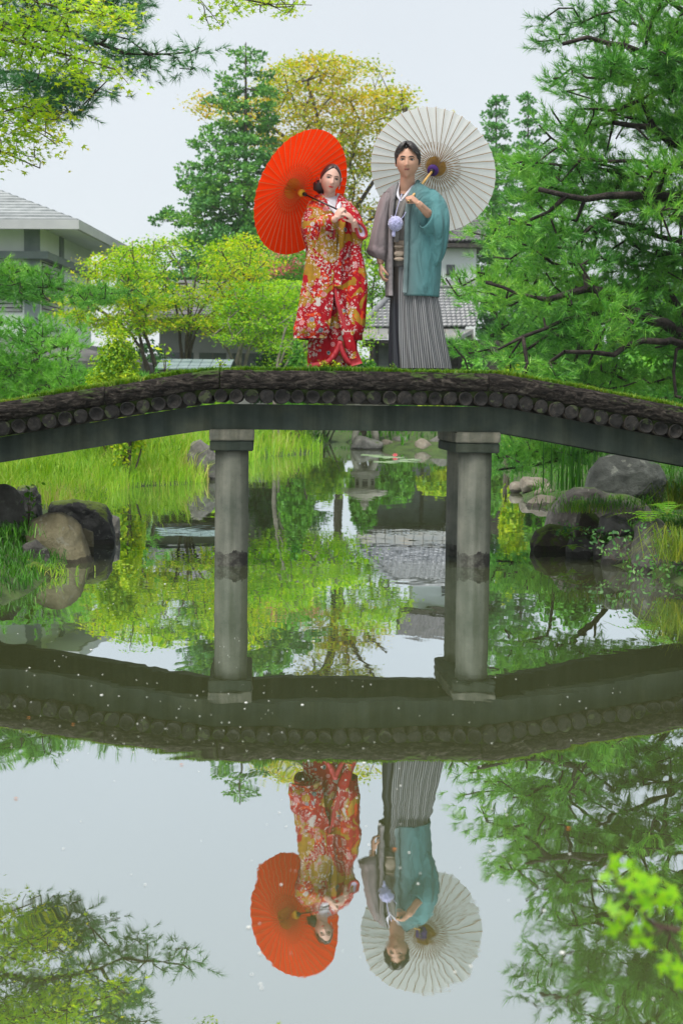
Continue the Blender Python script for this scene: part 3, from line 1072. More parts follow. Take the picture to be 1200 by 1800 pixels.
class Tree:
    def __init__(s, seed):
        s.p, s.par, s.rmin, s.r = [], [], [], np.random.default_rng(seed)

    def limb(s, pts, r0, r1, join=None, step=0.3, wob=0.0):
        """explicit limb through points, tapering r0->r1; returns index of last node"""
        pts = np.asarray(pts, float)
        seg = np.linalg.norm(np.diff(pts, axis=0), axis=1)
        tot = np.concatenate([[0], np.cumsum(seg)])
        k = max(2, int(tot[-1] / step))
        t = np.linspace(0, tot[-1], k)
        q = np.stack([np.interp(t, tot, pts[:, a]) for a in range(3)], -1)
        # smooth corners
        for _ in range(2):
            q[1:-1] = 0.25 * q[:-2] + 0.5 * q[1:-1] + 0.25 * q[2:]
        if wob:
            q[1:] += s.r.normal(size=(k - 1, 3)) * wob
        prev = -1
        if join is not None and len(s.p):
            d = np.linalg.norm(np.array(s.p) - q[0], axis=1)
            prev = int(np.argmin(d))
        for i in range(k):
            s.p.append(q[i])
            s.par.append(prev)
            s.rmin.append(r0 + (r1 - r0) * i / (k - 1))
            prev = len(s.p) - 1
        return prev

    def attract(s, A, seg=0.25, bias=0.25, jit=0.12, sag=0.15):
        base = np.array(s.p[0])
        P0 = np.array(s.p)
        dmin = np.array([np.linalg.norm(P0 - a, axis=1).min() for a in A])
        cap = len(s.p) + len(A) * 8
        buf = np.zeros((cap, 3))
        pl = np.zeros(cap)
        n_ = len(s.p)
        buf[:n_] = P0
        for i in range(n_):
            if s.par[i] >= 0:
                pl[i] = pl[s.par[i]] + np.linalg.norm(buf[i] - buf[s.par[i]])
        s.ends = []
        for a in A[np.argsort(dmin)]:
            d = np.linalg.norm(buf[:n_] - a, axis=1)
            j = int(np.argmin(d + bias * pl[:n_] * 0.35))
            D = d[j]
            k = int(np.clip(D / seg, 1, 7))
            g = s.p[j] - s.p[s.par[j]] if s.par[j] >= 0 else np.array([0, 0, 0.1])
            g = g / (np.linalg.norm(g) + 1e-9)
            ctrl = s.p[j] + g * D * 0.35 + (a - s.p[j]) * 0.25 + np.array([0, 0, sag * D * (s.r.random() - 0.3)])
            prev = j
            for t in np.linspace(0, 1, k + 1)[1:]:
                q = (1 - t) ** 2 * s.p[j] + 2 * t * (1 - t) * ctrl + t * t * a
                if t < 1:
                    q = q + s.r.normal(size=3) * jit * D / k
                if n_ >= cap:
                    break
                s.p.append(q)
                s.par.append(prev)
                s.rmin.append(0)
                buf[n_] = q
                pl[n_] = pl[prev] + np.linalg.norm(q - buf[prev])
                prev = n_
                n_ += 1
            s.ends.append(prev)

    def mesh(s, r_tip=0.006, e=2.4, sides=5, rmax=None):
        n_ = len(s.p)
        acc_ = np.zeros(n_)
        rad = np.zeros(n_)
        for i in range(n_ - 1, -1, -1):
            rad[i] = max(r_tip, acc_[i] ** (1 / e), s.rmin[i])
            if rmax is not None and s.rmin[i] == 0:
                rad[i] = min(rad[i], rmax)
            if s.par[i] >= 0:
                acc_[s.par[i]] += rad[i] ** e if s.rmin[i] == 0 else 0
        s.rad = rad
        p = np.array(s.p)
        par = np.array(s.par)
        ch = np.where(par >= 0)[0]
        a, b = p[par[ch]], p[ch]
        d = b - a
        L = np.linalg.norm(d, axis=1, keepdims=True) + 1e-9
        d = d / L
        up = np.where(np.abs(d[:, 2:3]) < 0.9, [[0, 0, 1.0]], [[1.0, 0, 0]])
        x = np.cross(up, d)
        x /= np.linalg.norm(x, axis=1, keepdims=True)
        y = np.cross(d, x)
        ra = np.minimum(rad[par[ch]], rad[ch] * 1.6)[:, None]
        rb = rad[ch][:, None]
        V = []
        for (c, rr, ext) in ((a, ra, -0.15), (b, rb, 0.1)):
            for k in range(sides):
                an = 2 * math.pi * k / sides
                V.append(c + d * rr * ext + rr * (math.cos(an) * x + math.sin(an) * y))
        V = np.stack(V, 1)
        n2 = len(ch)
        Fq = []
        for k in range(sides):
            k2 = (k + 1) % sides
            Fq.append([k, k2, sides + k2, sides + k])
        Fq = (np.arange(n2)[:, None, None] * (2 * sides) + np.array(Fq)[None]).reshape(-1, 4)
        return V.reshape(-1, 3), Fq


def needle_tufts(C, D, n_per, length, width, seed, spread=0.9):
    """bundles of thin needles fanning out from C about direction D"""
    r = np.random.default_rng(seed)
    n_ = len(C)
    D = D / (np.linalg.norm(D, axis=1, keepdims=True) + 1e-9)
    c = np.repeat(C, n_per, 0)
    d = np.repeat(D, n_per, 0) + r.normal(size=(n_ * n_per, 3)) * spread * 0.55
    d /= np.linalg.norm(d, axis=1, keepdims=True)
    c = c - np.repeat(D, n_per, 0) * (r.random((n_ * n_per, 1)) * length * 0.8)
    ln = length * (0.6 + 0.6 * r.random((n_ * n_per, 1)))
    side = np.cross(d, r.normal(size=d.shape))
    side /= np.linalg.norm(side, axis=1, keepdims=True) + 1e-9
    w = side * width * 0.5
    V = np.stack([c - w, c + w, c + d * ln], 1).reshape(-1, 3)
    return V, np.arange(len(V)).reshape(-1, 3)


def in_poly(x, y, poly):
    inside = np.zeros(len(x), bool)
    n_ = len(poly)
    for i in range(n_):
        (x0, y0), (x1, y1) = poly[i], poly[(i + 1) % n_]
        c = ((y0 > y) != (y1 > y)) & (x < (x1 - x0) * (y - y0) / (y1 - y0 + 1e-12) + x0)
        inside ^= c
    return inside


def poly_points(poly, n_, y0, y1, seed, holes=(), mind=0.0):
    """points spread through a crown: outline in the picture, depth between y0 and y1"""
    r = np.random.default_rng(seed)
    poly = np.array(poly, float)
    lo, hi = poly.min(0), poly.max(0)
    out = []
    pix = []
    tries = 0
    while len(out) < n_ and tries < n_ * 60:
        tries += 1
        x, y = r.uniform(lo[0], hi[0]), r.uniform(lo[1], hi[1])
        if not in_poly(np.array([x]), np.array([y]), poly)[0]:
            continue
        if any(((x - h[0]) / h[2]) ** 2 + ((y - h[1]) / h[3]) ** 2 < 1 for h in holes):
            continue
        if mind and pix and min((x - q[0]) ** 2 + (y - q[1]) ** 2 for q in pix) < mind * mind and r.random() < 0.85:
            continue
        pix.append((x, y))
        out.append(P(x, y, r.uniform(y0, y1)))
    return np.array(out)


def pine(name, label, base, trunk_px, limbs, pads, pad_r, per_pad, tufts, n_needles, nl, nw, mat, seed, group=None,
         rt=0.16, updir=0.5, extra=None, spread=0.9, tw=0.35, tip=0.006, smul=1.0):
    T = Tree(seed)
    r = np.random.default_rng(seed + 5)
    T.limb(trunk_px, rt, rt * 0.35, wob=0.02)
    for (pts, r0, r1) in limbs:
        T.limb(pts, r0, r1, join=True, wob=0.025, step=0.22)
    A = []
    for c in pads:
        q = r.normal(size=(per_pad, 3)) * np.array(pad_r) * 0.55
        A.append(c + q)
    A = np.concatenate(A)
    T.attract(A, seg=0.16, bias=0.25, jit=0.13, sag=0.2)
    V, Fq = T.mesh(tip, 2.5, 5, rmax=0.05)
    o = thing(name, label, 'tree', base, group)
    obj('trunk', V, Fq, M_pinebark, o, world=True)
    # tufts at twig ends, turned outwards and up
    E = np.array([T.p[i] for i in T.ends])
    G = np.array([T.p[i] - T.p[T.par[i]] for i in T.ends])
    G /= np.linalg.norm(G, axis=1, keepdims=True) + 1e-9
    C = np.repeat(E, tufts, 0)
    off = r.normal(size=C.shape) * np.array([tw, tw, tw * 0.42]) * 0.5
    C = C + off
    D = np.repeat(G, tufts, 0) * 0.7 + off / (np.linalg.norm(off, axis=1, keepdims=True) + 1e-9) * 0.7 + np.array([0, 0, updir])
    V, Fq = needle_tufts(C, D, n_needles, nl, nw, seed + 9, spread)
    obj('needles', V, Fq, mat, o, smooth=False, world=True)
    return o


# ---- the big pine leaning in from the right bank
PR_POLY = [(1050, -60), (1040, 20), (985, 50), (985, 80), (1030, 100), (972, 130), (985, 160), (1020, 190), (985, 222), (950, 258), (935, 300), (930, 340), (905, 380),
           (880, 415), (868, 450), (832, 485), (820, 505), (835, 535), (872, 556), (868, 600), (852, 640), (870, 690), (1290, 720), (1330, 300), (1330, -60)]
PR_HOLES = [(1168, 245, 45, 30), (1150, 338, 42, 14), (1188, 130, 20, 26), (1100, 128, 22, 10), (1010, 575, 25, 10), (1185, 505, 25, 12), (1120, 60, 14, 18), (960, 300, 10, 14),
            (1080, 425, 20, 9), (930, 460, 16, 8), (1050, 250, 16, 8)]
PR_TOP = [q for q in PR_POLY if q[1] <= 258] + [(1330, 258)]
PR_TOP = [q for q in PR_POLY[:10]] + [(1330, 258), (1330, -60)]
PR_BOT = PR_POLY[9:-1] + [(1330, 258)]
pads = np.concatenate([poly_points(PR_TOP, 44, 15.3, 17.6, 61, PR_HOLES, 36), poly_points(PR_BOT, 92, 15.2, 17.8, 62, PR_HOLES, 34)])
low = [P(x, y, Y) for (x, y, Y) in ((905, 800, 17.5), (940, 792, 17.6), (975, 802, 17.8), (1010, 790, 18), (885, 812, 17.3), (1060, 780, 18.2), (1100, 770, 18), (930, 770, 17.8))]
pads = np.concatenate([pads, low])
tb = (5.6, 17.2, gz(5.6, 17.2))
trk = [tb, (5.3, 17.0, 1.6), (4.9, 16.9, 3.0), (5.2, 16.8, 4.6), (4.8, 16.9, 6.2), (4.9, 17.0, 7.2)]
limbs = [
    ([P(1290, 612, 16.9), P(1200, 588, 16.4), P(1150, 572, 16.0), P(1105, 545, 15.7), P(1075, 512, 15.5), P(1020, 500, 15.3), P(960, 520, 15.2)], 0.085, 0.03),
    ([P(1290, 640, 16.9), P(1200, 600, 15.9), P(1130, 598, 15.4), P(1060, 622, 15.1), P(1000, 618, 15.0)], 0.06, 0.02),
    ([P(1285, 380, 16.9), P(1200, 352, 16.2), P(1160, 338, 15.8), P(1110, 352, 15.6), P(1070, 340, 15.4), P(1020, 350, 15.2), P(950, 340, 15.2)], 0.07, 0.025),
    ([P(1285, 300, 16.9), P(1205, 268, 16.4), P(1165, 238, 16.2), P(1140, 215, 16.0), P(1080, 215, 15.8)], 0.065, 0.025),
    ([P(1285, 150, 16.9), P(1200, 132, 16.3), P(1145, 110, 16.0), P(1110, 75, 15.8), P(1040, 75, 15.6), P(985, 70, 15.5)], 0.05, 0.02),
    ([P(1285, 60, 16.9), P(1190, 15, 16.2), P(1150, -20, 16)], 0.04, 0.02),
    ([P(1285, 470, 16.9), P(1180, 420, 16.6), P(1110, 395, 16.0), P(1060, 385, 15.7)], 0.04, 0.018),
    ([P(1100, 545, 15.7), P(1010, 560, 15.4), P(940, 575, 15.1), P(880, 610, 15.0)], 0.03, 0.012),
    ([P(1290, 800, 17.4), P(1120, 770, 17.8), P(1000, 800, 17.7), P(930, 822, 17.5), P(868, 828, 17.2)], 0.05, 0.012),
]
pine('garden_pine', 'large spreading pine with twisted dark limbs filling the right side', tb, trk, limbs, pads, (0.40, 0.40, 0.11), 9, 8, 28,
     0.112, 0.0066, L_pine, 71, 'garden pines', rt=0.17, tip=0.0095, tw=0.27, spread=0.95)

# ---- pine at the upper left, and its lower bough
tb = (-5.3, 17.4, gz(-5.3, 17.4))
trk = [tb, (-5.0, 17.3, 2.0), (-5.2, 17.2, 4.0), (-4.9, 17.1, 5.6), (-5.0, 17.1, 7.0)]
PL1 = [(-60, -60), (236, -60), (240, 20), (246, 42), (225, 62), (262, 84), (345, 90), (330, 104), (262, 122), (225, 112), (178, 96), (150, 88), (120, 60), (20, 60), (-60, 90)]
PL2 = [(28, 118), (90, 122), (172, 150), (165, 162), (80, 168), (30, 150)]
PL3 = [(70, 178), (128, 196), (126, 208), (84, 204)]
pads = np.concatenate([poly_points(PL1, 46, 15.8, 17.6, 81, (), 22), poly_points(PL2, 12, 15.8, 16.8, 82, (), 16), poly_points(PL3, 4, 15.8, 16.4, 83)])
limbs = [([P(-130, 60, 17.1), P(20, 40, 16.8), P(120, 55, 16.6), P(200, 90, 16.4), P(270, 106, 16.4), P(335, 96, 16.4)], 0.05, 0.008),
         ([P(-130, 150, 17.1), P(10, 110, 16.7), P(60, 140, 16.5), P(150, 158, 16.4)], 0.03, 0.008)]
pine('garden_pine', 'dark blue-green pine reaching in from the upper left behind maple leaves', tb, trk, limbs, pads, (0.30, 0.28, 0.09), 6, 5, 24,
     0.105, 0.0062, L_pineblue, 91, 'garden pines', rt=0.15, updir=0.25, tw=0.24)

# ---- pine bough reaching in at mid height on the left
tb = (-5.9, 16.6, gz(-5.9, 16.6))
trk = [tb, (-5.7, 16.6, 1.2), (-5.8, 16.6, 2.2), (-5.6, 16.6, 3.2)]
pads = poly_points([(-70, 452), (20, 455), (60, 478), (120, 500), (190, 500), (240, 508), (225, 516), (150, 524), (100, 540), (50, 520), (-70, 520)], 30, 16.0, 17.0, 84, (), 14)
limbs = [([(-5.75, 16.6, 2.3), P(-60, 470, 16.7), P(30, 490, 16.6), P(100, 510, 16.5), P(170, 514, 16.5), P(238, 511, 16.4)], 0.04, 0.007), ([P(-60, 470, 16.7), P(20, 505, 16.5), P(90, 532, 16.4)], 0.02, 0.007)]
pine('garden_pine', 'pine whose slender bough crosses in front of the left house', tb, trk, limbs, pads, (0.20, 0.22, 0.05), 5, 5, 22,
     0.10, 0.006, L_pine, 93, 'garden pines', rt=0.11, updir=0.35, tw=0.18, tip=0.005)

# ---- low rounded pine at the left
tb = (-6.9, 27.5, gz(-6.9, 27.5))
trk = [tb, P(-40, 690, 27.5), P(30, 640, 27.4), P(80, 610, 27.3), P(120, 600, 27.2)]
limbs = [([P(30, 640, 27.4), P(70, 632, 27), P(120, 622, 26.9)], 0.05, 0.02), ([P(-20, 690, 27.5), P(100, 680, 26.8), P(180, 660, 26.6)], 0.05, 0.02)]
PLL = [(-60, 560), (30, 552), (95, 572), (128, 606), (138, 640), (160, 672), (240, 662), (268, 674), (250, 690), (180, 712), (60, 735), (-60, 735)]
pads = poly_points(PLL, 90, 25.8, 28.4, 85, [(62, 622, 26, 10), (120, 618, 16, 7)], 20)
pine('garden_pine', 'low rounded soft green pine behind the left end of the bridge', tb, trk, limbs, pads, (0.5, 0.45, 0.16), 6, 4, 24,
     0.15, 0.011, L_pinesoft, 95, 'garden pines', rt=0.12, tw=0.42)


# ---- broadleaf trees
def broadleaf(name, label, base_px, Y, stems, crown, n_att, y0, y1, leaf, lsize, per, flat, mat, bark, seed, group=None, tmpl=T_DIAMOND, holes=(),
              spread=0.5, rt=0.14, cat='tree', tilt=0.55, sag=0.1, tip=0.01, mind=0.0, ground=None):
    b = P(base_px[0], base_px[1], Y)
    zb = gz(b[0], Y) if ground is None else ground
    T = Tree(seed)
    r = np.random.default_rng(seed + 3)
    first = True
    for s in stems:
        pts = [np.array([b[0] + (r.random() - 0.5) * 0.3 * (not first), Y, zb - 0.05])] + [P(x, y, Y + dy) for (x, y, dy) in s]
        T.limb(pts, rt if first else rt * 0.75, rt * 0.3, join=None if first else True, wob=0.02 * Y / 45, step=max(0.3, Y / 90))
        first = False
    A = poly_points(crown, n_att, y0, y1, seed + 1, holes, mind)
    T.attract(A, seg=Y / 80, bias=0.3, jit=0.14, sag=sag)
    V, Fq = T.mesh(tip, 2.3, 5, rmax=rt * 0.5)
    o = thing(name, label, cat, (b[0], Y, zb), group)
    obj('trunk', V, Fq, bark, o, world=True)
    E = np.array([T.p[i] for i in T.ends])
    C = np.repeat(E, per, 0)
    C = C + r.normal(size=C.shape) * np.array([spread, spread, spread * flat])
    Nr = np.array([0, 0, 1.0]) + r.normal(size=C.shape) * tilt
    V, Fq = leaf_cards(C, Nr, lsize * (0.65 + 0.7 * r.random(len(C))), tmpl, seed + 7)
    obj('crown', V, Fq, mat, o, smooth=False, world=True)
    return o


# near maple boughs hanging in at the upper left
G1 = 'maples around the pond'
MP1 = [(-80, -60), (100, -60), (95, 15), (140, 40), (120, 70), (150, 95), (200, 112), (226, 140), (228, 158), (214, 150), (180, 128), (150, 130), (160, 165), (120, 140), (70, 122), (30, 110), (-80, 100)]
MP2 = [(-80, 150), (10, 165), (60, 172), (104, 200), (108, 222), (96, 235), (130, 255), (112, 262), (60, 245), (60, 268), (85, 298), (72, 300), (40, 280), (46, 312), (30, 290), (0, 286), (-80, 300)]
MP3 = [(110, 5), (150, 0), (222, 8), (226, 40), (196, 46), (160, 40), (128, 30)]
crown = [MP1, MP2, MP3]
T = Tree(101)
b_ = (-4.9, 13.6, gz(-4.9, 13.6))
T.limb([b_, (-4.6, 13.6, 2.0), (-4.4, 13.5, 4.0), (-4.5, 13.5, 6.2)], 0.11, 0.04)
T.limb([(-4.4, 13.5, 4.1), P(-60, 40, 13.5), P(30, 78, 13.4), P(120, 92, 13.3), P(200, 120, 13.3)], 0.03, 0.005, join=True)
T.limb([(-4.4, 13.5, 4.4), P(-60, -30, 13.6), P(50, -4, 13.6), P(110, 20, 13.5), P(205, 30, 13.5)], 0.025, 0.005, join=True)
T.limb([(-4.4, 13.5, 3.6), P(-60, 140, 13.7), P(0, 175, 13.6), P(50, 215, 13.6), P(110, 250, 13.6)], 0.02, 0.005, join=True)
T.limb([(-4.4, 13.5, 3.4), P(-60, 230, 13.7), P(10, 270, 13.6), P(70, 295, 13.6)], 0.015, 0.005, join=True)
A = np.concatenate([poly_points(MP1, 250, 12.9, 14.1, 102), poly_points(MP2, 150, 13.1, 14.1, 103), poly_points(MP3, 36, 13.2, 14.1, 104)])
T.attract(A, seg=0.15, bias=0.3, jit=0.14, sag=0.05)
V, Fq = T.mesh(0.0035, 2.4, 5, rmax=0.03)
o = thing('maple_tree', 'yellow-green maple boughs hanging into the upper left corner', 'tree', b_, G1)
obj('trunk', V, Fq, M_brownbark, o, world=True)
r = np.random.default_rng(105)
E = np.array([T.p[i] for i in T.ends])
C = np.repeat(E, 17, 0)
C = C + r.normal(size=C.shape) * np.array([0.10, 0.10, 0.045])
Nr = np.array([0.1, -0.35, 0.85]) + r.normal(size=C.shape) * 0.38
tg = np.array([0.6, -0.3, -0.25]) + r.normal(size=C.shape) * 0.8
V, Fq = leaf_cards(C, Nr, 0.046 * (0.6 + 0.7 * r.random(len(C))), T_MAPLE, 106, tg)
obj('crown', V, Fq, L_mapleg, o, smooth=False, world=True)

# sprig of maple hanging from above the frame
T = Tree(111)
b_ = (-6.2, 18.6, gz(-6.2, 18.6))
T.limb([b_, (-6.0, 18.2, 3.0), (-5.4, 17.5, 5.6), (-3.6, 15.6, 6.6), P(330, -90, 14.4)], 0.12, 0.02)
T.limb([P(330, -90, 14.4), P(345, -10, 14.2), P(400, 12, 14.1), P(470, 8, 14.1), P(548, 8, 14.1)], 0.012, 0.003, join=True)
T.limb([P(345, -10, 14.2), P(375, 25, 14.1), P(388, 44, 14.1)], 0.008, 0.003, join=True)
A = np.concatenate([poly_points([(338, -40), (420, -30), (480, -40), (552, 6), (540, 16), (500, 30), (440, 22), (410, 20), (395, 48), (365, 50), (352, 30)], 64, 13.9, 14.5, 112)])
T.attract(A, seg=0.12, bias=0.3, jit=0.14, sag=0.05)
V, Fq = T.mesh(0.003, 2.4, 5, rmax=0.02)
o = thing('maple_tree', 'maple whose thin leafy sprig hangs from the top edge of the picture', 'tree', b_, G1)
obj('trunk', V, Fq, M_brownbark, o, world=True)
E = np.array([T.p[i] for i in T.ends])
C = np.repeat(E, 11, 0)
r = np.random.default_rng(115)
C = C + r.normal(size=C.shape) * np.array([0.06, 0.06, 0.025])
Nr = np.array([0.1, -0.45, 0.85]) + r.normal(size=C.shape) * 0.45
V, Fq = leaf_cards(C, Nr, 0.046 * (0.6 + 0.7 * r.random(len(C))), T_MAPLE, 116)
obj('crown', V, Fq, L_mapleg, o, smooth=False, world=True)


# ---- tall fir with clumped, layered boughs
def conifer(name, label, px, top, bot, Y, half, mat, seed, nlev, group=None, lsize=0.3, per=26, clump=0.30, droop=0.1, rt=0.25, dens=1.0, power=0.8):
    b = P(px, bot, Y)
    zb = gz(b[0], Y)
    zt = P(px, top, Y)[2]
    o = thing(name, label, 'tree', (b[0], Y, zb), group)
    T = Tree(seed)
    r = np.random.default_rng(seed)
    xt = P(px, top, Y)[0]
    T.limb([(b[0], Y, zb), ((b[0] + xt) / 2, Y, (zb + zt) / 2), (xt, Y, zt)], rt, 0.03, step=0.5)
    A = []
    CC = []
    for i in range(nlev):
        t = (i + 0.5) / nlev
        t = t ** 0.9
        z = zt - t * (zt - b[2])
        hw = half(t)
        nb = int(3 + 6 * min(1, t * 1.6))
        a0 = r.random() * 6.28
        for k in range(nb):
            a = a0 + 2 * math.pi * k / nb + r.normal() * 0.25
            ln = hw * (0.55 + 0.55 * r.random())
            tip = np.array([xt + math.cos(a) * ln, Y + math.sin(a) * ln, z - droop * ln + 0.15 * ln * r.normal() * 0.6])
            root = np.array([xt, Y, z + 0.05 * ln])
            T.limb([root, (root + tip) / 2 + np.array([0, 0, -0.04 * ln]), tip], 0.022 + 0.012 * ln, 0.01, join=True, step=0.5)
            m_ = max(2, int(ln / clump * 1.15 * dens))
            for s in np.linspace(0.22 if ln > 1 else 0.4, 1.0, m_):
                w = 0.30 * ln * (1.05 - 0.7 * s) + 0.12
                for _ in range(2 if s > 0.45 else 1):
                    sd = r.normal() * w
                    c = root + (tip - root) * s + np.array([-math.sin(a) * sd, math.cos(a) * sd, r.normal() * 0.10])
                    CC.append(c)
    V, Fq = T.mesh(0.01, 2.4, 5)
    obj('trunk', V, Fq, M_brownbark, o, world=True)
    CC = np.array(CC)
    sc = clump * (0.6 + 0.6 * r.random(len(CC)))
    C = np.repeat(CC, per, 0)
    off = r.normal(size=C.shape)
    off /= np.linalg.norm(off, axis=1, keepdims=True)
    off *= np.repeat(sc, per)[:, None] * np.array([1, 1, 0.62]) * (0.55 + 0.5 * r.random((len(C), 1)))
    Nr = np.cross(off, r.normal(size=C.shape))
    V, Fq = leaf_cards(C + off, Nr, lsize * (0.6 + 0.7 * r.random(len(C))), T_DIAMOND, seed + 2, off + np.array([0, 0, 0.1]))
    obj('crown', V, Fq, mat, o, smooth=False, world=True)
    return o


conifer('fir_tree', 'tall dark fir standing left of the red parasol', 432, 74, 640, 76,
        lambda t: 0.5 + 4.5 * min(t / 0.66, 1) ** 0.85, L_fir, 121, 21, 'tall conifers', 0.18, 44, 0.38, 0.06, 0.28, 0.9)
conifer('cedar_tree', 'narrow light green cedar just right of the white parasol', 872, 166, 600, 92,
        lambda t: 0.35 + 0.85 * min(t / 0.25, 1), L_cedar, 131, 24, 'tall conifers', 0.20, 34, 0.36, -0.15, 0.22, 0.9)
conifer('cedar_tree', 'narrow cedar partly hidden behind the big pine', 928, 160, 600, 97,
        lambda t: 0.3 + 0.8 * min(t / 0.35, 1), L_cedar, 137, 24, 'tall conifers', 0.20, 30, 0.36, -0.15, 0.2, 0.8)

# ---- tall orange-yellow maple behind the couple
OC = [(330, 182), (352, 165), (400, 190), (468, 130), (490, 112), (560, 96), (640, 100), (676, 130), (668, 150), (724, 160), (735, 180), (722, 200), (780, 185), (770, 215), (700, 235), (690, 300),
      (660, 340), (690, 420), (650, 450), (560, 420), (540, 300), (480, 280), (420, 215), (360, 205)]
broadleaf('maple_tree', 'tall airy maple with orange-yellow leaves behind the couple', (600, 600), 84,
          [[(598, 480, 0), (604, 400, 0.5), (590, 320, 0), (560, 220, 0), (540, 140, 0)], [(604, 400, 0.5), (640, 345, -1), (668, 300, -1), (700, 250, 0), (715, 190, 0)],
           [(590, 320, 0), (520, 250, 1), (440, 200, 1.5), (370, 185, 1)], [(604, 420, 0.5), (650, 385, -1), (690, 352, -1.5)]],
          OC, 520, 81, 88, None, 0.20, 44, 0.36, L_mapleo, M_brownbark, 141, G1, spread=0.46, rt=0.26, tip=0.02, sag=0.05,
          holes=[(655, 250, 18, 14), (500, 230, 20, 14), (645, 330, 22, 22), (610, 150, 14, 8), (450, 165, 18, 14), (690, 200, 12, 8)])
# ---- low spreading maples on the far left shore
M1 = [(212, 470), (238, 430), (262, 425), (268, 415), (315, 418), (340, 455), (300, 470), (300, 500), (352, 500), (360, 440), (400, 420), (440, 414), (470, 432), (472, 480), (450, 520), (470, 545),
      (430, 580), (380, 588), (310, 580), (262, 560), (220, 530)]
broadleaf('maple_tree', 'multi-stemmed maple with orange tips above the low slate roof', (325, 655), 48,
          [[(322, 620, 0), (316, 570, 0), (308, 540, -.4), (300, 500, -.5)], [(326, 620, 0), (333, 560, .3), (335, 505, .4), (318, 460, .5), (300, 435, .5)],
           [(335, 560, .3), (352, 530, .2), (372, 518, .3), (420, 470, .5)], [(336, 506, .4), (355, 480, .5), (352, 460, .5)], [(333, 575, .3), (400, 535, -.6), (440, 500, -.8)]],
          M1, 420, 45.6, 50.4, None, 0.100, 42, 0.20, L_maplem, M_brownbark, 151, G1, spread=0.30, rt=0.085, tip=0.012,
          holes=[(330, 470, 26, 28), (300, 445, 14, 10), (345, 545, 45, 10)])
M2 = [(106, 540), (150, 500), (150, 470), (180, 448), (212, 440), (232, 420), (240, 455), (262, 480), (278, 530), (270, 580), (215, 592), (160, 580), (120, 565)]
broadleaf('maple_tree', 'low yellow-green maple with a leaning dark trunk beside the left house', (282, 655), 44,
          [[(272, 610, 0), (250, 590, 0), (236, 560, 0), (226, 520, .3)], [(252, 592, 0), (205, 570, -.4), (170, 540, -.4)], [(240, 565, 0), (228, 500, .4), (222, 460, .4)]],
          M2, 290, 42, 46.5, None, 0.095, 42, 0.20, L_maplem, M_brownbark, 161, G1, spread=0.28, rt=0.095, tip=0.012,
          holes=[(190, 500, 16, 10), (180, 550, 24, 7)])
M3 = [(378, 560), (400, 520), (420, 495), (460, 500), (500, 494), (545, 500), (545, 560), (520, 590), (480, 600), (440, 612), (400, 600)]
broadleaf('maple_tree', 'green maple with a pale leaning trunk left of the bride', (404, 662), 46,
          [[(412, 630, 0), (424, 600, 0), (436, 580, 0), (448, 566, .2), (480, 520, .3)], [(420, 612, 0), (395, 600, -.4), (375, 590, -.6)], [(430, 590, 0), (416, 560, .3), (430, 520, .4)], [(446, 570, .2), (500, 550, -.4), (530, 520, -.4)]],
          M3, 310, 43.5, 49, None, 0.095, 42, 0.20, L_maplec, M_palebark, 171, G1, spread=0.30, rt=0.10, tip=0.012, holes=[(470, 590, 16, 6)])
M4 = [(470, 612), (480, 570), (510, 540), (560, 530), (600, 540), (640, 545), (640, 620), (600, 640), (520, 645), (480, 640)]
broadleaf('small_maple', 'small tree with whitish branches behind the bride', (484, 665), 43,
          [[(486, 630, 0), (486, 600, 0), (500, 570, .2), (515, 552, .2)], [(486, 610, 0), (505, 595, -.2), (525, 590, -.3)], [(488, 630, 0), (515, 612, .3), (535, 606, .3)]],
          M4, 170, 41.5, 45, None, 0.09, 42, 0.22, L_maplec, M_palebark, 181, G1, spread=0.30, rt=0.07, tip=0.012, holes=[(500, 590, 20, 12), (500, 630, 16, 12)])
# trees between bride and groom
broadleaf('maple_tree', 'green leafy maple seen between the bride and groom', (655, 640), 70,
          [[(655, 600, 0), (650, 540, 0), (660, 480, 0)], [(650, 550, 0), (630, 500, .5)], [(650, 540, 0), (690, 500, -.5)]],
          [(615, 420), (640, 400), (690, 410), (720, 450), (700, 520), (660, 535), (640, 545), (610, 545), (600, 500)], 170, 68, 73, None, 0.17, 26, 0.35, L_maplec, M_brownbark, 191, G1,
          spread=0.36, rt=0.1, tip=0.012)
# crape myrtle with pink flowers
cm = broadleaf('crape_myrtle', 'crape myrtle with pink blossoms beside the red parasol', (505, 640), 60,
               [[(505, 560, 0), (500, 500, 0), (495, 470, 0)], [(503, 540, 0), (530, 490, 0)], [(503, 540, 0), (475, 490, 0)]],
               [(440, 450), (470, 440), (520, 438), (560, 446), (570, 500), (540, 560), (470, 560), (440, 500)], 150, 57.5, 62.5, None, 0.17, 26, 0.5, L_shrub, M_palebark, 201, 'flowering trees',
               spread=0.4, rt=0.09, tip=0.012)
L_pink = leaf_mat('pink_petals', [(0.55, 0.10, 0.12), (0.72, 0.20, 0.22), (0.80, 0.34, 0.34)], 0.4, 0.6, 0.5)
r = np.random.default_rng(203)
bl = poly_points([(448, 462), (480, 446), (520, 442), (560, 450), (560, 480), (520, 476), (470, 480)], 30, 57.2, 59, 204)
C = np.repeat(bl, 26, 0)
C = C + r.normal(size=C.shape) * np.array([0.16, 0.16, 0.13])
V, Fq = leaf_cards(C, r.normal(size=C.shape), 0.10, T_DIAMOND, 205)
obj('blossom', V, Fq, L_pink, cm, smooth=False, world=True)


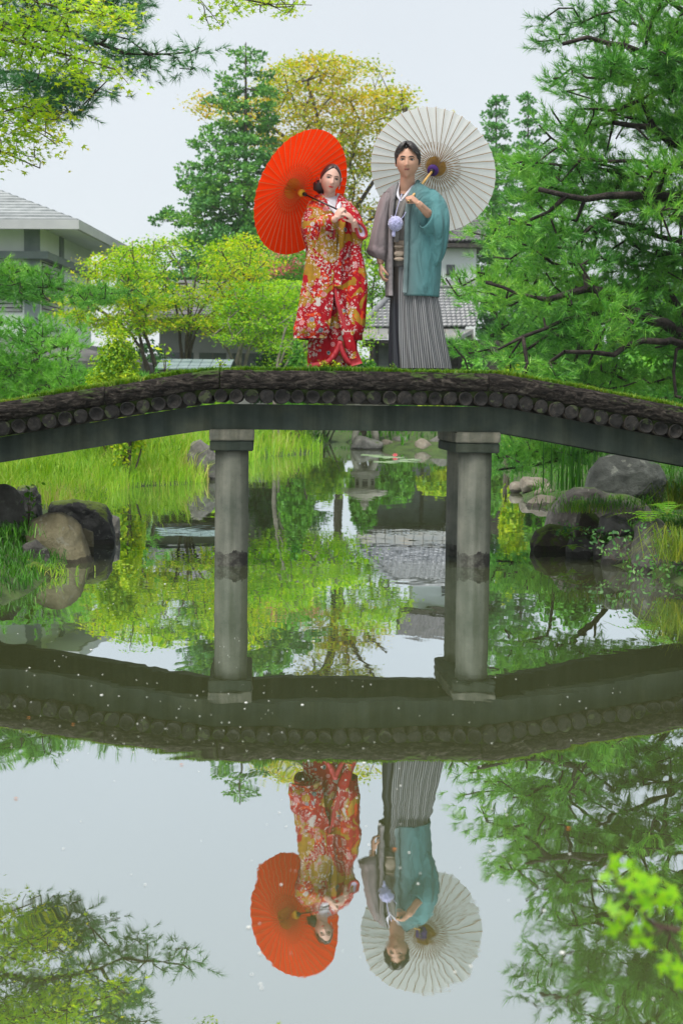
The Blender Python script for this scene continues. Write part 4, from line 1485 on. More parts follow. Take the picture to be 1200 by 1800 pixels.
# ---- shrubs: dense leafy mounds
def shrub(name, label, box, Y, mat, n_leaf, lsize, seed, depth=0.8, group=None, tmpl=T_DIAMOND, lumps=7, cat='shrub', top=0.5):
    px0, px1, py0, py1 = box
    a, b = P(px0, py1, Y), P(px1, py1, Y)
    zt = P((px0 + px1) / 2, py0, Y)[2]
    cx, w = (a[0] + b[0]) / 2, (b[0] - a[0]) / 2
    zb = min(gz(cx, Y), a[2])
    h = zt - zb
    r = np.random.default_rng(seed)
    o = thing(name, label, cat, (cx, Y, zb), group)
    T = Tree(seed)
    CL = []
    for k in range(lumps):
        an = r.random() * 6.28
        rr = math.sqrt(r.random()) * 0.62
        hz = 0.25 + 0.55 * r.random() * (1 - rr * 0.6)
        CL.append((cx + math.cos(an) * rr * w, Y + math.sin(an) * rr * w * depth, zb + hz * h, w * (0.34 + 0.2 * r.random()), h * (0.22 + 0.13 * r.random())))
    for (x, y, z, _, _) in CL:
        T.limb([(cx + 0.1 * w * r.normal(), Y, zb - 0.05), ((x + cx) / 2, (y + Y) / 2, (zb + z) / 2), (x, y, z)], 0.02 * h, 0.008 * h, step=h / 5, wob=0.02 * h)
    V, Fq = T.mesh(0.008, 2.4, 5)
    obj('stems', V, Fq, M_brownbark, o, world=True)
    per = n_leaf // lumps
    Cs, Ns = [], []
    for (x, y, z, rw, rh) in CL:
        d = r.normal(size=(per, 3))
        d[:, 2] = np.abs(d[:, 2]) * (1 if r.random() < 2 else 1) - 0.35
        d /= np.linalg.norm(d, axis=1, keepdims=True)
        lump = 1 + 0.22 * vnoise(d, 3.0, seed, 2)
        rad = (0.55 + 0.5 * r.random(per) ** 0.6) * lump
        Cs.append(np.array([x, y, z]) + d * rad[:, None] * np.array([rw, rw * depth, rh * 1.1]))
        Ns.append(d + r.normal(size=d.shape) * 0.5 + np.array([0, 0, 0.3]))
    C = np.concatenate(Cs)
    k = C[:, 2] > zb
    V, Fq = leaf_cards(C[k], np.concatenate(Ns)[k], lsize * (0.6 + 0.8 * r.random(k.sum())), tmpl, seed + 1)
    obj('foliage', V, Fq, mat, o, smooth=False, world=True)
    return o


G2 = 'shrubs behind the bridge'
shrub('azalea_bush', 'round yellow-green azalea bush left of the slate roof', (146, 272, 568, 700), 24.5, L_azalea, 12000, 0.055, 301, group=G2, lumps=13)
shrub('leafy_bush', 'small lime bush at the bridge rail near the left knee', (190, 262, 655, 705), 23, L_azalea, 3000, 0.06, 302, group=G2)
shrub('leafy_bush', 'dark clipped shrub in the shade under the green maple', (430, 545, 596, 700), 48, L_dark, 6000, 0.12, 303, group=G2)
shrub('leafy_bush', 'blue-green shrub by the bride hem', (490, 552, 600, 690), 40, L_shrub, 3500, 0.10, 304, group=G2)
shrub('leafy_bush', 'light green shrub right of the groom hem', (796, 872, 588, 690), 40, L_pinesoft, 5000, 0.11, 305, group=G2)
shrub('leafy_bush', 'yellow-green bush below the pine above the bridge rail', (856, 930, 590, 690), 30, L_azalea, 4500, 0.085, 306, group=G2)
shrub('leafy_bush', 'green bush between bride hem and groom under the eaves', (612, 668, 600, 700), 47, L_shrub, 4500, 0.12, 307, group=G2)
shrub('leafy_bush', 'wide hedge bush behind the right pine, nearer half', (930, 1090, 560, 720), 27, L_shrub, 9000, 0.10, 308, group=G2, lumps=10)
shrub('leafy_bush', 'wide hedge bush behind the right pine at the picture edge', (1060, 1290, 540, 720), 29, L_shrub, 9000, 0.10, 309, group=G2, lumps=10)
shrub('leafy_bush', 'dark foliage mass far behind the right pine', (900, 1080, 470, 640), 60, L_shrub, 9000, 0.24, 310, group=G2, lumps=14)
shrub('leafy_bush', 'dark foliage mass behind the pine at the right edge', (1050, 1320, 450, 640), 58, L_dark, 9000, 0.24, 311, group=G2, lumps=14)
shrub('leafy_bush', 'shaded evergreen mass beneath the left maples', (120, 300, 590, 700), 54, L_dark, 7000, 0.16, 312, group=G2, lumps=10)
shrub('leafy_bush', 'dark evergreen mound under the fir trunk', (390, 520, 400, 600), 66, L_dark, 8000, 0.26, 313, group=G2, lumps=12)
shrub('leafy_bush', 'low bush on the far shore mirrored left of the lantern', (450, 580, 690, 775), 46, L_maplec, 5000, 0.12, 314, group=G2)
shrub('leafy_bush', 'golden low bush on the far shore beside the right pillar', (730, 810, 690, 768), 47, L_azalea, 5000, 0.11, 315, group=G2)
shrub('leafy_bush', 'green low bush on the far shore behind the right pillar', (800, 900, 670, 770), 44, L_shrub, 5000, 0.11, 316, group=G2)
shrub('leafy_bush', 'bush behind the reed bed at the far left', (-60, 130, 690, 770), 33, L_shrub, 5000, 0.10, 317, group=G2)
shrub('leafy_bush', 'bush between reed bed and low slate roof', (250, 420, 668, 770), 40, L_maplec, 6000, 0.11, 318, group=G2)
shrub('leafy_bush', 'bright bush on the far shore mirrored beside the lantern left', (520, 632, 655, 775), 50, L_maplec, 6000, 0.12, 319, group=G2)
shrub('leafy_bush', 'green bush on the far shore mirrored beside the lantern right', (648, 740, 662, 775), 52, L_shrub, 6000, 0.12, 320, group=G2)
# ================================================================ buildings
M_white = simple('white_plaster', [(0.72, 0.75, 0.78), (0.78, 0.81, 0.84), (0.80, 0.83, 0.86)], 1.2, 0.85, 0.1, 0.01)
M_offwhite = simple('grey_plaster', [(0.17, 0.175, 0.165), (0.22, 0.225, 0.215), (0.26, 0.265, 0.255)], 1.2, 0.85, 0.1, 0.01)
M_frame = simple('blue_grey_frame', [(0.16, 0.20, 0.22), (0.21, 0.25, 0.27), (0.26, 0.30, 0.32)], 2.0, 0.5, 0.05)
M_soffit = simple('white_soffit', [(0.78, 0.82, 0.86), (0.82, 0.86, 0.90), (0.84, 0.88, 0.91)], 1.0, 0.7, 0.05)
M_fascia = simple('fascia_metal', [(0.36, 0.37, 0.38), (0.43, 0.44, 0.45), (0.50, 0.51, 0.52)], 1.0, 0.4, 0.05)
M_shingle = simple('roof_shingle', [(0.20, 0.22, 0.225), (0.28, 0.30, 0.305), (0.36, 0.38, 0.385)], 3.0, 0.7, 0.3, 0.01, rnd=0.25)
M_shutter = simple('grey_shutter', [(0.30, 0.30, 0.31), (0.38, 0.38, 0.40), (0.45, 0.45, 0.47)], 2.0, 0.6, 0.05)
M_tile = simple('clay_tile_silver', [(0.10, 0.105, 0.115), (0.16, 0.165, 0.175), (0.25, 0.255, 0.265)], 4.0, 0.35, 0.2, 0.01, spec=0.6)
M_copper = simple('weathered_eave', [(0.13, 0.15, 0.16), (0.20, 0.20, 0.195), (0.27, 0.23, 0.18)], 2.5, 0.45, 0.1)
M_slate = simple('slate_blue_roof', [(0.13, 0.18, 0.19), (0.18, 0.235, 0.245), (0.23, 0.29, 0.30)], 2.5, 0.5, 0.15)
M_wood = simple('dark_timber', [(0.025, 0.022, 0.02), (0.05, 0.045, 0.04), (0.09, 0.08, 0.07)], 5, 0.8, 0.3, 0.01)
M_siding = simple('grey_siding', [(0.12, 0.135, 0.14), (0.17, 0.185, 0.19), (0.22, 0.235, 0.24)], 3, 0.8, 0.2, 0.01)
M_roofgrey = simple('purple_grey_roof', [(0.09, 0.088, 0.096), (0.125, 0.12, 0.13), (0.17, 0.16, 0.175)], 2.0, 0.6, 0.2)
M_glass, n, l, out = nt_new('window_glass')
p_ = n.new('ShaderNodeBsdfPrincipled')
p_.inputs['Base Color'].default_value = (0.03, 0.04, 0.045, 1)
p_.inputs['Roughness'].default_value = 0.08
p_.inputs['Specular IOR Level'].default_value = 0.7
l.new(p_.outputs[0], out.inputs[0])
M_stone = rock_mat('lantern_granite', [(0.20, 0.185, 0.155), (0.30, 0.28, 0.235), (0.40, 0.37, 0.31)], 0.15, 5.0)


def rz(V, a, c):
    V = np.asarray(V, float)
    ca, sa = math.cos(a), math.sin(a)
    x, y = V[:, 0] * ca - V[:, 1] * sa, V[:, 0] * sa + V[:, 1] * ca
    return np.stack([x + c[0], y + c[1], V[:, 2] + (c[2] if len(c) > 2 else 0)], -1)


class Part:
    """parts placed in a building's own frame"""
    def __init__(s, parent):
        s.p = parent

    def box(s, name, lo, hi, mat, parent=None):
        return MB().box(lo, hi).build(name, mat, parent or s.p)

    def poly(s, name, V, Fc, mat, parent=None, smooth=False):
        return obj(name, V, Fc, mat, parent or s.p, smooth)


# ---- two-storey house at the left. Its near right corner of the eaves is at (135, 385) in the picture
YH = 47.0
ev = P(136, 392, YH)                     # eave corner, nearest right
HZ = gz(-18, 52)
house = thing('modern_house', 'white two-storey house with deep eaves at the left edge', 'building', (ev[0], YH, HZ), 'houses around the garden', rotz=R(-3))
hp = Part(house)
ze = ev[2] - HZ                           # eave height above the ground
Wd, Dp = 15.0, 10.6                       # roof extends to -x and +y
ov = 1.55
slope = 0.32
# hip roof in courses
apx = 0.36
nC = 16
for k in range(nC):
    t0, t1 = k / nC, (k + 1) / nC
    def ring(t, dz):
        i = t * (Dp / 2 - 0.2)
        z = ze + 0.10 + i * slope * 1.25 + dz
        return [(-Wd + i, i, z), (-i, i, z), (-i, Dp - i, z), (-Wd + i, Dp - i, z)]
    a0 = ring(t0, 0.045)
    a1 = ring(t1, 0.0)
    a2 = ring(t0, 0.0)
    V = a0 + a1 + a2
    Fc = [(i, (i + 1) % 4, 4 + (i + 1) % 4, 4 + i) for i in range(4)] + [(8 + i, 8 + (i + 1) % 4, (i + 1) % 4, i) for i in range(4)]
    if k == nC - 1:
        Fc.append((4, 5, 6, 7))
    o = hp.poly('roof_course', V, Fc, M_shingle)
# fascia (rounded gutter profile) and soffit
for (lo, hi) in (((-Wd, -0.06, ze - 0.18), (0.06, 0.06, ze + 0.10)), ((-0.06, 0.062, ze - 0.18), (0.058, Dp, ze + 0.098))):
    o = hp.box('fascia', lo, hi, M_fascia)
hp.poly('soffit', [(-Wd, 0.06, ze - 0.13), (-0.06, 0.06, ze - 0.13), (-0.06, Dp, ze - 0.13), (-Wd, Dp, ze - 0.13),
                   (-Wd, ov, ze + 0.06), (-ov, ov, ze + 0.06), (-ov, Dp, ze + 0.06), (-Wd, Dp, ze + 0.06)],
        [(0, 1, 5, 4), (1, 2, 6, 5), (4, 5, 6, 7)], M_soffit)
# walls of the upper floor
hp.box('wall', (-Wd, ov, ze - 4.2), (-ov, Dp - ov, ze + 0.055), M_white)
# corner posts, rails
for x0 in (-ov - 0.48, -ov - 3.4, -ov - 6.2):
    hp.box('post', (x0, ov - 0.05, ze - 3.1), (x0 + 0.50, ov - 0.003, ze + 0.03), M_frame)
hp.box('rail', (-Wd, ov - 0.30, ze - 0.95), (-ov + 0.33, ov - 0.052, ze - 0.72), M_frame)
hp.box('rail', (-ov + 0.003, ov - 0.052, ze - 0.95), (-ov + 0.30, Dp - ov, ze - 0.722), M_frame)
hp.box('post', (-ov + 0.002, ov + 2.6, ze - 2.5), (-ov + 0.05, ov + 3.1, ze + 0.04), M_frame)
# shuttered windows below the rail: slats
for x0 in (-ov - 3.0, -ov - 5.9):
    w = hp.box('window', (x0 + 0.1, ov - 0.02, ze - 2.6), (x0 + 2.45, ov - 0.006, ze - 0.99), M_glass)
    for k in range(12):
        z = ze - 2.58 + k * 0.132
        MB().box((x0 + 0.12, ov - 0.07, z), (x0 + 2.43, ov - 0.022, z + 0.09)).build('shutter_slat', M_shutter, w)
w = hp.box('window', (-ov + 0.005, ov + 0.25, ze - 2.6), (-ov + 0.015, ov + 2.5, ze - 0.99), M_glass)
for k in range(12):
    z = ze - 2.58 + k * 0.132
    MB().box((-ov + 0.017, ov + 0.27, z), (-ov + 0.06, ov + 2.48, z + 0.09)).build('shutter_slat', M_shutter, w)
# lower storey: band roof and recessed wall
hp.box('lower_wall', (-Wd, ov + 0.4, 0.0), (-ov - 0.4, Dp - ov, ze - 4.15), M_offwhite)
b = hp.poly('lower_roof', [(-Wd, -0.2, ze - 4.15), (1.6, -0.2, ze - 4.15), (1.6, Dp, ze - 4.15), (-Wd, Dp, ze - 4.15),
                           (-Wd, ov - 0.06, ze - 3.35), (-ov + 0.06, ov - 0.06, ze - 3.35), (-ov + 0.06, Dp, ze - 3.35), (-Wd, Dp, ze - 3.35),
                           (-Wd, -0.2, ze - 4.38), (1.6, -0.2, ze - 4.38), (1.6, Dp, ze - 4.38), (-Wd, Dp, ze - 4.38)],
        [(0, 1, 5, 4), (1, 2, 6, 5), (8, 9, 1, 0), (9, 10, 2, 1), (8, 11, 10, 9)], M_roofgrey)

# ---- hipped-roof house half hidden behind the maples
Y2 = 62.0
e0, e1 = P(236, 552, Y2), P(560, 556, Y2)
rg0, rg1 = P(316, 492, Y2 + 3.5), P(480, 492, Y2 + 3.5)
z2 = gz(-5, Y2)
h2 = thing('low_house', 'single-storey house with purple-grey hip roof behind the maples', 'building', ((e0[0] + e1[0]) / 2, Y2, z2), 'houses around the garden')
cx = (e0[0] + e1[0]) / 2
xl, xr = e0[0] - cx, e1[0] - cx
ez, rzz = e0[2] - z2, rg0[2] - z2
pl_, pr_ = rg0[0] - cx, rg1[0] - cx
hp = Part(h2)
nC = 9
for k in range(nC):
    t0, t1 = k / nC, (k + 1) / nC
    def ring2(t, dz):
        f = lambda a, b: a + (b - a) * t
        return [(f(xl, pl_), f(0, 3.5), f(ez, rzz) + dz), (f(xr, pr_), f(0, 3.5), f(ez, rzz) + dz), (f(xr, pr_), f(7, 3.6), f(ez, rzz) + dz), (f(xl, pl_), f(7, 3.6), f(ez, rzz) + dz)]
    V = ring2(t0, 0.04) + ring2(t1, 0) + ring2(t0, 0)
    Fc = [(i, (i + 1) % 4, 4 + (i + 1) % 4, 4 + i) for i in range(4)] + [(8 + i, 8 + (i + 1) % 4, (i + 1) % 4, i) for i in range(4)]
    if k == nC - 1:
        Fc.append((4, 5, 6, 7))
    hp.poly('roof_course', V, Fc, M_roofgrey)
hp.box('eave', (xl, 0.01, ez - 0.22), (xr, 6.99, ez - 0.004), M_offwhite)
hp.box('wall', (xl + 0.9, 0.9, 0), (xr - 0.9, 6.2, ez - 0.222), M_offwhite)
for x in np.linspace(xl + 1.2, xr - 2.2, 4):
    w = hp.box('window', (x, 0.86, 0.9), (x + 1.1, 0.895, 2.2), M_glass)
    MB().box((x + 0.52, 0.84, 0.9), (x + 0.58, 0.858, 2.2)).build('window_bar', M_wood, w)

# ---- low slate-blue flat roof at the pond's far side
Y3 = 41.0
a, b = P(272, 627, Y3), P(404, 627, Y3)
zt3 = a[2]
zb3 = P(340, 648, Y3)[2]
z3 = gz((a[0] + b[0]) / 2, Y3 + 1)
sh = thing('garden_shelter', 'low shelter with slate-blue panelled roof above the bridge log', 'shelter', ((a[0] + b[0]) / 2, Y3, z3))
hw = (b[0] - a[0]) / 2
hp = Part(sh)
npan = 7
for k in range(npan):
    for q in range(3):
        x0, x1 = -hw + 2 * hw * k / npan, -hw + 2 * hw * (k + 1) / npan
        f0, f1 = q / 3, (q + 1) / 3
        za, zb_ = zb3 + (zt3 - zb3) * f0 - z3, zb3 + (zt3 - zb3) * f1 - z3
        ya, yb = 1.6 * f0, 1.6 * f1
        g_ = 0.008
        V = [(x0 + g_, ya, za + 0.012), (x1 - g_, ya, za + 0.012), (x1 - g_, yb, zb_ - 0.002), (x0 + g_, yb, zb_ - 0.002),
             (x0 + g_, ya, za - 0.02), (x1 - g_, ya, za - 0.02), (x1 - g_, yb, zb_ - 0.03), (x0 + g_, yb, zb_ - 0.03)]
        hp.poly('roof_panel', V, [(0, 1, 2, 3), (4, 7, 6, 5), (0, 4, 5, 1), (1, 5, 6, 2), (3, 2, 6, 7), (0, 3, 7, 4)], M_slate)
hp.poly('back_slope', [(-hw, 1.602, zt3 - z3 - 0.005), (hw, 1.602, zt3 - z3 - 0.005), (hw, 3.2, zb3 - z3), (-hw, 3.2, zb3 - z3)], [(0, 1, 2, 3)], M_slate)
hp.box('eave_board', (-hw, 0.03, zb3 - z3 - 0.12), (hw, 3.1, zb3 - z3 - 0.03), M_wood)
for x in (-hw + 0.1, -0.06, hw - 0.22):
    hp.box('post', (x, 0.2, -0.05), (x + 0.12, 0.32, zb3 - z3 - 0.122), M_wood)
hp.box('back_wall', (-hw + 0.1, 2.8, -0.05), (hw - 0.1, 2.9, zb3 - z3 - 0.122), M_wood)


# ---- tea house with wavy clay tiles behind the couple
def tile_roof(p0, p1, q1, q0, rows, cols, amp, mat, name, parent, origin):
    """wavy pantile slope: p0-p1 lower edge, q0-q1 upper edge; stepped courses"""
    nu = cols * 8 + 1
    V, Fc = [], []
    p0, p1, q0, q1 = [np.array(x, float) - origin for x in (p0, p1, q0, q1)]
    nrm = np.cross(p1 - p0, q0 - p0)
    nrm /= np.linalg.norm(nrm)
    if nrm[2] < 0:
        nrm = -nrm
    s = np.linspace(0, 1, nu)
    W0 = np.linalg.norm(p1 - p0)
    base = 0
    for k in range(rows):
        t0, t1 = k / rows, (k + 1) / rows + 0.15 / rows
        for (t, lift) in ((t0, -0.03), (t0, 0.045), (t1, 0.0)):
            l_, r_ = p0 + (q0 - p0) * t, p1 + (q1 - p1) * t
            xa = (l_ - p0) @ (p1 - p0) / W0
            x = xa + s * np.linalg.norm(r_ - l_)
            ph = (x / W0 * cols) % 1.0
            wav = amp * (np.cos(2 * math.pi * ph) + 0.35 * np.cos(4 * math.pi * ph + 0.8))
            V.append(l_[None] + s[:, None] * (r_ - l_)[None] + nrm[None] * (wav + lift)[:, None])
        for j in range(nu - 1):
            for q in range(2):
                a = base + q * nu + j
                Fc.append((a, a + 1, a + nu + 1, a + nu))
        base += 3 * nu
    return obj(name, np.concatenate(V), Fc, mat, parent, True)


YT = 62.0
c = P(735, 588, YT)
zt_ = gz(c[0], YT + 3)
tea = thing('tea_house', 'wooden tea house with wavy silver-grey tiled roof behind the groom', 'building', (c[0], YT, zt_), 'houses around the garden')
org = np.array([c[0], YT, zt_])
L0, R0 = P(634, 574, YT), P(835, 572, YT)
A0, A1 = P(700, 506, YT + 2.8), P(850, 506, YT + 2.8)
tr = tile_roof(L0, R0, A1, A0, 13, 24, 0.022, M_tile, 'roof', tea, org)
B0_, B1_ = np.array([L0[0], YT + 6.0, L0[2]]), np.array([R0[0], YT + 6.0, R0[2]])
tile_roof(B1_, B0_, A0, A1, 12, 24, 0.022, M_tile, 'roof', tea, org)
tile_roof(B0_, L0, A0, A0 + np.array([0, .02, 0]), 12, 20, 0.022, M_tile, 'roof', tea, org)
# hip ridge and top ridge caps
for (a, b) in ((L0, A0), (A0, A1)):
    mb = MB()
    pts = [np.array(a) - org + (np.array(b) - np.array(a)) * t + np.array([0, 0, 0.06]) for t in np.linspace(0, 1, 9)]
    mb.tube(pts, 0.13, 8)
    mb.build('ridge', M_tile, tea, smooth=True)
hp = Part(tea)
x0, x1 = L0[0] - org[0], R0[0] - org[0]
zl = L0[2] - zt_
# sheet-metal eave strip below the tiles, in seamed panels
npan = 12
for k in range(npan):
    xa, xb = x0 + (x1 - x0) * k / npan - 0.05, x0 + (x1 - x0) * (k + 1) / npan - 0.07
    V = [(xa, -0.45, zl - 0.46), (xb, -0.45, zl - 0.46), (xb, 0.05, zl - 0.04), (xa, 0.05, zl - 0.04),
         (xa, -0.45, zl - 0.50), (xb, -0.45, zl - 0.50), (xb, 0.05, zl - 0.08), (xa, 0.05, zl - 0.08)]
    hp.poly('eave_panel', V, [(0, 1, 2, 3), (4, 7, 6, 5), (0, 4, 5, 1), (1, 5, 6, 2), (3, 2, 6, 7), (0, 3, 7, 4)], M_copper)
hp.box('eave_beam', (x0 + 0.1, -0.38, zl - 0.66), (x1, -0.20, zl - 0.53), M_wood)
hp.box('soffit', (x0 + 0.1, -0.195, zl - 0.60), (x1, 5.8, zl - 0.52), M_wood)
wx0, wx1 = P(660, 610, YT + 1)[0] - org[0], P(806, 610, YT + 1)[0] - org[0]
hp.box('wall', (wx0, 1.05, -0.1), (wx1, 5.0, zl - 0.602), M_siding)
for k in range(18):
    z = 0.0 + k * 0.165
    if z + 0.15 < zl - 0.62:
        V = [(wx0 + 0.12, 1.0, z), (wx1 - 0.12, 1.0, z), (wx1 - 0.12, 1.035, z + 0.155), (wx0 + 0.12, 1.035, z + 0.155),
             (wx0 + 0.12, 1.046, z), (wx1 - 0.12, 1.046, z), (wx1 - 0.12, 1.046, z + 0.155), (wx0 + 0.12, 1.046, z + 0.155)]
        hp.poly('siding_board', V, [(0, 1, 2, 3), (4, 7, 6, 5), (0, 4, 5, 1), (1, 5, 6, 2), (3, 2, 6, 7), (0, 3, 7, 4)], M_siding)
for x in (wx0 - 0.02, wx1 - 0.12, (wx0 + wx1) / 2 + 0.2):
    hp.box('post', (x, 0.96, -0.1), (x + 0.14, 1.043, zl - 0.603), M_wood)
# lean-to roof at the right end, sloping down to the left
a, b = P(832, 578, YT - 1), P(788, 601, YT - 1)
g = [np.array(q) - org for q in (a, b)]
V = []
for (q, w_) in ((g[0], 0), (g[1], 0), (g[1], 4), (g[0], 4)):
    V.append(q + np.array([0, w_, 0]))
for (q, w_) in ((g[0], 0), (g[1], 0), (g[1], 4), (g[0], 4)):
    V.append(q + np.array([0, w_, -0.16]))
hp.poly('side_roof', V, [(0, 1, 2, 3), (4, 7, 6, 5), (0, 4, 5, 1), (1, 5, 6, 2), (3, 2, 6, 7), (0, 3, 7, 4)], M_copper)
hp.box('side_post', (g[0][0] - 0.5, 0.1, -0.1), (g[0][0] - 0.28, 0.3, g[0][2] - 0.3), M_wood)
hp.box('side_wall', (g[0][0] - 0.9, 0.6, -0.1), (g[0][0] + 1.6, 0.7, g[0][2] - 0.35), M_wood)

# ---- white-walled storehouse with grey tiles behind the white parasol
YS = 78.0
a, b = P(716, 424, YS), P(850, 421, YS)
zs_ = gz(a[0], YS)
org = np.array([(a[0] + b[0]) / 2, YS, zs_])
st = thing('white_storehouse', 'white-walled house with dark tiled gable roof behind the white parasol', 'building', tuple(org), 'houses around the garden')
q0, q1 = P(706, 386, YS + 2.2), P(862, 384, YS + 2.2)
tile_roof(a, b, q1, q0, 8, 20, 0.03, M_roofgrey, 'roof', st, org)
tile_roof((b[0], YS + 4.4, b[2]), (a[0], YS + 4.4, a[2]), q0, q1, 8, 20, 0.03, M_roofgrey, 'roof', st, org)
hp = Part(st)
xa, xb = a[0] - org[0], b[0] - org[0]
ez = a[2] - zs_
hp.box('eave', (xa, 0.0, ez - 0.25), (xb, 4.4, ez - 0.06), M_wood)
hp.box('wall', (xa + 0.5, 0.7, 0), (xb - 0.3, 3.8, ez - 0.252), M_white)
wa, wb = P(784, 481, YS + .7), P(799, 465, YS + .7)
w = hp.box('window', (wa[0] - org[0], 0.66, wa[2] - zs_), (wb[0] - org[0], 0.696, wb[2] - zs_), M_glass)
MB().box((wa[0] - org[0] - 0.05, 0.64, wa[2] - zs_ - 0.08), (wb[0] - org[0] + 0.05, 0.658, wa[2] - zs_ - 0.005)).build('window_sill', M_wood, w)
# lower annex roof
a2, b2_ = P(780, 497, 74), P(838, 495, 74)
tile_roof(P(770, 520, 73), P(860, 518, 73), P(850, 490, 75), P(770, 492, 75), 7, 14, 0.03, M_tile, 'annex_roof', st, org)

# ---- stone lantern on the far shore (seen as a reflection below the bridge)
YL = 44.5
lc = P(642, 760, YL)
lz = gz(lc[0], YL) - 0.02
lan = thing('stone_lantern', 'granite snow-viewing lantern on the far shore, mirrored below the bridge', 'lantern', (lc[0], YL, lz))


def lathe(prof, ns, mat, name, parent, smooth=False, rot=0.0):
    A = np.arange(ns) * 2 * math.pi / ns + rot
    V = np.array([(r_ * math.cos(a), r_ * math.sin(a), z) for (r_, z) in prof for a in A])
    Fc = [tuple(q) for q in grid_faces(len(prof), ns, True)] + [tuple(range(ns - 1, -1, -1)), tuple((len(prof) - 1) * ns + k for k in range(ns))]
    return obj(name, V, Fc, mat, parent, smooth)


for k in range(4):          # arched legs
    an = R(45 + 90 * k)
    pts = [(0.44 * math.cos(an), 0.44 * math.sin(an), 0), (0.42 * math.cos(an), 0.42 * math.sin(an), 0.22), (0.34 * math.cos(an), 0.34 * math.sin(an), 0.40),
           (0.18 * math.cos(an), 0.18 * math.sin(an), 0.50), (0, 0, 0.52)]
    MB().tube(pts, [0.10, 0.095, 0.10, 0.11, 0.11], 8).build('leg', M_stone, lan, smooth=True)
lathe([(0.30, 0.50), (0.42, 0.56), (0.42, 0.66), (0.36, 0.70)], 6, M_stone, 'platform', lan)
fb = lathe([(0.27, 0.70), (0.29, 0.72), (0.29, 1.02), (0.27, 1.04)], 6, M_stone, 'light_box', lan)
for k in range(6):
    an = R(30 + 60 * k)
    ca, sa = math.cos(an), math.sin(an)
    d = 0.256
    V = [np.array([ca * d - sa * s * 0.08, sa * d + ca * s * 0.08, z]) for (s, z) in ((-1, 0.78), (1, 0.78), (1, 0.96), (-1, 0.96))]
    obj('light_opening', V, [(0, 1, 2, 3)], M_wood, fb, False)
lathe([(0.30, 1.04), (0.66, 1.08), (0.68, 1.14), (0.45, 1.25), (0.22, 1.34), (0.10, 1.38)], 6, M_stone, 'cap', lan)
lathe([(0.07, 1.38), (0.12, 1.43), (0.13, 1.50), (0.08, 1.57), (0.015, 1.63)], 12, M_stone, 'finial', lan, True)
# ================================================================ people
def fabric(name, cols, scale=4, rough=0.75, weave=0.15, sheen=0.05):
    m, n, l, out = nt_new(name)
    v = coords(n, l, 'Object')
    f = noise_tex(n, l, v, scale, 4)
    rp = ramp(n, [(0.3 + 0.4 * i / max(1, len(cols) - 1), c) for i, c in enumerate(cols)])
    l.new(f, rp.inputs['Fac'])
    p = n.new('ShaderNodeBsdfPrincipled')
    p.inputs['Roughness'].default_value = rough
    p.inputs['Sheen Weight'].default_value = sheen
    l.new(rp.outputs[0], p.inputs['Base Color'])
    fold = noise_tex(n, l, coords(n, l, 'Object', (9, 9, 2.2)), 1.0, 4, 0.6, 0.8)
    l.new(bump(n, l, fold, 0.55, 0.05), p.inputs['Normal'])
    l.new(p.outputs[0], out.inputs[0])
    return m


def skin(name, c):
    m, n, l, out = nt_new(name)
    v = coords(n, l, 'Object')
    f = noise_tex(n, l, v, 22, 3)
    p = n.new('ShaderNodeBsdfPrincipled')
    l.new(mixc(n, l, f, tuple(a * 0.9 for a in c), tuple(min(1, a * 1.08) for a in c)), p.inputs['Base Color'])
    p.inputs['Roughness'].default_value = 0.5
    p.inputs['Specular IOR Level'].default_value = 0.3
    l.new(p.outputs[0], out.inputs[0])
    return m


S_man = skin('skin_tan', (0.47, 0.265, 0.185))
S_woman = skin('skin_light', (0.58, 0.36, 0.29))
M_hairm = simple('hair_black', [(0.008, 0.007, 0.008), (0.018, 0.015, 0.015), (0.04, 0.033, 0.03)], 30, 0.38, 0.5, 0.004, (1, 1, 0.25), spec=0.5)
M_hairw = simple('hair_brown', [(0.020, 0.010, 0.010), (0.040, 0.020, 0.018), (0.075, 0.040, 0.034)], 30, 0.36, 0.4, 0.004, (1, 1, 0.3), spec=0.5)
M_eyew = simple('eye_white', [(0.36, 0.33, 0.31), (0.42, 0.39, 0.37)], 5, 0.3, 0)
M_iris = simple('iris_dark', [(0.010, 0.007, 0.006), (0.02, 0.013, 0.01)], 30, 0.2, 0, spec=0.6)
M_lipm = simple('lip_natural', [(0.25, 0.09, 0.075), (0.30, 0.115, 0.095)], 30, 0.45, 0)
M_lipw = simple('lip_red', [(0.42, 0.025, 0.03), (0.48, 0.04, 0.04)], 30, 0.4, 0)
M_cloth_white = fabric('white_collar', [(0.46, 0.45, 0.50), (0.55, 0.54, 0.59)])
M_innerk = fabric('grey_mauve_kimono', [(0.115, 0.110, 0.105), (0.155, 0.140, 0.130)])
M_obi = fabric('beige_obi', [(0.26, 0.20, 0.155), (0.34, 0.27, 0.21)], 14)
M_pom = fabric('lavender_pompom', [(0.33, 0.33, 0.55), (0.42, 0.42, 0.66)], 30, 0.9, 0.2, 0.6)
M_lining = fabric('lavender_lining', [(0.42, 0.36, 0.50), (0.52, 0.46, 0.60)], 6)
M_redtrim = fabric('red_padded_hem', [(0.24, 0.003, 0.010), (0.36, 0.006, 0.016)], 6, 0.6)

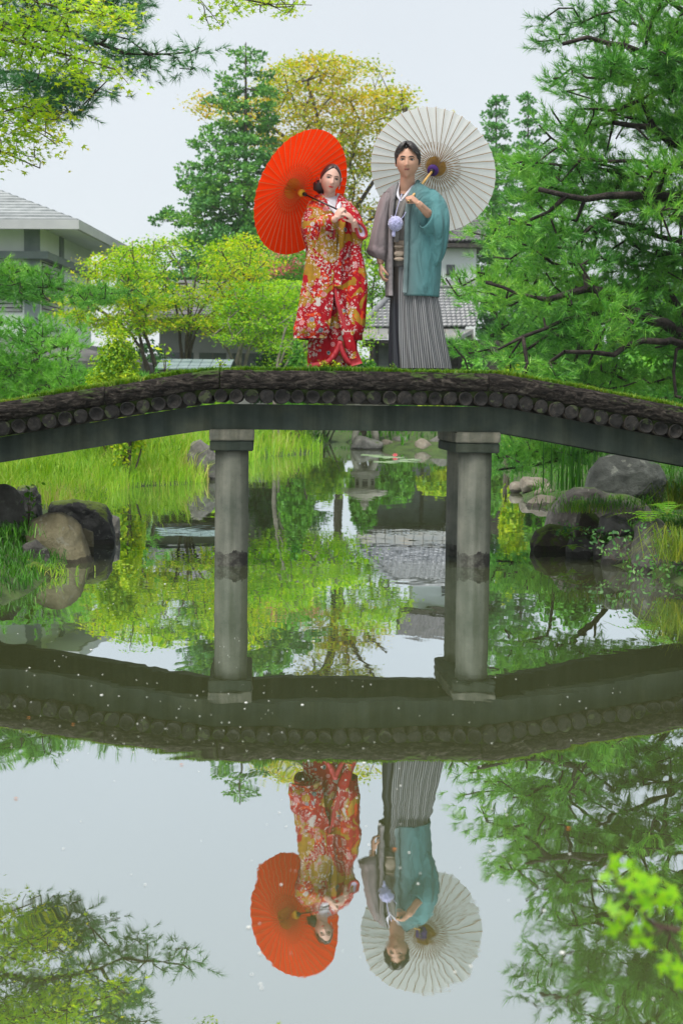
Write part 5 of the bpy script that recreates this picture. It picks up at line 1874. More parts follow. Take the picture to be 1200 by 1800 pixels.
# teal haori shading to mauve on his right side (dyed cloth)
m, n, l, out = nt_new('teal_haori')
v = coords(n, l, 'Object')
sx = n.new('ShaderNodeSeparateXYZ')
l.new(v, sx.inputs[0])
x = math_(n, l, 'ADD', sx.outputs['X'], math_(n, l, 'MULTIPLY_ADD', noise_tex(n, l, v, 5, 3), 0.05, -0.025))
rp = ramp(n, [(0.0, (0.215, 0.165, 0.175)), (0.24, (0.170, 0.150, 0.155)), (0.38, (0.115, 0.150, 0.155)), (0.52, (0.085, 0.165, 0.172)), (0.66, (0.070, 0.180, 0.190)), (1.0, (0.078, 0.200, 0.210))])
l.new(math_(n, l, 'MULTIPLY_ADD', x, 1.55, 0.60, clamp=True), rp.inputs['Fac'])
p_ = n.new('ShaderNodeBsdfPrincipled')
p_.inputs['Roughness'].default_value = 0.85
p_.inputs['Specular IOR Level'].default_value = 0.15
p_.inputs['Sheen Weight'].default_value = 0.08
l.new(rp.outputs[0], p_.inputs['Base Color'])
fold = noise_tex(n, l, coords(n, l, 'Object', (7, 7, 2.6)), 1.0, 3, 0.5, 1.0)
l.new(bump(n, l, fold, 0.8, 0.07), p_.inputs['Normal'])
l.new(p_.outputs[0], out.inputs[0])
M_haori = m

# striped hakama: dyed dark panel on his right leg, pin stripes elsewhere
m, n, l, out = nt_new('striped_hakama')
uvn = n.new('ShaderNodeUVMap')
sp = n.new('ShaderNodeSeparateXYZ')
l.new(uvn.outputs[0], sp.inputs[0])
u_ = sp.outputs['X']
saw = math_(n, l, 'FRACT', math_(n, l, 'MULTIPLY', u_, 84.0))
stripe = math_(n, l, 'GREATER_THAN', saw, 0.50)
sc_ = mixc(n, l, stripe, (0.034, 0.037, 0.044), (0.22, 0.22, 0.225))
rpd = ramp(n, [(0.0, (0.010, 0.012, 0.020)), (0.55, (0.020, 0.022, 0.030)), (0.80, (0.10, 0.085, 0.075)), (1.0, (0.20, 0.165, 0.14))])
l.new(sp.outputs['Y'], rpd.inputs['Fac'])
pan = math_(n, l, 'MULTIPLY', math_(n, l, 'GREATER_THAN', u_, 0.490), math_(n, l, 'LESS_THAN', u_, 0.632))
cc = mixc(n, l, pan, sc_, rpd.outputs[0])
p_ = n.new('ShaderNodeBsdfPrincipled')
p_.inputs['Roughness'].default_value = 0.6
l.new(cc, p_.inputs['Base Color'])
l.new(p_.outputs[0], out.inputs[0])
M_hakama = m

# bride's robe: red ground, gold clouds, clusters of white blossom, coloured rosettes
m, n, l, out = nt_new('floral_robe')
v = coords(n, l, 'Object')
vz = nd(n, 'ShaderNodeMapping')
vz.inputs['Scale'].default_value = (1, 0.55, 1)
l.new(v, vz.inputs['Vector'])
v = vz.outputs[0]
gold = noise_tex(n, l, v, 5.2, 3, 0.5, 1.2)
gc = mixc(n, l, noise_tex(n, l, v, 30, 3), (0.17, 0.085, 0.008), (0.40, 0.22, 0.018))
c = mixc(n, l, math_(n, l, 'GREATER_THAN', gold, 0.54), (0.30, 0.003, 0.010), gc)
org_ = noise_tex(n, l, v, 9.0, 2, 0.5, 1.5)
c = mixc(n, l, math_(n, l, 'GREATER_THAN', org_, 0.61), c, (0.50, 0.040, 0.006))


def voro(scale, warp=0.0, mk=None):
    t = n.new('ShaderNodeTexVoronoi')
    if mk:
        t.distance = 'MINKOWSKI'
        t.inputs['Exponent'].default_value = mk
    t.inputs['Scale'].default_value = scale
    nz = n.new('ShaderNodeTexNoise')
    nz.inputs['Scale'].default_value = scale * 1.1
    nz.inputs['Detail'].default_value = 2
    l.new(v, nz.inputs['Vector'])
    vm_ = n.new('ShaderNodeVectorMath')
    vm_.operation = 'MULTIPLY_ADD'
    l.new(nz.outputs['Color'], vm_.inputs[0])
    vm_.inputs[1].default_value = (warp, warp, warp)
    l.new(v, vm_.inputs[2])
    l.new(vm_.outputs[0], t.inputs['Vector'])
    return t


def hue(col, stops):
    s = n.new('ShaderNodeSeparateColor')
    l.new(col, s.inputs[0])
    r_ = ramp(n, stops, 'CONSTANT')
    l.new(s.outputs[0], r_.inputs['Fac'])
    return r_.outputs[0], s.outputs[1]


vb = voro(44, warp=0.020, mk=0.62)
mask = math_(n, l, 'MULTIPLY', math_(n, l, 'LESS_THAN', vb.outputs['Distance'], 1.02), math_(n, l, 'GREATER_THAN', noise_tex(n, l, v, 6.5, 3), 0.47))
wc, _ = hue(vb.outputs['Color'], [(0, (0.44, 0.34, 0.33)), (0.35, (0.50, 0.45, 0.43)), (0.6, (0.42, 0.20, 0.22)), (0.8, (0.36, 0.32, 0.27))])
c = mixc(n, l, mask, c, wc)
c = mixc(n, l, math_(n, l, 'MULTIPLY', mask, math_(n, l, 'LESS_THAN', vb.outputs['Distance'], 0.34)), c, (0.40, 0.06, 0.02))
vr = voro(17, warp=0.012)
rc, pick = hue(vr.outputs['Color'], [(0, (0.45, 0.10, 0.12)), (0.3, (0.40, 0.34, 0.32)), (0.5, (0.13, 0.10, 0.15)), (0.66, (0.030, 0.07, 0.09)), (0.8, (0.42, 0.24, 0.03))])
rm = math_(n, l, 'MULTIPLY', math_(n, l, 'LESS_THAN', vr.outputs['Distance'], 0.34), math_(n, l, 'GREATER_THAN', pick, 0.55))
petal = math_(n, l, 'GREATER_THAN', math_(n, l, 'SINE', math_(n, l, 'MULTIPLY', vr.outputs['Distance'], 48)), 0.2)
c2 = mixc(n, l, math_(n, l, 'MULTIPLY', petal, 0.5), rc, (0.45, 0.40, 0.38))
c = mixc(n, l, rm, c, c2)
p_ = n.new('ShaderNodeBsdfPrincipled')
p_.inputs['Roughness'].default_value = 0.75
p_.inputs['Specular IOR Level'].default_value = 0.2
p_.inputs['Sheen Weight'].default_value = 0.0
l.new(c, p_.inputs['Base Color'])
fold = noise_tex(n, l, coords(n, l, 'Object', (7, 7, 2.0)), 1.0, 3, 0.5, 0.8)
l.new(bump(n, l, fold, 0.7, 0.06), p_.inputs['Normal'])
l.new(p_.outputs[0], out.inputs[0])
M_robe = m

YP = 12.0
PZ = Z_DECK + 0.012


class Person:
    def __init__(s, px, label, group=None):
        b = P(px, 650, YP)
        s.base = np.array([b[0], YP, PZ])
        s.o = thing('person', label, 'person', tuple(s.base), group)

    def Q(s, px, py, dy=0.0):
        return P(px, py, YP + dy) - s.base


def dense(rows, k):
    """smooth (monotone cubic-ish) interpolation of table rows over the first column"""
    rows = np.array(rows, float)
    t = rows[:, 0]
    tt = np.linspace(t[0], t[-1], k)
    out_ = [tt]
    for c in range(1, rows.shape[1]):
        y = rows[:, c]
        m_ = np.gradient(y, t)
        i = np.clip(np.searchsorted(t, tt) - 1, 0, len(t) - 2)
        h = t[i + 1] - t[i]
        q = (tt - t[i]) / h
        out_.append((2 * q ** 3 - 3 * q ** 2 + 1) * y[i] + (q ** 3 - 2 * q ** 2 + q) * h * m_[i] + (-2 * q ** 3 + 3 * q ** 2) * y[i + 1] + (q ** 3 - q ** 2) * h * m_[i + 1])
    return np.stack(out_, -1)


def px_loft(pr, name, rows, mat, parent, k=40, nseg=48, folds=(), pw=1.0, cap=True, uv=False, skew=None):
    """closed garment volume; rows: (py, x_left, x_right, half depth, dy). folds: (count, amp, phase, from_row_fraction)"""
    D = dense(rows, k)
    V, UV = [], []
    A = np.arange(nseg + (1 if uv else 0)) * 2 * math.pi / nseg
    for i, (py, xl, xr, th, dy) in enumerate(D):
        a, b = pr.Q(xl, py, dy), pr.Q(xr, py, dy)
        if skew is not None:
            a, b = pr.Q(xl, py + skew[0] * i / (k - 1), dy), pr.Q(xr, py + skew[1] * i / (k - 1), dy)
        cx, rx = (a[0] + b[0]) / 2, (b[0] - a[0]) / 2
        f = i / (k - 1)
        ca, sa = np.cos(A), np.sin(A)
        ex = np.sign(ca) * np.abs(ca) ** pw
        ey = np.sign(sa) * np.abs(sa) ** pw
        mod = np.ones_like(A)
        for (cnt, amp, ph, f0) in folds:
            w = sstep(f0, min(1.0, f0 + 0.5), f)
            q = A * cnt / (2 * math.pi) + ph + 0.35 * math.sin(3.0 * f + ph)
            tri = 2 * np.abs((q % 1.0) - 0.5) - 0.5
            mod = mod + amp * w * (0.5 * tri + 0.5 * np.sin(2 * math.pi * q))
        x = cx + rx * ex * (1 + (mod - 1) * 0.35)
        y = dy + th * ey * mod
        z = a[2] + (b[2] - a[2]) * (ex + 1) / 2
        V.append(np.stack([x, y, z], -1))
        UV.append(np.stack([A / (2 * math.pi), np.full_like(A, 1 - f)], -1))
    nc = len(A)
    V = np.concatenate(V)
    Fc = [tuple(q) for q in grid_faces(k, nc, not uv)]
    if cap:
        Fc += [tuple(range(nseg)), tuple((k - 1) * nc + j for j in range(nseg - 1, -1, -1))]
    return obj(name, V, Fc, mat, parent, True, uv=np.concatenate(UV) if uv else None)


def open_coat(pr, name, rows, mat, parent, k=56, nseg=64, thick=0.006, folds=()):
    """robe open at the front; rows: (py, xl, xr, half depth, x_open_left, x_open_right, dy)"""
    D = dense(rows, k)
    V = []
    for i, (py, xl, xr, ry, ol, orr, dy) in enumerate(D):
        a, b, p1, p2 = pr.Q(xl, py, dy), pr.Q(xr, py, dy), pr.Q(ol, py, dy), pr.Q(orr, py, dy)
        cx, rx = (a[0] + b[0]) / 2, (b[0] - a[0]) / 2
        aL = -math.acos(np.clip((p1[0] - cx) / rx, -0.999, 0.999))
        aR = -math.acos(np.clip((p2[0] - cx) / rx, -0.999, 0.999))
        A = np.linspace(aL, aR - 2 * math.pi, nseg)
        f = i / (k - 1)
        mod = np.ones(nseg)
        for (cnt, amp, ph, f0) in folds:
            w = sstep(f0, min(1.0, f0 + 0.5), f)
            mod = mod + amp * w * np.sin(A * cnt + ph + 1.2 * math.sin(2.5 * f + ph))
        V.append(np.stack([cx + rx * np.cos(A) * (1 + (mod - 1) * 0.4), dy + ry * np.sin(A) * mod, np.full(nseg, (a[2] + b[2]) / 2)], -1))
    o = obj(name, np.concatenate(V), grid_faces(k, nseg), mat, parent, True)
    md = o.modifiers.new('cloth_thickness', 'SOLIDIFY')
    md.thickness = thick
    md.offset = 0
    return o


def ribbon(name, pts, width, thick, mat, parent, up=(0, -1, 0)):
    """flat band along points, facing 'up'"""
    pts = np.array(pts, float)
    rows = []
    for i in range(len(pts)):
        d = pts[min(i + 1, len(pts) - 1)] - pts[max(i - 1, 0)]
        d /= np.linalg.norm(d) + 1e-9
        nrm = np.array(up, float)
        s = np.cross(d, nrm)
        s /= np.linalg.norm(s) + 1e-9
        nrm = np.cross(s, d)
        w = width[i] if hasattr(width, '__len__') else width
        for (a, b) in ((-0.5, 0), (-0.3, 0.5), (0.3, 0.5), (0.5, 0), (0.3, -0.5), (-0.3, -0.5)):
            rows.append(pts[i] + s * a * w + nrm * b * thick)
    Fc = [tuple(q) for q in grid_faces(len(pts), 6, True)] + [tuple(range(6)), tuple((len(pts) - 1) * 6 + j for j in range(5, -1, -1))]
    return obj(name, rows, Fc, mat, parent, True)


def smooth_path(pts, k=16):
    pts = np.array(pts, float)
    t = np.linspace(0, 1, len(pts))
    return dense(np.column_stack([t, pts]), k)[:, 1:]


# ---------------------------------------------------------------- heads and hands
def head_shape(D, female=False):
    """unit directions -> head surface (face towards -Y), metres, centre at mid head"""
    x, y, z = D[:, 0], D[:, 1], D[:, 2]
    rx, ry, rz_ = (0.079, 0.098, 0.119) if not female else (0.072, 0.092, 0.113)
    front = np.clip(-y, 0, 1)
    low = np.clip(-z, 0, 1)
    X = rx * x * (1 - (0.30 if not female else 0.40) * low ** 1.8) * (1 + 0.05 * np.exp(-((z - 0.35) / 0.3) ** 2))
    Y = ry * y * (1 - 0.12 * low * (y > 0)) + 0.012 * low ** 2 * (y > 0) * -1
    Z = rz_ * z
    # flatten the face plane a little, jaw/chin forward
    Y = np.where(y < 0, Y * (0.90 + 0.06 * low), Y)
    Y = Y - 0.010 * np.exp(-((z + 0.93) / 0.18) ** 2 - (x / 0.35) ** 2) * (y < 0.2)
    g = lambda cx, cz, sx_, sz_: np.exp(-((X - cx) / sx_) ** 2 - ((Z - cz) / sz_) ** 2) * front ** 0.5
    nose = g(0, -0.034, 0.0115, 0.014) * 0.021 + g(0, -0.012, 0.008, 0.020) * 0.011
    nose += (g(0.010, -0.038, 0.006, 0.007) + g(-0.010, -0.038, 0.006, 0.007)) * 0.006
    sock = (g(0.031, 0.004, 0.019, 0.012) + g(-0.031, 0.004, 0.019, 0.012)) * 0.0075
    brow = (g(0.030, 0.026, 0.024, 0.008) + g(-0.030, 0.026, 0.024, 0.008)) * 0.0035
    lips = g(0, -0.060, 0.020, 0.008) * 0.005
    chk = (g(0.040, -0.030, 0.018, 0.018) + g(-0.040, -0.030, 0.018, 0.018)) * 0.003
    Y = Y - nose + sock - brow - lips - chk
    return np.stack([X, Y, Z], -1)


def sphere_dirs(nu, nv):
    th = np.linspace(0.0, math.pi, nv)
    ph = np.arange(nu) * 2 * math.pi / nu
    T, Pn = np.meshgrid(th, ph, indexing='ij')
    D = np.stack([np.sin(T) * np.sin(Pn), -np.sin(T) * np.cos(Pn), np.cos(T)], -1).reshape(-1, 3)
    return D, grid_faces(nv, nu, True), T.ravel(), np.where(Pn > math.pi, Pn - 2 * math.pi, Pn).ravel()


def ellipsoid(c, r, Rm=None, nu=20, nv=12):
    D, Fq, _, _ = sphere_dirs(nu, nv)
    V = D * np.array(r)
    if Rm is not None:
        V = V @ np.array(Rm).T
    return V + np.array(c), [tuple(q) for q in Fq]


def hand_parts(mb, wrist, f, s, nrm, curl, scale=1.0, thumb=(0.55, 0.6, 0.5), splay=0.0):
    """palm, four jointed fingers of unequal length and a thumb from the side of the palm"""
    f, s, nrm = [np.array(a, float) / np.linalg.norm(a) for a in (f, s, nrm)]
    w = np.array(wrist, float)
    Rm = np.stack([s, f, nrm], 1)
    V, Fc = ellipsoid(w + f * 0.048 * scale, (0.040 * scale, 0.054 * scale, 0.0150 * scale), Rm)
    mb.add(V, Fc)
    for i, (ln, off, fw) in enumerate(((0.92, 0.029, 0.088), (1.0, 0.010, 0.093), (0.94, -0.009, 0.090), (0.75, -0.027, 0.082))):
        p = w + f * fw * scale + s * off * scale
        pts = [w + f * 0.05 * scale + s * off * 0.8 * scale, p]
        a = 0.0
        d0 = f + s * splay * (1.5 - i) * 0.1
        d0 /= np.linalg.norm(d0)
        for (c_, L) in zip(curl, (0.043, 0.027, 0.022)):
            a += c_
            d = d0 * math.cos(a) + nrm * math.sin(a)
            p = p + d * L * ln * scale
            pts.append(p)
        mb.tube(pts, np.array([0.010, 0.0098, 0.0092, 0.0085, 0.0068]) * scale, 8)
    p = w + f * 0.022 * scale + s * 0.024 * scale
    t1 = f * thumb[0] + s * thumb[1] + nrm * thumb[2]
    t1 /= np.linalg.norm(t1)
    t2 = f * 0.75 + nrm * 0.75 - s * 0.15
    t2 /= np.linalg.norm(t2)
    q1 = p + t1 * 0.045 * scale
    q2 = q1 + (t1 * 0.6 + t2 * 0.4) * 0.032 * scale
    q3 = q2 + t2 * 0.026 * scale
    mb.tube([p, q1, q2, q3], np.array([0.0135, 0.0115, 0.0105, 0.008]) * scale, 8)


def body_mesh(name, mb, mat, parent, voxel=0.0042):
    """fuse overlapping limbs into one continuous skin"""
    me = make_mesh('tmp_body', np.concatenate(mb.V), mb.F, mat)
    t = bpy.data.objects.new('tmp_body', me)
    COL.objects.link(t)
    md = t.modifiers.new('r', 'REMESH')
    md.mode = 'VOXEL'
    md.voxel_size = voxel
    md.use_smooth_shade = True
    sm = t.modifiers.new('s', 'SMOOTH')
    sm.factor = 0.5
    sm.iterations = 2
    dg = bpy.context.evaluated_depsgraph_get()
    ev_ = t.evaluated_get(dg)
    nm = bpy.data.meshes.new_from_object(ev_)
    bpy.data.objects.remove(t)
    nm.name = name
    nm.materials.clear()
    nm.materials.append(mat)
    nm.polygons.foreach_set('use_smooth', np.ones(len(nm.polygons), dtype=bool))
    o = bpy.data.objects.new(name, nm)
    COL.objects.link(o)
    o.parent = parent
    return o


def rotm(yaw=0.0, roll=0.0, pitch=0.0):
    return np.array(Matrix.Rotation(yaw, 3, 'Z') @ Matrix.Rotation(roll, 3, 'Y') @ Matrix.Rotation(pitch, 3, 'X'))


def face(parent, c, Rm, scale, female, lipmat, browmat):
    """eyes, brows and lips set on the head surface"""
    D, _, _, _ = sphere_dirs(120, 80)
    S = head_shape(D, female)
    Fr = S[S[:, 1] < 0]

    def at(x, z):
        k = np.argsort((Fr[:, 0] - x) ** 2 + (Fr[:, 2] - z) ** 2)[:4]
        return np.array([x, Fr[k, 1].mean(), z])

    def put(V):
        return (np.asarray(V) * scale) @ Rm.T + np.array(c)
    for sx_ in (-1, 1):
        e = at(sx_ * 0.0305, 0.003)
        V, Fc = ellipsoid(e + np.array([0, 0.0028, 0]), (0.0145, 0.0052, 0.0056 if female else 0.0046))
        eye = obj('eye', put(V), Fc, M_eyew, parent)
        V, Fc = ellipsoid(e + np.array([0, -0.0008, 0.0004]), (0.0078, 0.0034, 0.0062 if female else 0.0054), None, 14, 8)
        obj('iris', put(V), Fc, M_iris, eye)
        # upper lid line
        pts = [at(sx_ * (0.0305 + dx), 0.003 + dz) + np.array([0, -0.0012, 0]) for (dx, dz) in ((-0.016, 0.0005), (-0.008, 0.0058), (0.0, 0.0075), (0.009, 0.0062), (0.0175, 0.0015))]
        V, Fc = tube(pts, [0.0010, 0.0024, 0.0029, 0.0028, 0.0014], 6)
        obj('eyelid', put(V), Fc, browmat, eye)
        pts = [at(sx_ * x, z) + np.array([0, -0.0006, 0]) for (x, z) in ((0.013, 0.0215), (0.024, 0.0252), (0.036, 0.0258), (0.047, 0.0205))]
        V, Fc = tube(pts, np.array([0.0024, 0.0032, 0.0028, 0.0010]) * (0.95 if female else 1.45), 6)
        obj('eyebrow', put(V), Fc, browmat, parent)
    for (z0, h, w) in ((-0.0575, 0.0032, 0.0215), (-0.0635, 0.0038, 0.0185)):
        pts = [at(x * w, z0 + (0.0022 * abs(x) ** 1.5 if z0 > -0.06 else 0.0035 * x * x)) + np.array([0, -0.0004, 0]) for x in (-1, -0.6, -0.25, 0, 0.25, 0.6, 1)]
        V, Fc = tube(pts, np.array([0.0006, 0.8 * h, h, 0.9 * h, h, 0.8 * h, 0.0006]), 6)
        obj('lip', put(V), Fc, lipmat, parent)


def hair_shell(parent, c, Rm, scale, female, line, vol, mat, name='hair', ridge=0.012, nu=150, nv=100):
    """hair as one surface: proud of the skull above the hairline, tucked inside below it"""
    D, Fq, T, Ph = sphere_dirs(nu, nv)
    S = head_shape(D, female)
    S[:, 1] = np.where(S[:, 1] < 0, np.maximum(S[:, 1], D[:, 1] * (0.092 if not female else 0.086)), S[:, 1])
    zl = np.interp(np.abs(Ph), [R(a) for a, _ in line], [b for _, b in line])
    zl = zl + 0.006 * np.sin(Ph * 17 + 1.0) * (0 if female else 1)
    k = sstep(-0.010, 0.012, S[:, 2] - zl)
    v_ = vol(D, Ph, S)
    rg = ridge * (np.sin(Ph * 31 + 5 * D[:, 2] + 2 * np.sin(Ph * 5)) * 0.5 + 0.5 * np.sin(Ph * 13 + 9 * D[:, 2])) * np.sin(T) ** 0.6
    s_ = 0.93 + k * (v_ - 0.93 + rg)
    V = (S * s_[:, None] * scale) @ Rm.T + np.array(c)
    return obj(name, V, Fq, mat, parent)


# ================================================================ the groom
GP = 'couple on the bridge'
man = Person(737, 'man in teal haori and striped hakama resting a white parasol on his shoulder', GP)
Q = man.Q
mo = man.o
hc = Q(716.5, 283.5, -0.035)
RmM = rotm(R(-6), R(1), R(2))
D, Fq, _, _ = sphere_dirs(110, 80)
hs = 1.13
mb = MB()
mb.add((head_shape(D) * hs) @ RmM.T + hc, [tuple(q) for q in Fq])
for sx_ in (-1, 1):             # ears
    V, Fc = ellipsoid(np.array([sx_ * 0.080, 0.012, -0.008]) * hs, (0.009, 0.017, 0.031), rotm(sx_ * R(20)))
    mb.add(V @ RmM.T + hc, Fc)
nb = Q(715, 334, 0.02)
mb.tube([hc + np.array([0, 0.02, -0.05]), hc + np.array([0, 0.022, -0.11]), nb, nb + np.array([0.0, 0.02, -0.10])], [0.058, 0.056, 0.060, 0.10], 20)
tor = [Q(722, 350, 0.02), Q(724, 390, 0.01), Q(727, 440, 0.01), Q(730, 470, 0.01)]
mb.tube(tor, [0.13, 0.135, 0.125, 0.125], 20)
for lx in (715, 748):
    mb.tube([Q(722 + (lx - 722) * 0.5, 470, 0), Q(lx, 550, 0), Q(lx, 640, 0.02)], [0.085, 0.06, 0.045], 14)
# his left arm raised to hold the parasol; shaft axis from grip G to canopy apex
G_m = Q(720, 350.5, -0.215)
AP_m = P(768, 289.5, YP + 0.45) - man.base
AX_m = (AP_m - G_m)
LEN_m = np.linalg.norm(AX_m)
AX_m /= LEN_m
f = np.array([-0.72, 0.0, 0.69])
f -= AX_m * (f @ AX_m)
f /= np.linalg.norm(f)
nrm = np.cross(f, AX_m)
if nrm[0] > 0:
    nrm = -nrm
s_ = AX_m
wr = G_m - f * 0.080 - nrm * 0.024
el = Q(779, 403, 0.01)
mb.tube([Q(768, 350, 0.0), Q(777, 378, -0.04), el], [0.055, 0.05, 0.042], 14)
mb.tube([el, el + (wr - el) * 0.4, wr, wr + f * 0.02], [0.036, 0.038, 0.027, 0.026], 14)
hand_parts(mb, wr, f, s_, nrm, (R(62), R(85), R(60)), 0.96, (0.5, 0.25, 0.75))
# his right arm hanging
wr2 = Q(668.5, 463, -0.03)
mb.tube([Q(682, 350, 0.0), Q(672, 400, 0.03), Q(667, 430, 0.0), wr2], [0.055, 0.046, 0.040, 0.027], 14)
hand_parts(mb, wr2, (0.04, -0.12, -1), (0.15, -0.98, 0.1), (0.95, 0.15, 0.05), (R(28), R(35), R(25)), 0.98, (0.75, 0.35, 0.35))
body_mesh('body', mb, S_man, mo)
face(mo, hc, RmM, hs, False, M_lipm, M_hairm)


def vol_m(D, Ph, S):
    v_ = 1.085 + 0.06 * np.clip(D[:, 2], 0, 1) + 0.035 * np.exp(-((np.abs(Ph) - R(50)) / R(28)) ** 2) * np.clip(D[:, 2] + 0.3, 0, 1)
    return v_ - 0.05 * np.exp(-((Ph + R(8)) / R(9)) ** 2) * (D[:, 2] > 0.2) * np.clip(1 - D[:, 2], 0, 1)


hair_shell(mo, hc, RmM, hs, False, [(0, 0.082), (18, 0.080), (34, 0.066), (48, 0.036), (62, 0.010), (78, -0.026), (90, -0.022), (104, 0.006), (122, -0.05), (150, -0.085), (180, -0.09)], vol_m, M_hairm)
r = np.random.default_rng(9)
EL = np.array([0.081, 0.100, 0.121])
for k in range(30):             # curtain fringe: locks sweep out and down from a parting above his right eye
    side = -1 if k < 11 else 1
    q = (k / 10.0) if side < 0 else (k - 11) / 18.0
    az0 = R(-13) + side * R(3 + 16 * q)
    el0 = 1.05 + 0.2 * r.random()
    az2 = side * R(34 + 58 * q + 6 * r.normal()) if side > 0 else -R(36 + 52 * q)
    el2 = (0.46 - 0.42 * q) + 0.10 * r.random()
    pts = []
    for t in np.linspace(0, 1, 6):
        az = az0 + (az2 - az0) * t ** 1.25
        el_ = el0 + (el2 - el0) * t ** 1.1
        d = np.array([math.sin(az) * math.cos(el_), -math.cos(az) * math.cos(el_), math.sin(el_)])
        pts.append(d * EL * (1.06 + 0.10 * math.sin(math.pi * min(1, t * 1.05)) + 0.03 * r.random()))
    pts = smooth_path(pts, 10) * hs
    V, Fc = tube(pts, np.interp(np.linspace(0, 1, 10), [0, 0.3, 0.75, 1], [0.007, 0.0115, 0.010, 0.0015]), 7)
    obj('hair_lock', V @ RmM.T + hc, Fc, M_hairm, mo)

# clothes
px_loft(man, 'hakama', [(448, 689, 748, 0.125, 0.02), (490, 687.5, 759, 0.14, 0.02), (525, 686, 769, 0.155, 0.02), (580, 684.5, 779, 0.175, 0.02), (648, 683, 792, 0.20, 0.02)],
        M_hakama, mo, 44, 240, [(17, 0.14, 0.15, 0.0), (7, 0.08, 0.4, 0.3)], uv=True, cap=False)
px_loft(man, 'inner_kimono', [(343, 692, 738, 0.085, 0.03), (352, 688, 742, 0.112, 0.01), (395, 685, 745, 0.128, 0.01), (435, 684, 745, 0.125, 0.01), (470, 686, 750, 0.13, 0.015)],
        M_innerk, mo, 30, 48)
px_loft(man, 'obi', [(425, 684, 744, 0.131, 0.01), (430, 683, 745, 0.136, 0.01), (440, 683, 745, 0.1345, 0.01), (444, 683, 745, 0.138, 0.01), (457, 684, 745, 0.136, 0.01)], M_obi, mo, 24, 48)
for (py, hh) in ((433, 2.2), (445.5, 5.0), (455, 3.5)):
    a, b = Q(692, py, -0.130), Q(711, py, -0.136)
    V, Fc = ellipsoid((a + b) / 2, ((b[0] - a[0]) / 2, 0.014, hh / 225))
    obj('obi_knot', V, Fc, M_obi, mo)
open_coat(man, 'haori', [(321, 698, 737, 0.065, 700, 733, 0.03), (330, 685, 752, 0.10, 697, 724, 0.02), (340, 676, 770, 0.12, 695, 718, 0.015), (356, 672, 780, 0.135, 693, 714.5, 0.01),
                         (395, 674, 779, 0.150, 691, 711.5, 0.01), (430, 675, 776, 0.155, 690, 711, 0.01), (470, 676.5, 774, 0.160, 690, 709.5, 0.01), (522, 677.5, 770.5, 0.170, 689.5, 708, 0.01)],
          M_haori, mo, 60, 80, 0.008, [(5, 0.020, 0.3, 0.3), (9, 0.016, 1.3, 0.35)])
# lapels and collars
for (nm, pts, w, mt) in (
        ('lapel', [(735, 317, 0.03), (731, 328, -0.06), (722, 345, -0.125), (716, 370, -0.148), (714.5, 410, -0.160), (713.5, 460, -0.165), (711, 514, -0.172)], [0.03, 0.042, 0.046, 0.044, 0.040, 0.036, 0.034], M_haori),
        ('lapel', [(699, 322, 0.02), (694, 335, -0.06), (689.5, 352, -0.110), (687, 380, -0.128), (686.5, 430, -0.140), (686.5, 480, -0.150), (686.5, 519, -0.158)], [0.028, 0.036, 0.038, 0.036, 0.034, 0.032, 0.032], M_haori),
        ('under_collar', [(729, 317, 0.02), (724, 328, -0.045), (714, 341, -0.090), (704, 353, -0.112)], [0.012, 0.020, 0.022, 0.012], M_cloth_white),
        ('kimono_collar', [(728, 328, -0.070), (719, 345, -0.118), (709, 364, -0.136), (700, 392, -0.140), (696, 425, -0.142)], [0.024, 0.034, 0.038, 0.04, 0.04], M_innerk),
        ('under_collar', [(702, 320, 0.02), (699, 331, -0.040), (699, 343, -0.086), (704, 353, -0.108)], [0.012, 0.020, 0.022, 0.012], M_cloth_white)):
    ribbon(nm, smooth_path([Q(*q) for q in pts], 18), np.interp(np.linspace(0, 1, 18), np.linspace(0, 1, len(w)), w), 0.005 if nm == 'under_collar' else 0.012, mt, mo)
px_loft(man, 'sleeve', [(338, 674, 692, 0.06, 0.01), (350, 667, 690, 0.10, 0.01), (370, 661, 687, 0.115, 0.0), (400, 654.5, 685, 0.11, -0.01), (430, 648, 683, 0.085, -0.02), (447, 645, 680, 0.06, -0.02), (450, 648, 678, 0.035, -0.02)],
        M_haori, mo, 40, 48, [(7, 0.10, 0.2, 0.15)], 0.9, skew=(-2, 10))
px_loft(man, 'sleeve', [(333, 744, 764, 0.06, 0.01), (345, 745, 777, 0.10, 0.0), (362, 746, 786, 0.125, -0.02), (382, 746, 790, 0.135, -0.05), (398, 748, 790, 0.135, -0.06), (420, 751, 788, 0.11, -0.055),
                        (448, 753, 781, 0.075, -0.05), (468, 756, 770, 0.045, -0.05), (473, 759, 766, 0.02, -0.05)],
        M_haori, mo, 50, 56, [(6, 0.16, 0.4, 0.1), (11, 0.07, 0.1, 0.2)], 0.9)
# dark sleeve opening where the forearm comes out
pts = [Q(748, 368, -0.19), Q(745.5, 380, -0.205), Q(747, 396, -0.20), Q(750, 410, -0.17)]
fa = (wr - el) / np.linalg.norm(wr - el)
ux = np.cross(fa, (0, 0, 1.0))
ux /= np.linalg.norm(ux)
uz = np.cross(ux, fa)
V = []
for (t, ru, rv) in ((0.74, 0.056, 0.094), (0.70, 0.060, 0.100), (0.55, 0.066, 0.110), (0.35, 0.070, 0.115), (0.10, 0.062, 0.10)):
    cc_ = el + (wr - el) * t + np.array([0, 0, -0.042])
    for k in range(28):
        a = 2 * math.pi * k / 28
        V.append(cc_ + ux * ru * math.cos(a) * (1 + 0.05 * math.sin(3 * a + 6 * t)) + uz * rv * math.sin(a))
o = obj('cuff', V, grid_faces(5, 28, True), M_haori, mo)
md = o.modifiers.new('cloth_thickness', 'SOLIDIFY')
md.thickness = 0.007
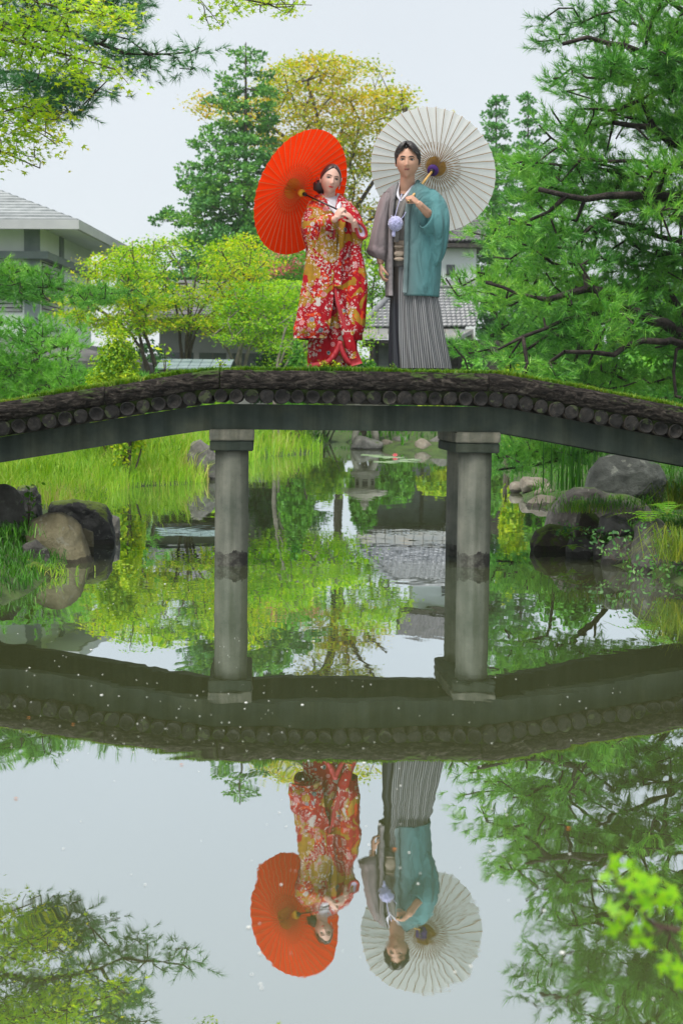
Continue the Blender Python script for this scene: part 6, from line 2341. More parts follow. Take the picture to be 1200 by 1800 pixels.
# cord and pompom
pm = Q(695, 392.5, -0.185)
V = ICO_V * (0.056 * (1 + 0.03 * vnoise(ICO_V, 9, 3, 2)))[:, None] + 0.0018 * np.random.default_rng(2).normal(size=ICO_V.shape)
obj('pompom', V + pm, ICO_F, M_pom, mo)
V, Fc = tube(smooth_path([pm + np.array([-0.008, 0, -0.045]), pm + np.array([-0.014, -0.005, -0.075]), pm + np.array([-0.012, -0.008, -0.10])], 6), [0.010, 0.013, 0.014, 0.015, 0.014, 0.010], 8)
obj('tassel', V, Fc, M_pom, mo)
for pts in ([(706, 340, -0.125), (699, 362, -0.145), (692.5, 386, -0.165)], [(713, 372, -0.17), (708, 381, -0.175), (700, 388, -0.178)], [(688, 378, -0.15), (690, 386, -0.165)]):
    V, Fc = tube(smooth_path([Q(*q) for q in pts], 8), 0.0028, 7)
    obj('cord', V, Fc, M_pom, mo)

# ================================================================ the bride
wom = Person(582, 'woman in red floral bridal kimono holding a red parasol with both hands', GP)
Q = wom.Q
wo = wom.o
hc = Q(580.5, 315.5, -0.035)
RmW = rotm(R(14), R(10), R(3))
hs = 1.02
mb = MB()
mb.add((head_shape(D, True) * hs) @ RmW.T + hc, [tuple(q) for q in Fq])
for sx_ in (-1, 1):
    V, Fc = ellipsoid(np.array([sx_ * 0.071, 0.012, -0.010]) * hs, (0.008, 0.014, 0.027), rotm(sx_ * R(20)))
    mb.add(V @ RmW.T + hc, Fc)
nb = Q(577, 354, 0.02)
mb.tube([hc + np.array([-0.005, 0.02, -0.05]), hc + np.array([-0.006, 0.024, -0.11]), nb, nb + np.array([0.0, 0.02, -0.08])], [0.046, 0.044, 0.050, 0.08], 18)
mb.tube([Q(578, 370, 0.02), Q(580, 410, 0.02), Q(584, 470, 0.02)], [0.11, 0.11, 0.12], 18)
for lx in (575, 600):
    mb.tube([Q(584 + (lx - 584) * 0.5, 470, 0), Q(lx, 560, 0), Q(lx, 640, 0.02)], [0.085, 0.055, 0.04], 14)
G_w = Q(600, 371, -0.27)
AP_w = P(508.5, 328.5, YP + 0.06) - wom.base
AX_w = AP_w - G_w
LEN_w = np.linalg.norm(AX_w)
AX_w /= LEN_w
# her right hand closes round the shaft, her left supports it from below
f = np.array([0.42, -0.05, 0.9])
f -= AX_w * (f @ AX_w)
f /= np.linalg.norm(f)
nrm = np.cross(AX_w, f)
if nrm[1] < 0:
    nrm = -nrm
wr = G_w - f * 0.072 - nrm * 0.022
el = Q(541, 398, -0.12)
mb.tube([Q(552, 358, 0.0), Q(540, 384, -0.05), el], [0.045, 0.040, 0.036], 12)
mb.tube([el, el + (wr - el) * 0.5, wr, wr + f * 0.02], [0.036, 0.034, 0.024, 0.023], 12)
hand_parts(mb, wr, f, -AX_w, nrm, (R(38), R(62), R(45)), 0.80, (0.6, 0.2, 0.7))
wr2 = Q(622, 391, -0.24)
f2 = Q(608, 371, -0.30) - wr2
f2 /= np.linalg.norm(f2)
n2 = np.array([-0.75, 0.45, -0.3])
n2 -= f2 * (n2 @ f2)
n2 /= np.linalg.norm(n2)
s2 = np.cross(f2, n2)
el2 = Q(628, 412, -0.10)
mb.tube([Q(608, 358, 0.0), Q(622, 388, -0.02), el2], [0.045, 0.040, 0.035], 12)
mb.tube([el2, (el2 + wr2) / 2, wr2, wr2 + f2 * 0.02], [0.035, 0.032, 0.024, 0.023], 12)
hand_parts(mb, wr2, f2, s2, n2, (R(22), R(30), R(25)), 0.80, (0.8, 0.25, 0.4))
body_mesh('body', mb, S_woman, wo)
face(wo, hc, RmW, hs, True, M_lipw, M_hairw)
hair_shell(wo, hc, RmW, hs, True, [(0, 0.082), (20, 0.074), (42, 0.050), (62, 0.016), (80, -0.012), (96, -0.020), (115, -0.05), (140, -0.075), (180, -0.08)],
           lambda D, Ph, S: 1.065 + 0.05 * np.clip(D[:, 1], 0, 1) + 0.02 * np.clip(D[:, 2], 0, 1) - 0.03 * np.exp(-(Ph / R(5)) ** 2) * (D[:, 2] > 0.3) * (D[:, 1] < 0.2), M_hairw, ridge=0.004)
V, Fc = ellipsoid(np.array([-0.045, 0.085, -0.055]), (0.062, 0.045, 0.052), None, 28, 18)
V = V * (1 + 0.03 * np.sin(np.arctan2(V[:, 2] + 0.05, V[:, 0] + 0.03) * 9))[:, None]
obj('hair_bun', (V * hs) @ RmW.T + hc, Fc, M_hairw, wo)
M_flower_p = simple('hair_flower_pale', [(0.66, 0.50, 0.52), (0.76, 0.66, 0.66)], 20, 0.6, 0)
M_flower_r = simple('hair_flower_red', [(0.55, 0.04, 0.05), (0.65, 0.08, 0.06)], 20, 0.6, 0)
for k, (x, z, mt) in enumerate(((0.082, 0.018, M_flower_p), (0.084, -0.012, M_flower_r), (0.078, -0.040, M_flower_p), (-0.088, -0.005, M_flower_r), (-0.086, -0.040, M_flower_r))):
    c = np.array([x, 0.018 if x > 0 else 0.07, z])
    mbf = MB()
    for j in range(5):
        a = j * 2 * math.pi / 5 + k
        V, Fc = ellipsoid(c + np.array([0.004 * np.sign(x), math.cos(a) * 0.009, math.sin(a) * 0.009]), (0.004, 0.0075, 0.0075), None, 10, 6)
        mbf.add(V, Fc)
    V = (np.concatenate(mbf.V) * hs) @ RmW.T + hc
    obj('hair_flower', V, mbf.F, mt, wo)

px_loft(wom, 'inner_kimono', [(480, 552, 622, 0.13, 0.02), (540, 546, 625, 0.150, 0.02), (600, 541, 627, 0.165, 0.02), (646, 540, 628, 0.170, 0.02)], M_robe, wo, 34, 64, [(6, 0.05, 0.2, 0.0), (9, 0.04, 0.1, 0.2)], cap=False)
open_coat(wom, 'robe', [(343, 560, 600, 0.065, 564, 596, 0.03), (350, 551, 608, 0.095, 571, 593, 0.02), (360, 545, 616, 0.122, 580, 591, 0.015), (370, 542, 620, 0.136, 586, 589, 0.01), (388, 541, 624, 0.146, 585.5, 587, 0.01),
                        (420, 540, 628, 0.150, 585.5, 587, 0.01), (455, 538, 631, 0.160, 586.5, 588, 0.01), (503, 534, 634, 0.175, 587.5, 589, 0.01), (550, 530, 635, 0.195, 581, 600, 0.01), (597, 526, 635, 0.21, 572, 614, 0.01)],
          M_robe, wo, 60, 80, 0.012, [(4, 0.02, 0.4, 0.2), (9, 0.018, 0.8, 0.4)])
px_loft(wom, 'under_robe', [(345, 567, 594, 0.055, 0.03), (352, 561, 600, 0.085, 0.02), (366, 556, 608, 0.112, 0.015), (384, 553, 612, 0.125, 0.01)], M_cloth_white, wo, 16, 40)
# long sleeves
px_loft(wom, 'sleeve', [(350, 548, 564, 0.05, 0.0), (360, 541, 572, 0.085, -0.02), (374, 534, 578, 0.10, -0.06), (388, 529.5, 582, 0.105, -0.10), (400, 529, 586, 0.10, -0.13), (420, 533, 587, 0.075, -0.15), (436, 539, 587, 0.055, -0.155),
                        (461, 536, 587, 0.05, -0.16), (503, 530, 587, 0.05, -0.175), (553, 522, 582, 0.05, -0.195), (585, 516, 576, 0.045, -0.205), (594, 517, 572, 0.025, -0.205)],
        M_robe, wo, 70, 64, [(6, 0.12, 0.2, 0.0), (11, 0.10, 0.5, 0.1)], 0.85)
px_loft(wom, 'sleeve', [(352, 596, 610, 0.05, 0.0), (364, 600, 624, 0.08, -0.03), (380, 606, 634, 0.09, -0.07), (396, 612, 640, 0.085, -0.10), (414, 618, 642, 0.07, -0.12), (424, 620, 638, 0.06, -0.125), (434, 618, 635, 0.055, -0.13),
                        (460, 614, 640, 0.06, -0.14), (488, 612, 645, 0.065, -0.145), (545, 608, 643, 0.07, -0.15), (586, 611, 637, 0.06, -0.155), (597, 618, 631, 0.03, -0.155)],
        M_robe, wo, 70, 64, [(5, 0.14, 0.3, 0.0), (9, 0.08, 0.1, 0.1)], 0.85)
V, Fc = tube(smooth_path([el + np.array([-0.01, 0.02, 0]), el + (wr - el) * 0.35, el + (wr - el) * 0.62, el + (wr - el) * 0.93], 12), np.interp(np.linspace(0, 1, 12), [0, 0.3, 0.8, 1], [0.058, 0.062, 0.066, 0.062]), 18)
V[:, 2] -= 0.012
obj('forearm_sleeve', V, Fc, M_robe, wo)
# open cuff of her left sleeve: red edge and lavender lining
cuff = smooth_path([Q(*q) for q in ((622, 388, -0.17), (630, 390, -0.205), (640, 399, -0.20), (644, 411, -0.19), (640, 418, -0.20), (631, 416, -0.215), (626, 404, -0.22), (622, 390, -0.19))], 26)
V, Fc = tube(cuff, 0.012, 8)
obj('cuff_edge', V, Fc, M_redtrim, wo)
cen = cuff.mean(0)
V = np.concatenate([cuff, cen[None] + (cuff - cen) * 0.5 + np.array([0.0, 0.012, 0]), (cen + np.array([0.0, 0.03, 0]))[None]])
Fc = [tuple(q) for q in grid_faces(2, 26, True)] + [(26 + j, 26 + (j + 1) % 26, 52) for j in range(26)]
obj('cuff_lining', V, Fc, M_lining, wo)
cuff = smooth_path([Q(*q) for q in ((581, 378, -0.20), (585, 390, -0.215), (587, 405, -0.21), (586, 420, -0.19))], 12)
V, Fc = tube(cuff, 0.009, 8)
obj('cuff_edge', V, Fc, M_redtrim, wo)
# white under-collar, embroidered collar and the red padded front edges
for (nm, pts, w, mt) in (
        ('under_collar', [(564, 341, 0.05), (565, 345, -0.02), (570, 351, -0.075), (579, 361, -0.118), (590, 374, -0.145)], [0.024, 0.036, 0.044, 0.044, 0.03], M_cloth_white),
        ('under_collar', [(594, 341, 0.05), (594, 346, -0.02), (595, 353, -0.072), (595, 362, -0.112), (592, 374, -0.140)], [0.024, 0.036, 0.042, 0.042, 0.03], M_cloth_white),
        ('robe_collar', [(557, 344, 0.05), (559, 350, -0.05), (566, 360, -0.108), (577, 375, -0.150), (585, 400, -0.165), (587, 440, -0.172), (588, 503, -0.185)], [0.04, 0.055, 0.060, 0.06, 0.055, 0.05, 0.045], M_robe),
        ('robe_collar', [(601, 346, 0.05), (602, 352, -0.05), (604, 364, -0.105), (604, 380, -0.140), (601, 400, -0.160), (598, 440, -0.172), (594, 503, -0.185)], [0.035, 0.045, 0.05, 0.05, 0.05, 0.05, 0.045], M_robe),
        ('front_edge', [(589, 505, -0.190), (593, 530, -0.198), (602, 560, -0.205), (611, 590, -0.212), (620, 618, -0.20), (626, 641, -0.19)], [0.022, 0.034, 0.042, 0.050, 0.075, 0.10], M_redtrim),
        ('front_panel', [(592, 510, -0.190), (601, 550, -0.20), (610, 585, -0.212), (617, 612, -0.205), (621, 630, -0.20)], [0.03, 0.07, 0.09, 0.085, 0.06], M_robe)):
    ribbon(nm, smooth_path([Q(*q) for q in pts], 20), np.interp(np.linspace(0, 1, 20), np.linspace(0, 1, len(w)), w), 0.016, mt, wo)
hem = smooth_path([Q(*q) for q in ((548, 644, -0.13), (562, 642, -0.165), (578, 636, -0.178), (588, 624, -0.178), (594, 612, -0.178), (598, 600, -0.175))], 20)
V, Fc = tube(hem, np.linspace(0.030, 0.018, 20), 10)
obj('padded_hem', V, Fc, M_redtrim, wo)
hem = smooth_path([Q(*q) for q in ((598, 600, -0.175), (602, 618, -0.18), (612, 636, -0.18), (624, 643, -0.16))], 12)
V, Fc = tube(hem, np.linspace(0.018, 0.026, 12), 10)
obj('padded_hem', V, Fc, M_redtrim, wo)


# ================================================================ parasols
def paper(name, c, tr):
    m, n, l, out = nt_new(name)
    v = coords(n, l, 'Object')
    f = noise_tex(n, l, v, 9, 5, 0.6)
    cc = mixc(n, l, f, tuple(a * 0.93 for a in c), tuple(min(1, a * 1.05) for a in c))
    d = n.new('ShaderNodeBsdfDiffuse')
    t = n.new('ShaderNodeBsdfTranslucent')
    l.new(cc, d.inputs['Color'])
    l.new(cc, t.inputs['Color'])
    ms = n.new('ShaderNodeMixShader')
    ms.inputs[0].default_value = tr
    l.new(d.outputs[0], ms.inputs[1])
    l.new(t.outputs[0], ms.inputs[2])
    l.new(ms.outputs[0], out.inputs[0])
    return m


M_paper_red = paper('red_oiled_paper', (0.88, 0.040, 0.004), 0.52)
M_paper_white = paper('white_paper', (0.88, 0.88, 0.87), 0.50)
M_bamboo = simple('bamboo', [(0.46, 0.27, 0.085), (0.56, 0.35, 0.12), (0.64, 0.42, 0.17)], 12, 0.5, 0.1)
M_ribbamboo = simple('rib_bamboo', [(0.36, 0.21, 0.09), (0.44, 0.27, 0.12)], 12, 0.5, 0.1)
M_ribred = simple('rib_red_bamboo', [(0.70, 0.17, 0.06), (0.80, 0.24, 0.09)], 12, 0.5, 0.1)
M_strutred = simple('strut_orange', [(0.55, 0.06, 0.008), (0.70, 0.12, 0.012)], 12, 0.5, 0.1)
M_thread = simple('gold_thread', [(0.55, 0.29, 0.015), (0.70, 0.42, 0.03)], 40, 0.6, 0.1)
M_lacq = simple('black_lacquer', [(0.010, 0.008, 0.008), (0.025, 0.018, 0.018)], 12, 0.3, 0, spec=0.5)
M_purple = simple('purple_cord', [(0.060, 0.022, 0.16), (0.11, 0.045, 0.24)], 40, 0.7, 0.2)


def parasol(name, label, apex, ax, length, R0, paper_m, rib_m, strut_m, shaft_m, hub, group, spin=0.0, nrib=44, shaft_r=0.0095):
    o = thing(name, label, 'parasol', tuple(apex), group)
    q = Vector(ax).to_track_quat('Z', 'Y')
    o.rotation_euler = (q.to_matrix() @ Matrix.Rotation(spin, 3, 'Z')).to_euler()
    H = 0.135 * R0 / 0.5
    zf = lambda rr: -H * (rr / R0) ** 1.12

    # canopy: paper dips a little between the ribs
    na, nr = nrib * 4, 15
    V = []
    for i in range(nr):
        t = i / (nr - 1)
        for k in range(na):
            a = 2 * math.pi * k / na
            dip = abs(math.sin(a * nrib / 2))
            rr = 0.018 + (R0 - 0.018) * t
            V.append((rr * (1 - 0.006 * dip * t ** 6) * math.cos(a), rr * (1 - 0.006 * dip * t ** 6) * math.sin(a), zf(rr) - 0.006 * dip * t + 0.004))
    obj('canopy', V, grid_faces(nr, na, True), paper_m, o)
    # rib, strut and thread meshes shared by all copies
    mb = MB()
    rs = np.linspace(0.03, R0 * 1.008, 9)
    mb.tube([(rr, 0, zf(rr) - 0.0015) for rr in rs], [0.0026] * 7 + [0.0030, 0.0024], 6)
    rib = make_mesh('rib', np.concatenate(mb.V), mb.F, rib_m)
    zr = -0.125 * R0 / 0.5
    mb = MB()
    mb.tube([(0.024, 0, zr + 0.01), (R0 * 0.20, 0.004, zr * 0.60), (R0 * 0.41, 0, zf(R0 * 0.41) - 0.006)], [0.0022, 0.0024, 0.0022], 6)
    strut = make_mesh('strut', np.concatenate(mb.V), mb.F, strut_m)
    mb = MB()
    V = [(0.022, -0.001, -0.004), (R0 * 0.155, -0.001, zf(R0 * 0.155) - 0.004), (R0 * 0.165, -0.001, zf(R0 * 0.165) - 0.020), (0.024, -0.001, zr * 0.62)]
    V += [(a, 0.001, c) for (a, _, c) in V]
    mb.add(V, [(0, 1, 2, 3), (7, 6, 5, 4), (0, 4, 5, 1), (1, 5, 6, 2), (2, 6, 7, 3), (3, 7, 4, 0)])
    thread = make_mesh('thread_web', np.concatenate(mb.V), mb.F, M_thread)
    for k in range(nrib):
        a = 2 * math.pi * k / nrib
        inst('rib', rib, o, rot=(0, 0, a))
        inst('strut', strut, o, rot=(0, 0, a + math.pi / nrib * 0.9))
        inst('thread_web', thread, o, rot=(0, 0, a))
    mb = MB()
    mb.tube([(0, 0, -length - 0.045), (0, 0, 0.01)], shaft_r, 12)
    sh_ = mb.build('shaft', shaft_m, o, smooth=True)
    if shaft_m is M_bamboo:
        mb = MB()
        mb.tube([(0, 0, -length - 0.052), (0, 0, -length - 0.0455)], shaft_r * 0.8, 12)
        mb.build('shaft_end', M_lacq, sh_, smooth=True)
    for (nm, prof, mt) in hub(zr):
        lathe(prof, 20, mt, nm, o, True)
    lathe([(0.030, 0.000), (0.034, 0.010), (0.028, 0.022), (0.010, 0.030)], 18, M_lacq, 'top_cap', o, True)
    return o


parasol('parasol', 'white paper parasol with bamboo ribs held by the groom', man.base + AP_m, AX_m, LEN_m, 0.512, M_paper_white, M_ribbamboo, M_ribbamboo, M_bamboo,
        lambda z: [('runner', [(0.012, z - 0.018), (0.042, z - 0.016), (0.046, z - 0.006), (0.046, z + 0.008), (0.030, z + 0.014), (0.012, z + 0.016)], M_purple),
                   ('collar', [(0.011, z - 0.042), (0.019, z - 0.040), (0.021, z - 0.020), (0.012, z - 0.0185)], M_lacq),
                   ('top_notch', [(0.012, -0.034), (0.026, -0.03), (0.028, -0.006), (0.012, -0.002)], M_thread)], 'wedding parasols', 0.03)
parasol('parasol', 'bright red paper parasol held by the bride', wom.base + AP_w, AX_w, LEN_w, 0.500, M_paper_red, M_ribred, M_strutred, M_lacq,
        lambda z: [('runner', [(0.010, z - 0.030), (0.026, z - 0.028), (0.030, z - 0.010), (0.024, z + 0.012), (0.010, z + 0.014)], M_thread),
                   ('collar', [(0.009, z - 0.062), (0.014, z - 0.060), (0.015, z - 0.034), (0.010, z - 0.0305)], M_lacq),
                   ('top_notch', [(0.010, -0.034), (0.024, -0.03), (0.026, -0.006), (0.012, -0.002)], M_strutred)], 'wedding parasols', 0.05, 44, 0.0065)
# ================================================================ small plants and details
L_fern = leaf_mat('fern_green', [(0.060, 0.220, 0.012), (0.130, 0.360, 0.018), (0.25, 0.42, 0.03)], 0.45, 0.5, 3)
L_sedge = leaf_mat('sedge_gold', [(0.07, 0.16, 0.012), (0.17, 0.25, 0.022), (0.32, 0.29, 0.045)], 0.4, 0.5, 3)
L_creeper = leaf_mat('creeper_leaves', [(0.030, 0.110, 0.030), (0.085, 0.220, 0.045), (0.17, 0.32, 0.09)], 0.35, 0.45, 4)
L_near = leaf_mat('near_maple_leaf', [(0.060, 0.300, 0.008), (0.130, 0.420, 0.010), (0.26, 0.46, 0.012), (0.45, 0.42, 0.03)], 0.5, 0.45, 6)
M_twig = simple('twig_bark', [(0.05, 0.03, 0.022), (0.10, 0.065, 0.045)], 20, 0.8, 0.2)


def fern(px, py, Y, nfr, length, seed, label, mat=None, zdir=0.9):
    b = P(px, py, Y)
    o = thing('fern', label, 'fern', tuple(b), 'plants on the banks')
    r = np.random.default_rng(seed)
    for k in range(nfr):
        a = r.random() * 6.28 if nfr > 2 else r.uniform(3.4, 6)
        ln = length * (0.7 + 0.5 * r.random())
        d = np.array([math.cos(a), math.sin(a), 0])
        pts = np.array([d * ln * t * (0.35 + 0.5 * t) + np.array([0, 0, ln * (zdir * t - 0.75 * t * t)]) for t in np.linspace(0, 1, 12)])
        V, Fq = [], []
        sd = np.cross(d, (0, 0, 1))
        base = 0
        for i in range(1, 12):
            t = i / 11
            w = ln * 0.24 * math.sin(math.pi * min(1, 0.12 + 0.88 * t)) ** 0.8 * (1.05 - t * 0.75)
            tn = pts[min(i + 1, 11)] - pts[i - 1]
            tn /= np.linalg.norm(tn)
            for sgn in (-1, 1):
                tip = pts[i] + sgn * sd * w + tn * w * 0.35 + np.array([0, 0, -0.12 * w])
                q = tn * ln * 0.016
                mid = (pts[i] + tip) / 2
                V += [pts[i] - q, mid - q * 0.9, tip, mid + q * 0.9, pts[i] + q]
                Fq += [(base, base + 1, base + 3), (base, base + 3, base + 4), (base + 1, base + 2, base + 3)]
                base += 5
        fr = tag(obj('frond', V, np.array(Fq), mat or L_fern, o, smooth=False), kind='stuff')
        V, Fc = tube(pts, np.linspace(0.003, 0.001, 12), 5)
        obj('stalk', V, Fc, L_sedge, fr)
    return o


fern(992, 945, 12.75, 6, 0.30, 401, 'bright fern at the tip of the right bank')
fern(1024, 893, 13.3, 5, 0.22, 402, 'small fern behind the moss cushion rock')
fern(1138, 925, 11.5, 7, 0.34, 403, 'yellowish fern growing above the tall upright stone')
fern(1172, 905, 11.3, 6, 0.30, 404, 'fern at the right picture edge beside the sedge')
fern(1006, 968, 12.35, 4, 0.18, 405, 'tiny fern leaning over the water beside square shore stone')


def tuft(name, px, py, Y, n_, ln, wd, lean, mat, seed, label, rad=0.08, cat='plant', heading=None):
    b = P(px, py, Y)
    o = thing(name, label, cat, tuple(b), 'plants on the banks')
    r = np.random.default_rng(seed)
    base = np.stack([r.normal(size=n_) * rad, r.normal(size=n_) * rad, np.zeros(n_)], -1)
    V, Fq = blades(base, ln, wd, lean, seed, 0.95, heading)
    tag(obj('blades', V, Fq, mat, o, smooth=False), kind='stuff')
    return o


tuft('sedge_clump', 1196, 985, 10.9, 240, 0.36, 0.005, 1.15, L_sedge, 411, 'golden arching sedge at the right water edge')
tuft('sedge_clump', 1196, 895, 12.0, 200, 0.30, 0.006, 0.95, L_sedge, 412, 'sedge tuft above the upright stone at right')
tuft('iris_clump', 1008, 862, 17.0, 46, 0.62, 0.022, 0.10, L_bank, 414, 'upright iris leaves behind the bridge on right bank', 0.16)
tuft('grass_clump', 40, 985, 11.3, 120, 0.13, 0.006, 0.9, L_bank, 415, 'green grass tuft between the left bank stones', 0.12)
tuft('grass_clump', 18, 940, 11.6, 160, 0.14, 0.006, 0.9, L_bank, 416, 'grass tuft under the grey left-edge boulder', 0.16)
tuft('grass_clump', 66, 1012, 10.7, 120, 0.11, 0.006, 0.9, L_reed, 417, 'yellowish grass on the low mossy stone', 0.14)
tuft('grass_clump', 1080, 890, 13.2, 260, 0.12, 0.006, 0.8, L_bank, 418, 'bright turf tuft below the dome boulder', 0.30)
tuft('grass_clump', 6, 1030, 10.3, 140, 0.13, 0.006, 0.9, L_bank, 419, 'grass tuft in the lower left corner of the bank', 0.14)
tuft('grass_clump', 1020, 900, 13.0, 200, 0.12, 0.006, 0.8, L_turf, 420, 'mossy grass cushion beside the small fern', 0.16)


def sprig(px, py, Y, hgt, n_, lsize, mat, seed, label, spread=0.5, name='leafy_sprig', group='plants on the banks'):
    b = P(px, py, Y)
    o = thing(name, label, 'plant', tuple(b), group)
    r = np.random.default_rng(seed)
    mb = MB()
    C = []
    for k in range(3):
        a = r.random() * 6.28
        tip = np.array([math.cos(a) * spread * hgt * 0.5, math.sin(a) * spread * hgt * 0.5, hgt * (0.75 + 0.3 * r.random())])
        pts = smooth_path([np.zeros(3), tip * np.array([0.3, 0.3, 0.55]), tip], 8)
        mb.tube(pts, np.linspace(0.0035, 0.0015, 8), 5)
        for _ in range(n_ // 3):
            t = r.uniform(0.25, 1)
            C.append(pts[int(t * 7)] + r.normal(size=3) * lsize * 0.6)
    obj('stems', np.concatenate(mb.V), mb.F, M_twig, o)
    C = np.array(C)
    V, Fq = leaf_cards(C, np.array([0, -0.3, 0.8]) + r.normal(size=C.shape) * 0.45, lsize * (0.6 + 0.7 * r.random(len(C))), T_OVAL, seed + 1)
    obj('leaves', V, Fq, mat, o, smooth=False)
    return o


sprig(50, 922, 12.2, 0.30, 30, 0.055, L_fern, 431, 'bright leafy weed beside the dark upright rock')
sprig(574, 650, 11.75, 0.07, 60, 0.020, L_azalea, 432, 'lime sprig on the bridge in front of the bride hem', 1.4)
sprig(592, 650, 11.72, 0.065, 60, 0.020, L_azalea, 433, 'small lime plant under the bride red hem', 1.4)
sprig(545, 651, 11.75, 0.05, 50, 0.018, L_turf, 434, 'little green plant at the left of the bride hem', 1.6)
sprig(290, 664, 13.2, 0.30, 26, 0.055, L_azalea, 435, 'thin young shoot rising beside the slate roof', 0.5)
sprig(388, 652, 12.6, 0.10, 26, 0.04, L_azalea, 436, 'small yellowish sprig at the bridge left knee', 0.8)
sprig(690, 650, 11.75, 0.05, 40, 0.018, L_turf, 437, 'tiny leafy plant at the groom left hem', 1.6)

# creepers trailing over the right shore stones
for k, (px, py, Y, n_, sx_, sz_) in enumerate(((1085, 960, 11.75, 90, 0.16, 0.09), (1140, 965, 11.25, 110, 0.14, 0.14), (1030, 935, 12.5, 60, 0.14, 0.05), (1165, 1000, 10.95, 80, 0.12, 0.08))):
    b = P(px, py, Y)
    o = thing('creeper', ['creeper leaves over the broad dark shore stone', 'trailing creeper on the face of the tall upright stone', 'low creeper along the top of the square shore stone',
                          'creeper hanging to the water below the sedge'][k], 'plant', tuple(b), 'plants on the banks')
    r = np.random.default_rng(440 + k)
    mb = MB()
    C = []
    for j in range(5):
        x0 = r.normal() * sx_
        pts = smooth_path([(x0, 0.03, sz_), (x0 + r.normal() * 0.05, -0.04, 0.2 * sz_), (x0 + r.normal() * 0.08, -0.07, -sz_ * 1.2)], 9)
        mb.tube(pts, 0.002, 5)
        for q in range(n_ // 5):
            C.append(pts[r.integers(0, 9)] + r.normal(size=3) * np.array([0.035, 0.015, 0.025]))
    obj('stems', np.concatenate(mb.V), mb.F, M_twig, o)
    C = np.array(C)
    V, Fq = leaf_cards(C, np.array([0, -0.8, 0.6]) + r.normal(size=C.shape) * 0.4, 0.034 * (0.6 + 0.7 * r.random(len(C))), T_OVAL, 450 + k)
    obj('leaves', V, Fq, L_creeper, o, smooth=False)

# water lilies near the far shore
L_pad = leaf_mat('lily_pad', [(0.20, 0.30, 0.16), (0.30, 0.40, 0.22)], 0.1, 0.35, 2)
for k, (px, py, s) in enumerate(((655, 800, 0.30), (672, 802, 0.34), (690, 804, 0.28), (706, 811, 0.36), (722, 808, 0.26), (680, 812, 0.3))):
    b = WP(px, py)
    a = np.linspace(0.25, 6.1, 22)
    V = np.concatenate([[(0, 0, 0.004)], np.stack([np.cos(a) * s, np.sin(a) * s, 0.008 + 0.012 * np.sin(a * 3 + k)], -1), np.stack([np.cos(a) * s * 0.97, np.sin(a) * s * 0.97, 0 * a - 0.004], -1)])
    Fc = [(0, i, i + 1) for i in range(1, 22)] + [(i, i + 22, i + 23, i + 1) for i in range(1, 22)]
    o = obj('lily_pad', V, Fc, L_pad, None)
    o.location = tuple(b)
    tag(o, FL[k] + ' floating lily pad counted from the left below the far shore stones', 'lily pad', 'lily pads')
b = WP(694, 803)
wl_ = thing('water_lily', 'pink water lily blossom floating near the far shore', 'flower', tuple(b))
pet = make_mesh('petal', [(0, 0.01, 0.01), (0.025, 0.035, 0.03), (0, 0.085, 0.06), (-0.025, 0.035, 0.03), (0, 0.035, 0.02)], [(0, 1, 4), (1, 2, 4), (2, 3, 4), (3, 0, 4)], L_pink)
for k in range(14):
    inst('petal', pet, wl_, rot=(0.45 * (k % 2), 0, k * 2 * math.pi / 14))

# flecks of pollen, petals and dust drifting on the water
M_fleck = simple('drift_flecks', [(0.50, 0.50, 0.46), (0.70, 0.70, 0.68)], 3, 0.6, 0)
r = np.random.default_rng(461)
pts = []
for (n_, x0, x1, y0, y1, c) in ((130, 20, 560, 1110, 1340, 1), (50, 430, 900, 1330, 1700, 1), (36, 60, 1150, 1350, 1780, 0), (30, 560, 1100, 1180, 1330, 0), (70, 180, 380, 960, 1090, 0)):
    for _ in range(n_):
        px, py = r.uniform(x0, x1), r.uniform(y0, y1)
        pts.append((*WP(px, py)[:2], r.uniform(0.0012, 0.0040) * (1.0 if r.random() < 0.93 else 2.0)))
V, Fq = [], []
for (x, y, s) in pts:
    k0 = len(V)
    a0 = r.random() * 6.28
    for j in range(6):
        a = a0 + j * math.pi / 3
        q = s * (0.7 + 0.5 * r.random())
        V.append((x + math.cos(a) * q, y + math.sin(a) * q * 1.5, 0.0015))
    V.append((x, y, 0.0015 + 0.4 * s))
    Fq += [(k0 + j, k0 + (j + 1) % 6, k0 + 6) for j in range(6)]
tag(obj('drifting_flecks', V, np.array(Fq), M_fleck, None), 'pale flecks of pollen and petals drifting on the pond', 'debris', kind='stuff')
L_fallen = leaf_mat('fallen_leaf', [(0.45, 0.10, 0.02), (0.55, 0.22, 0.04)], 0.3, 0.5, 3)
lm = make_mesh('fallen_leaf', T_MAPLE[0], T_MAPLE[1], L_fallen)
for k, (px, py) in enumerate(((128, 1274), (52, 1262), (694, 1494), (318, 1345), (997, 1457), (28, 1405))):
    b = WP(px, py)
    o = inst('fallen_leaf', lm, None, (b[0], b[1], 0.004), (0, 0, k * 1.3), (0.014, 0.014, 0.014))
    tag(o, ['orange leaf floating in the bridge reflection at left', 'orange leaf floating nearest the left edge', 'reddish leaf floating over the groom reflection',
            'leaf floating just below the bridge reflection at left', 'curled leaf floating in the pine reflection', 'leaf drifting alone in the sky reflection at left'][k], 'leaf', 'floating leaves')

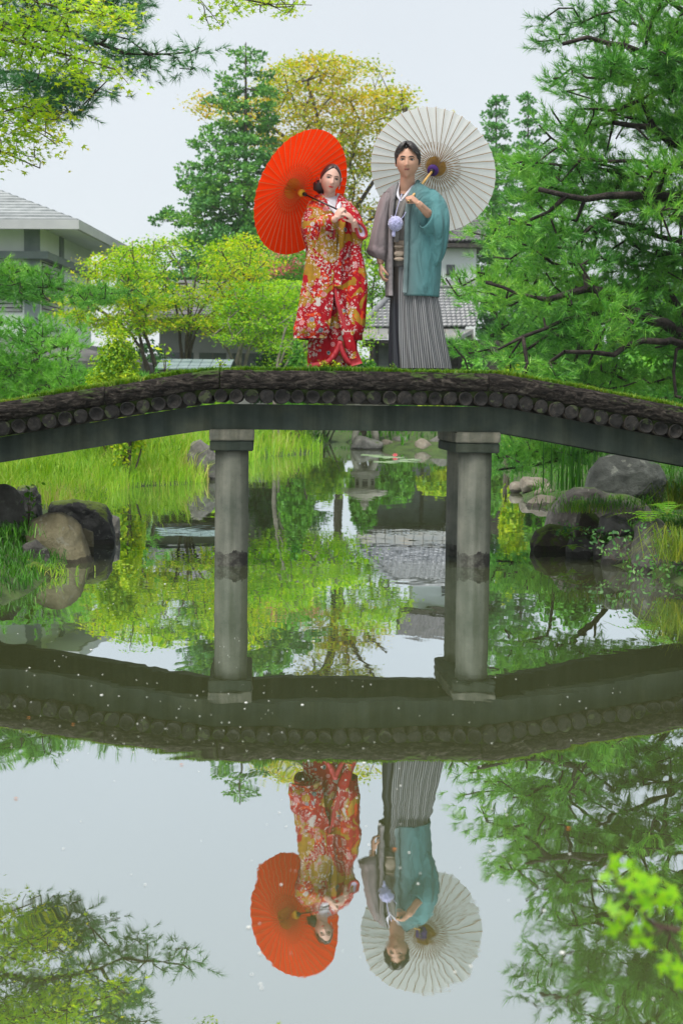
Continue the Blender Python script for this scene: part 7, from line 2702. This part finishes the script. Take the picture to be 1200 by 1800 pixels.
# out-of-focus maple spray close to the camera, reaching in from the lower right
YN = 2.35
tw = thing('maple_sapling', 'blurred yellow-green maple spray close to the camera at lower right', 'plant', (1.25, 0.85, gz(1.25, 0.85)))
mb = MB()
main = smooth_path([(1.25, 0.85, gz(1.25, 0.85) - 0.02), (1.20, 1.2, 0.32), (0.95, 1.9, 0.52), P(1215, 1640, YN), P(1120, 1590, YN), P(1062, 1520, YN)], 40)
mb.tube(main, np.linspace(0.009, 0.0015, 40), 7)
br2 = smooth_path([main[26], P(1160, 1640, YN), P(1095, 1650, YN)], 12)
mb.tube(br2, np.linspace(0.0025, 0.0012, 12), 6)
br3 = smooth_path([main[25], P(1195, 1680, YN + 0.02), P(1175, 1720, YN + 0.02)], 12)
mb.tube(br3, np.linspace(0.0025, 0.0012, 12), 6)
mb.build('branch', M_twig, tw, smooth=True, world=True)
lm = make_mesh('leaf', np.array(T_MAPLE[0]), T_MAPLE[1], L_near)
r = np.random.default_rng(471)
spots = [(1075, 1515), (1100, 1522), (1088, 1545), (1115, 1548), (1128, 1532), (1140, 1560), (1058, 1538), (1155, 1552), (1165, 1580), (1150, 1595), (1182, 1575), (1190, 1610), (1135, 1585),
         (1100, 1610), (1088, 1632), (1115, 1640), (1080, 1605), (1105, 1655), (1140, 1655), (1128, 1625), (1180, 1685), (1165, 1700), (1195, 1705), (1205, 1640), (1188, 1720), (1205, 1665)]
for (px, py) in spots:
    q = P(px + r.normal() * 4, py + r.normal() * 4, YN + r.normal() * 0.03)
    n_v = Vector((0.15 + r.normal() * 0.35, -0.75 + r.normal() * 0.25, 0.6 + r.normal() * 0.35))
    e = n_v.to_track_quat('Z', 'Y')
    mt = (e.to_matrix() @ Matrix.Rotation(r.random() * 6.28, 3, 'Z')).to_euler()
    s = 0.031 * (0.75 + 0.5 * r.random())
    inst('leaf', lm, tw, tuple(np.array(q) - np.array(tw.location)), mt, (s, s, s))

# ================================================================ thin haze volume, added to lift dark tones and pale the far trees
m, n, l, out = nt_new('thin_haze')
pv = n.new('ShaderNodeVolumePrincipled')
pv.inputs['Color'].default_value = (0.86, 0.92, 0.95, 1)
pv.inputs['Density'].default_value = 0.0004
pv.inputs['Anisotropy'].default_value = 0.2
l.new(pv.outputs[0], out.inputs['Volume'])
hz_ = MB().box((-130, -40, -2.2), (130, 170, 28)).build('haze', m)
tag(hz_, 'thin added haze over the garden', kind='stuff')
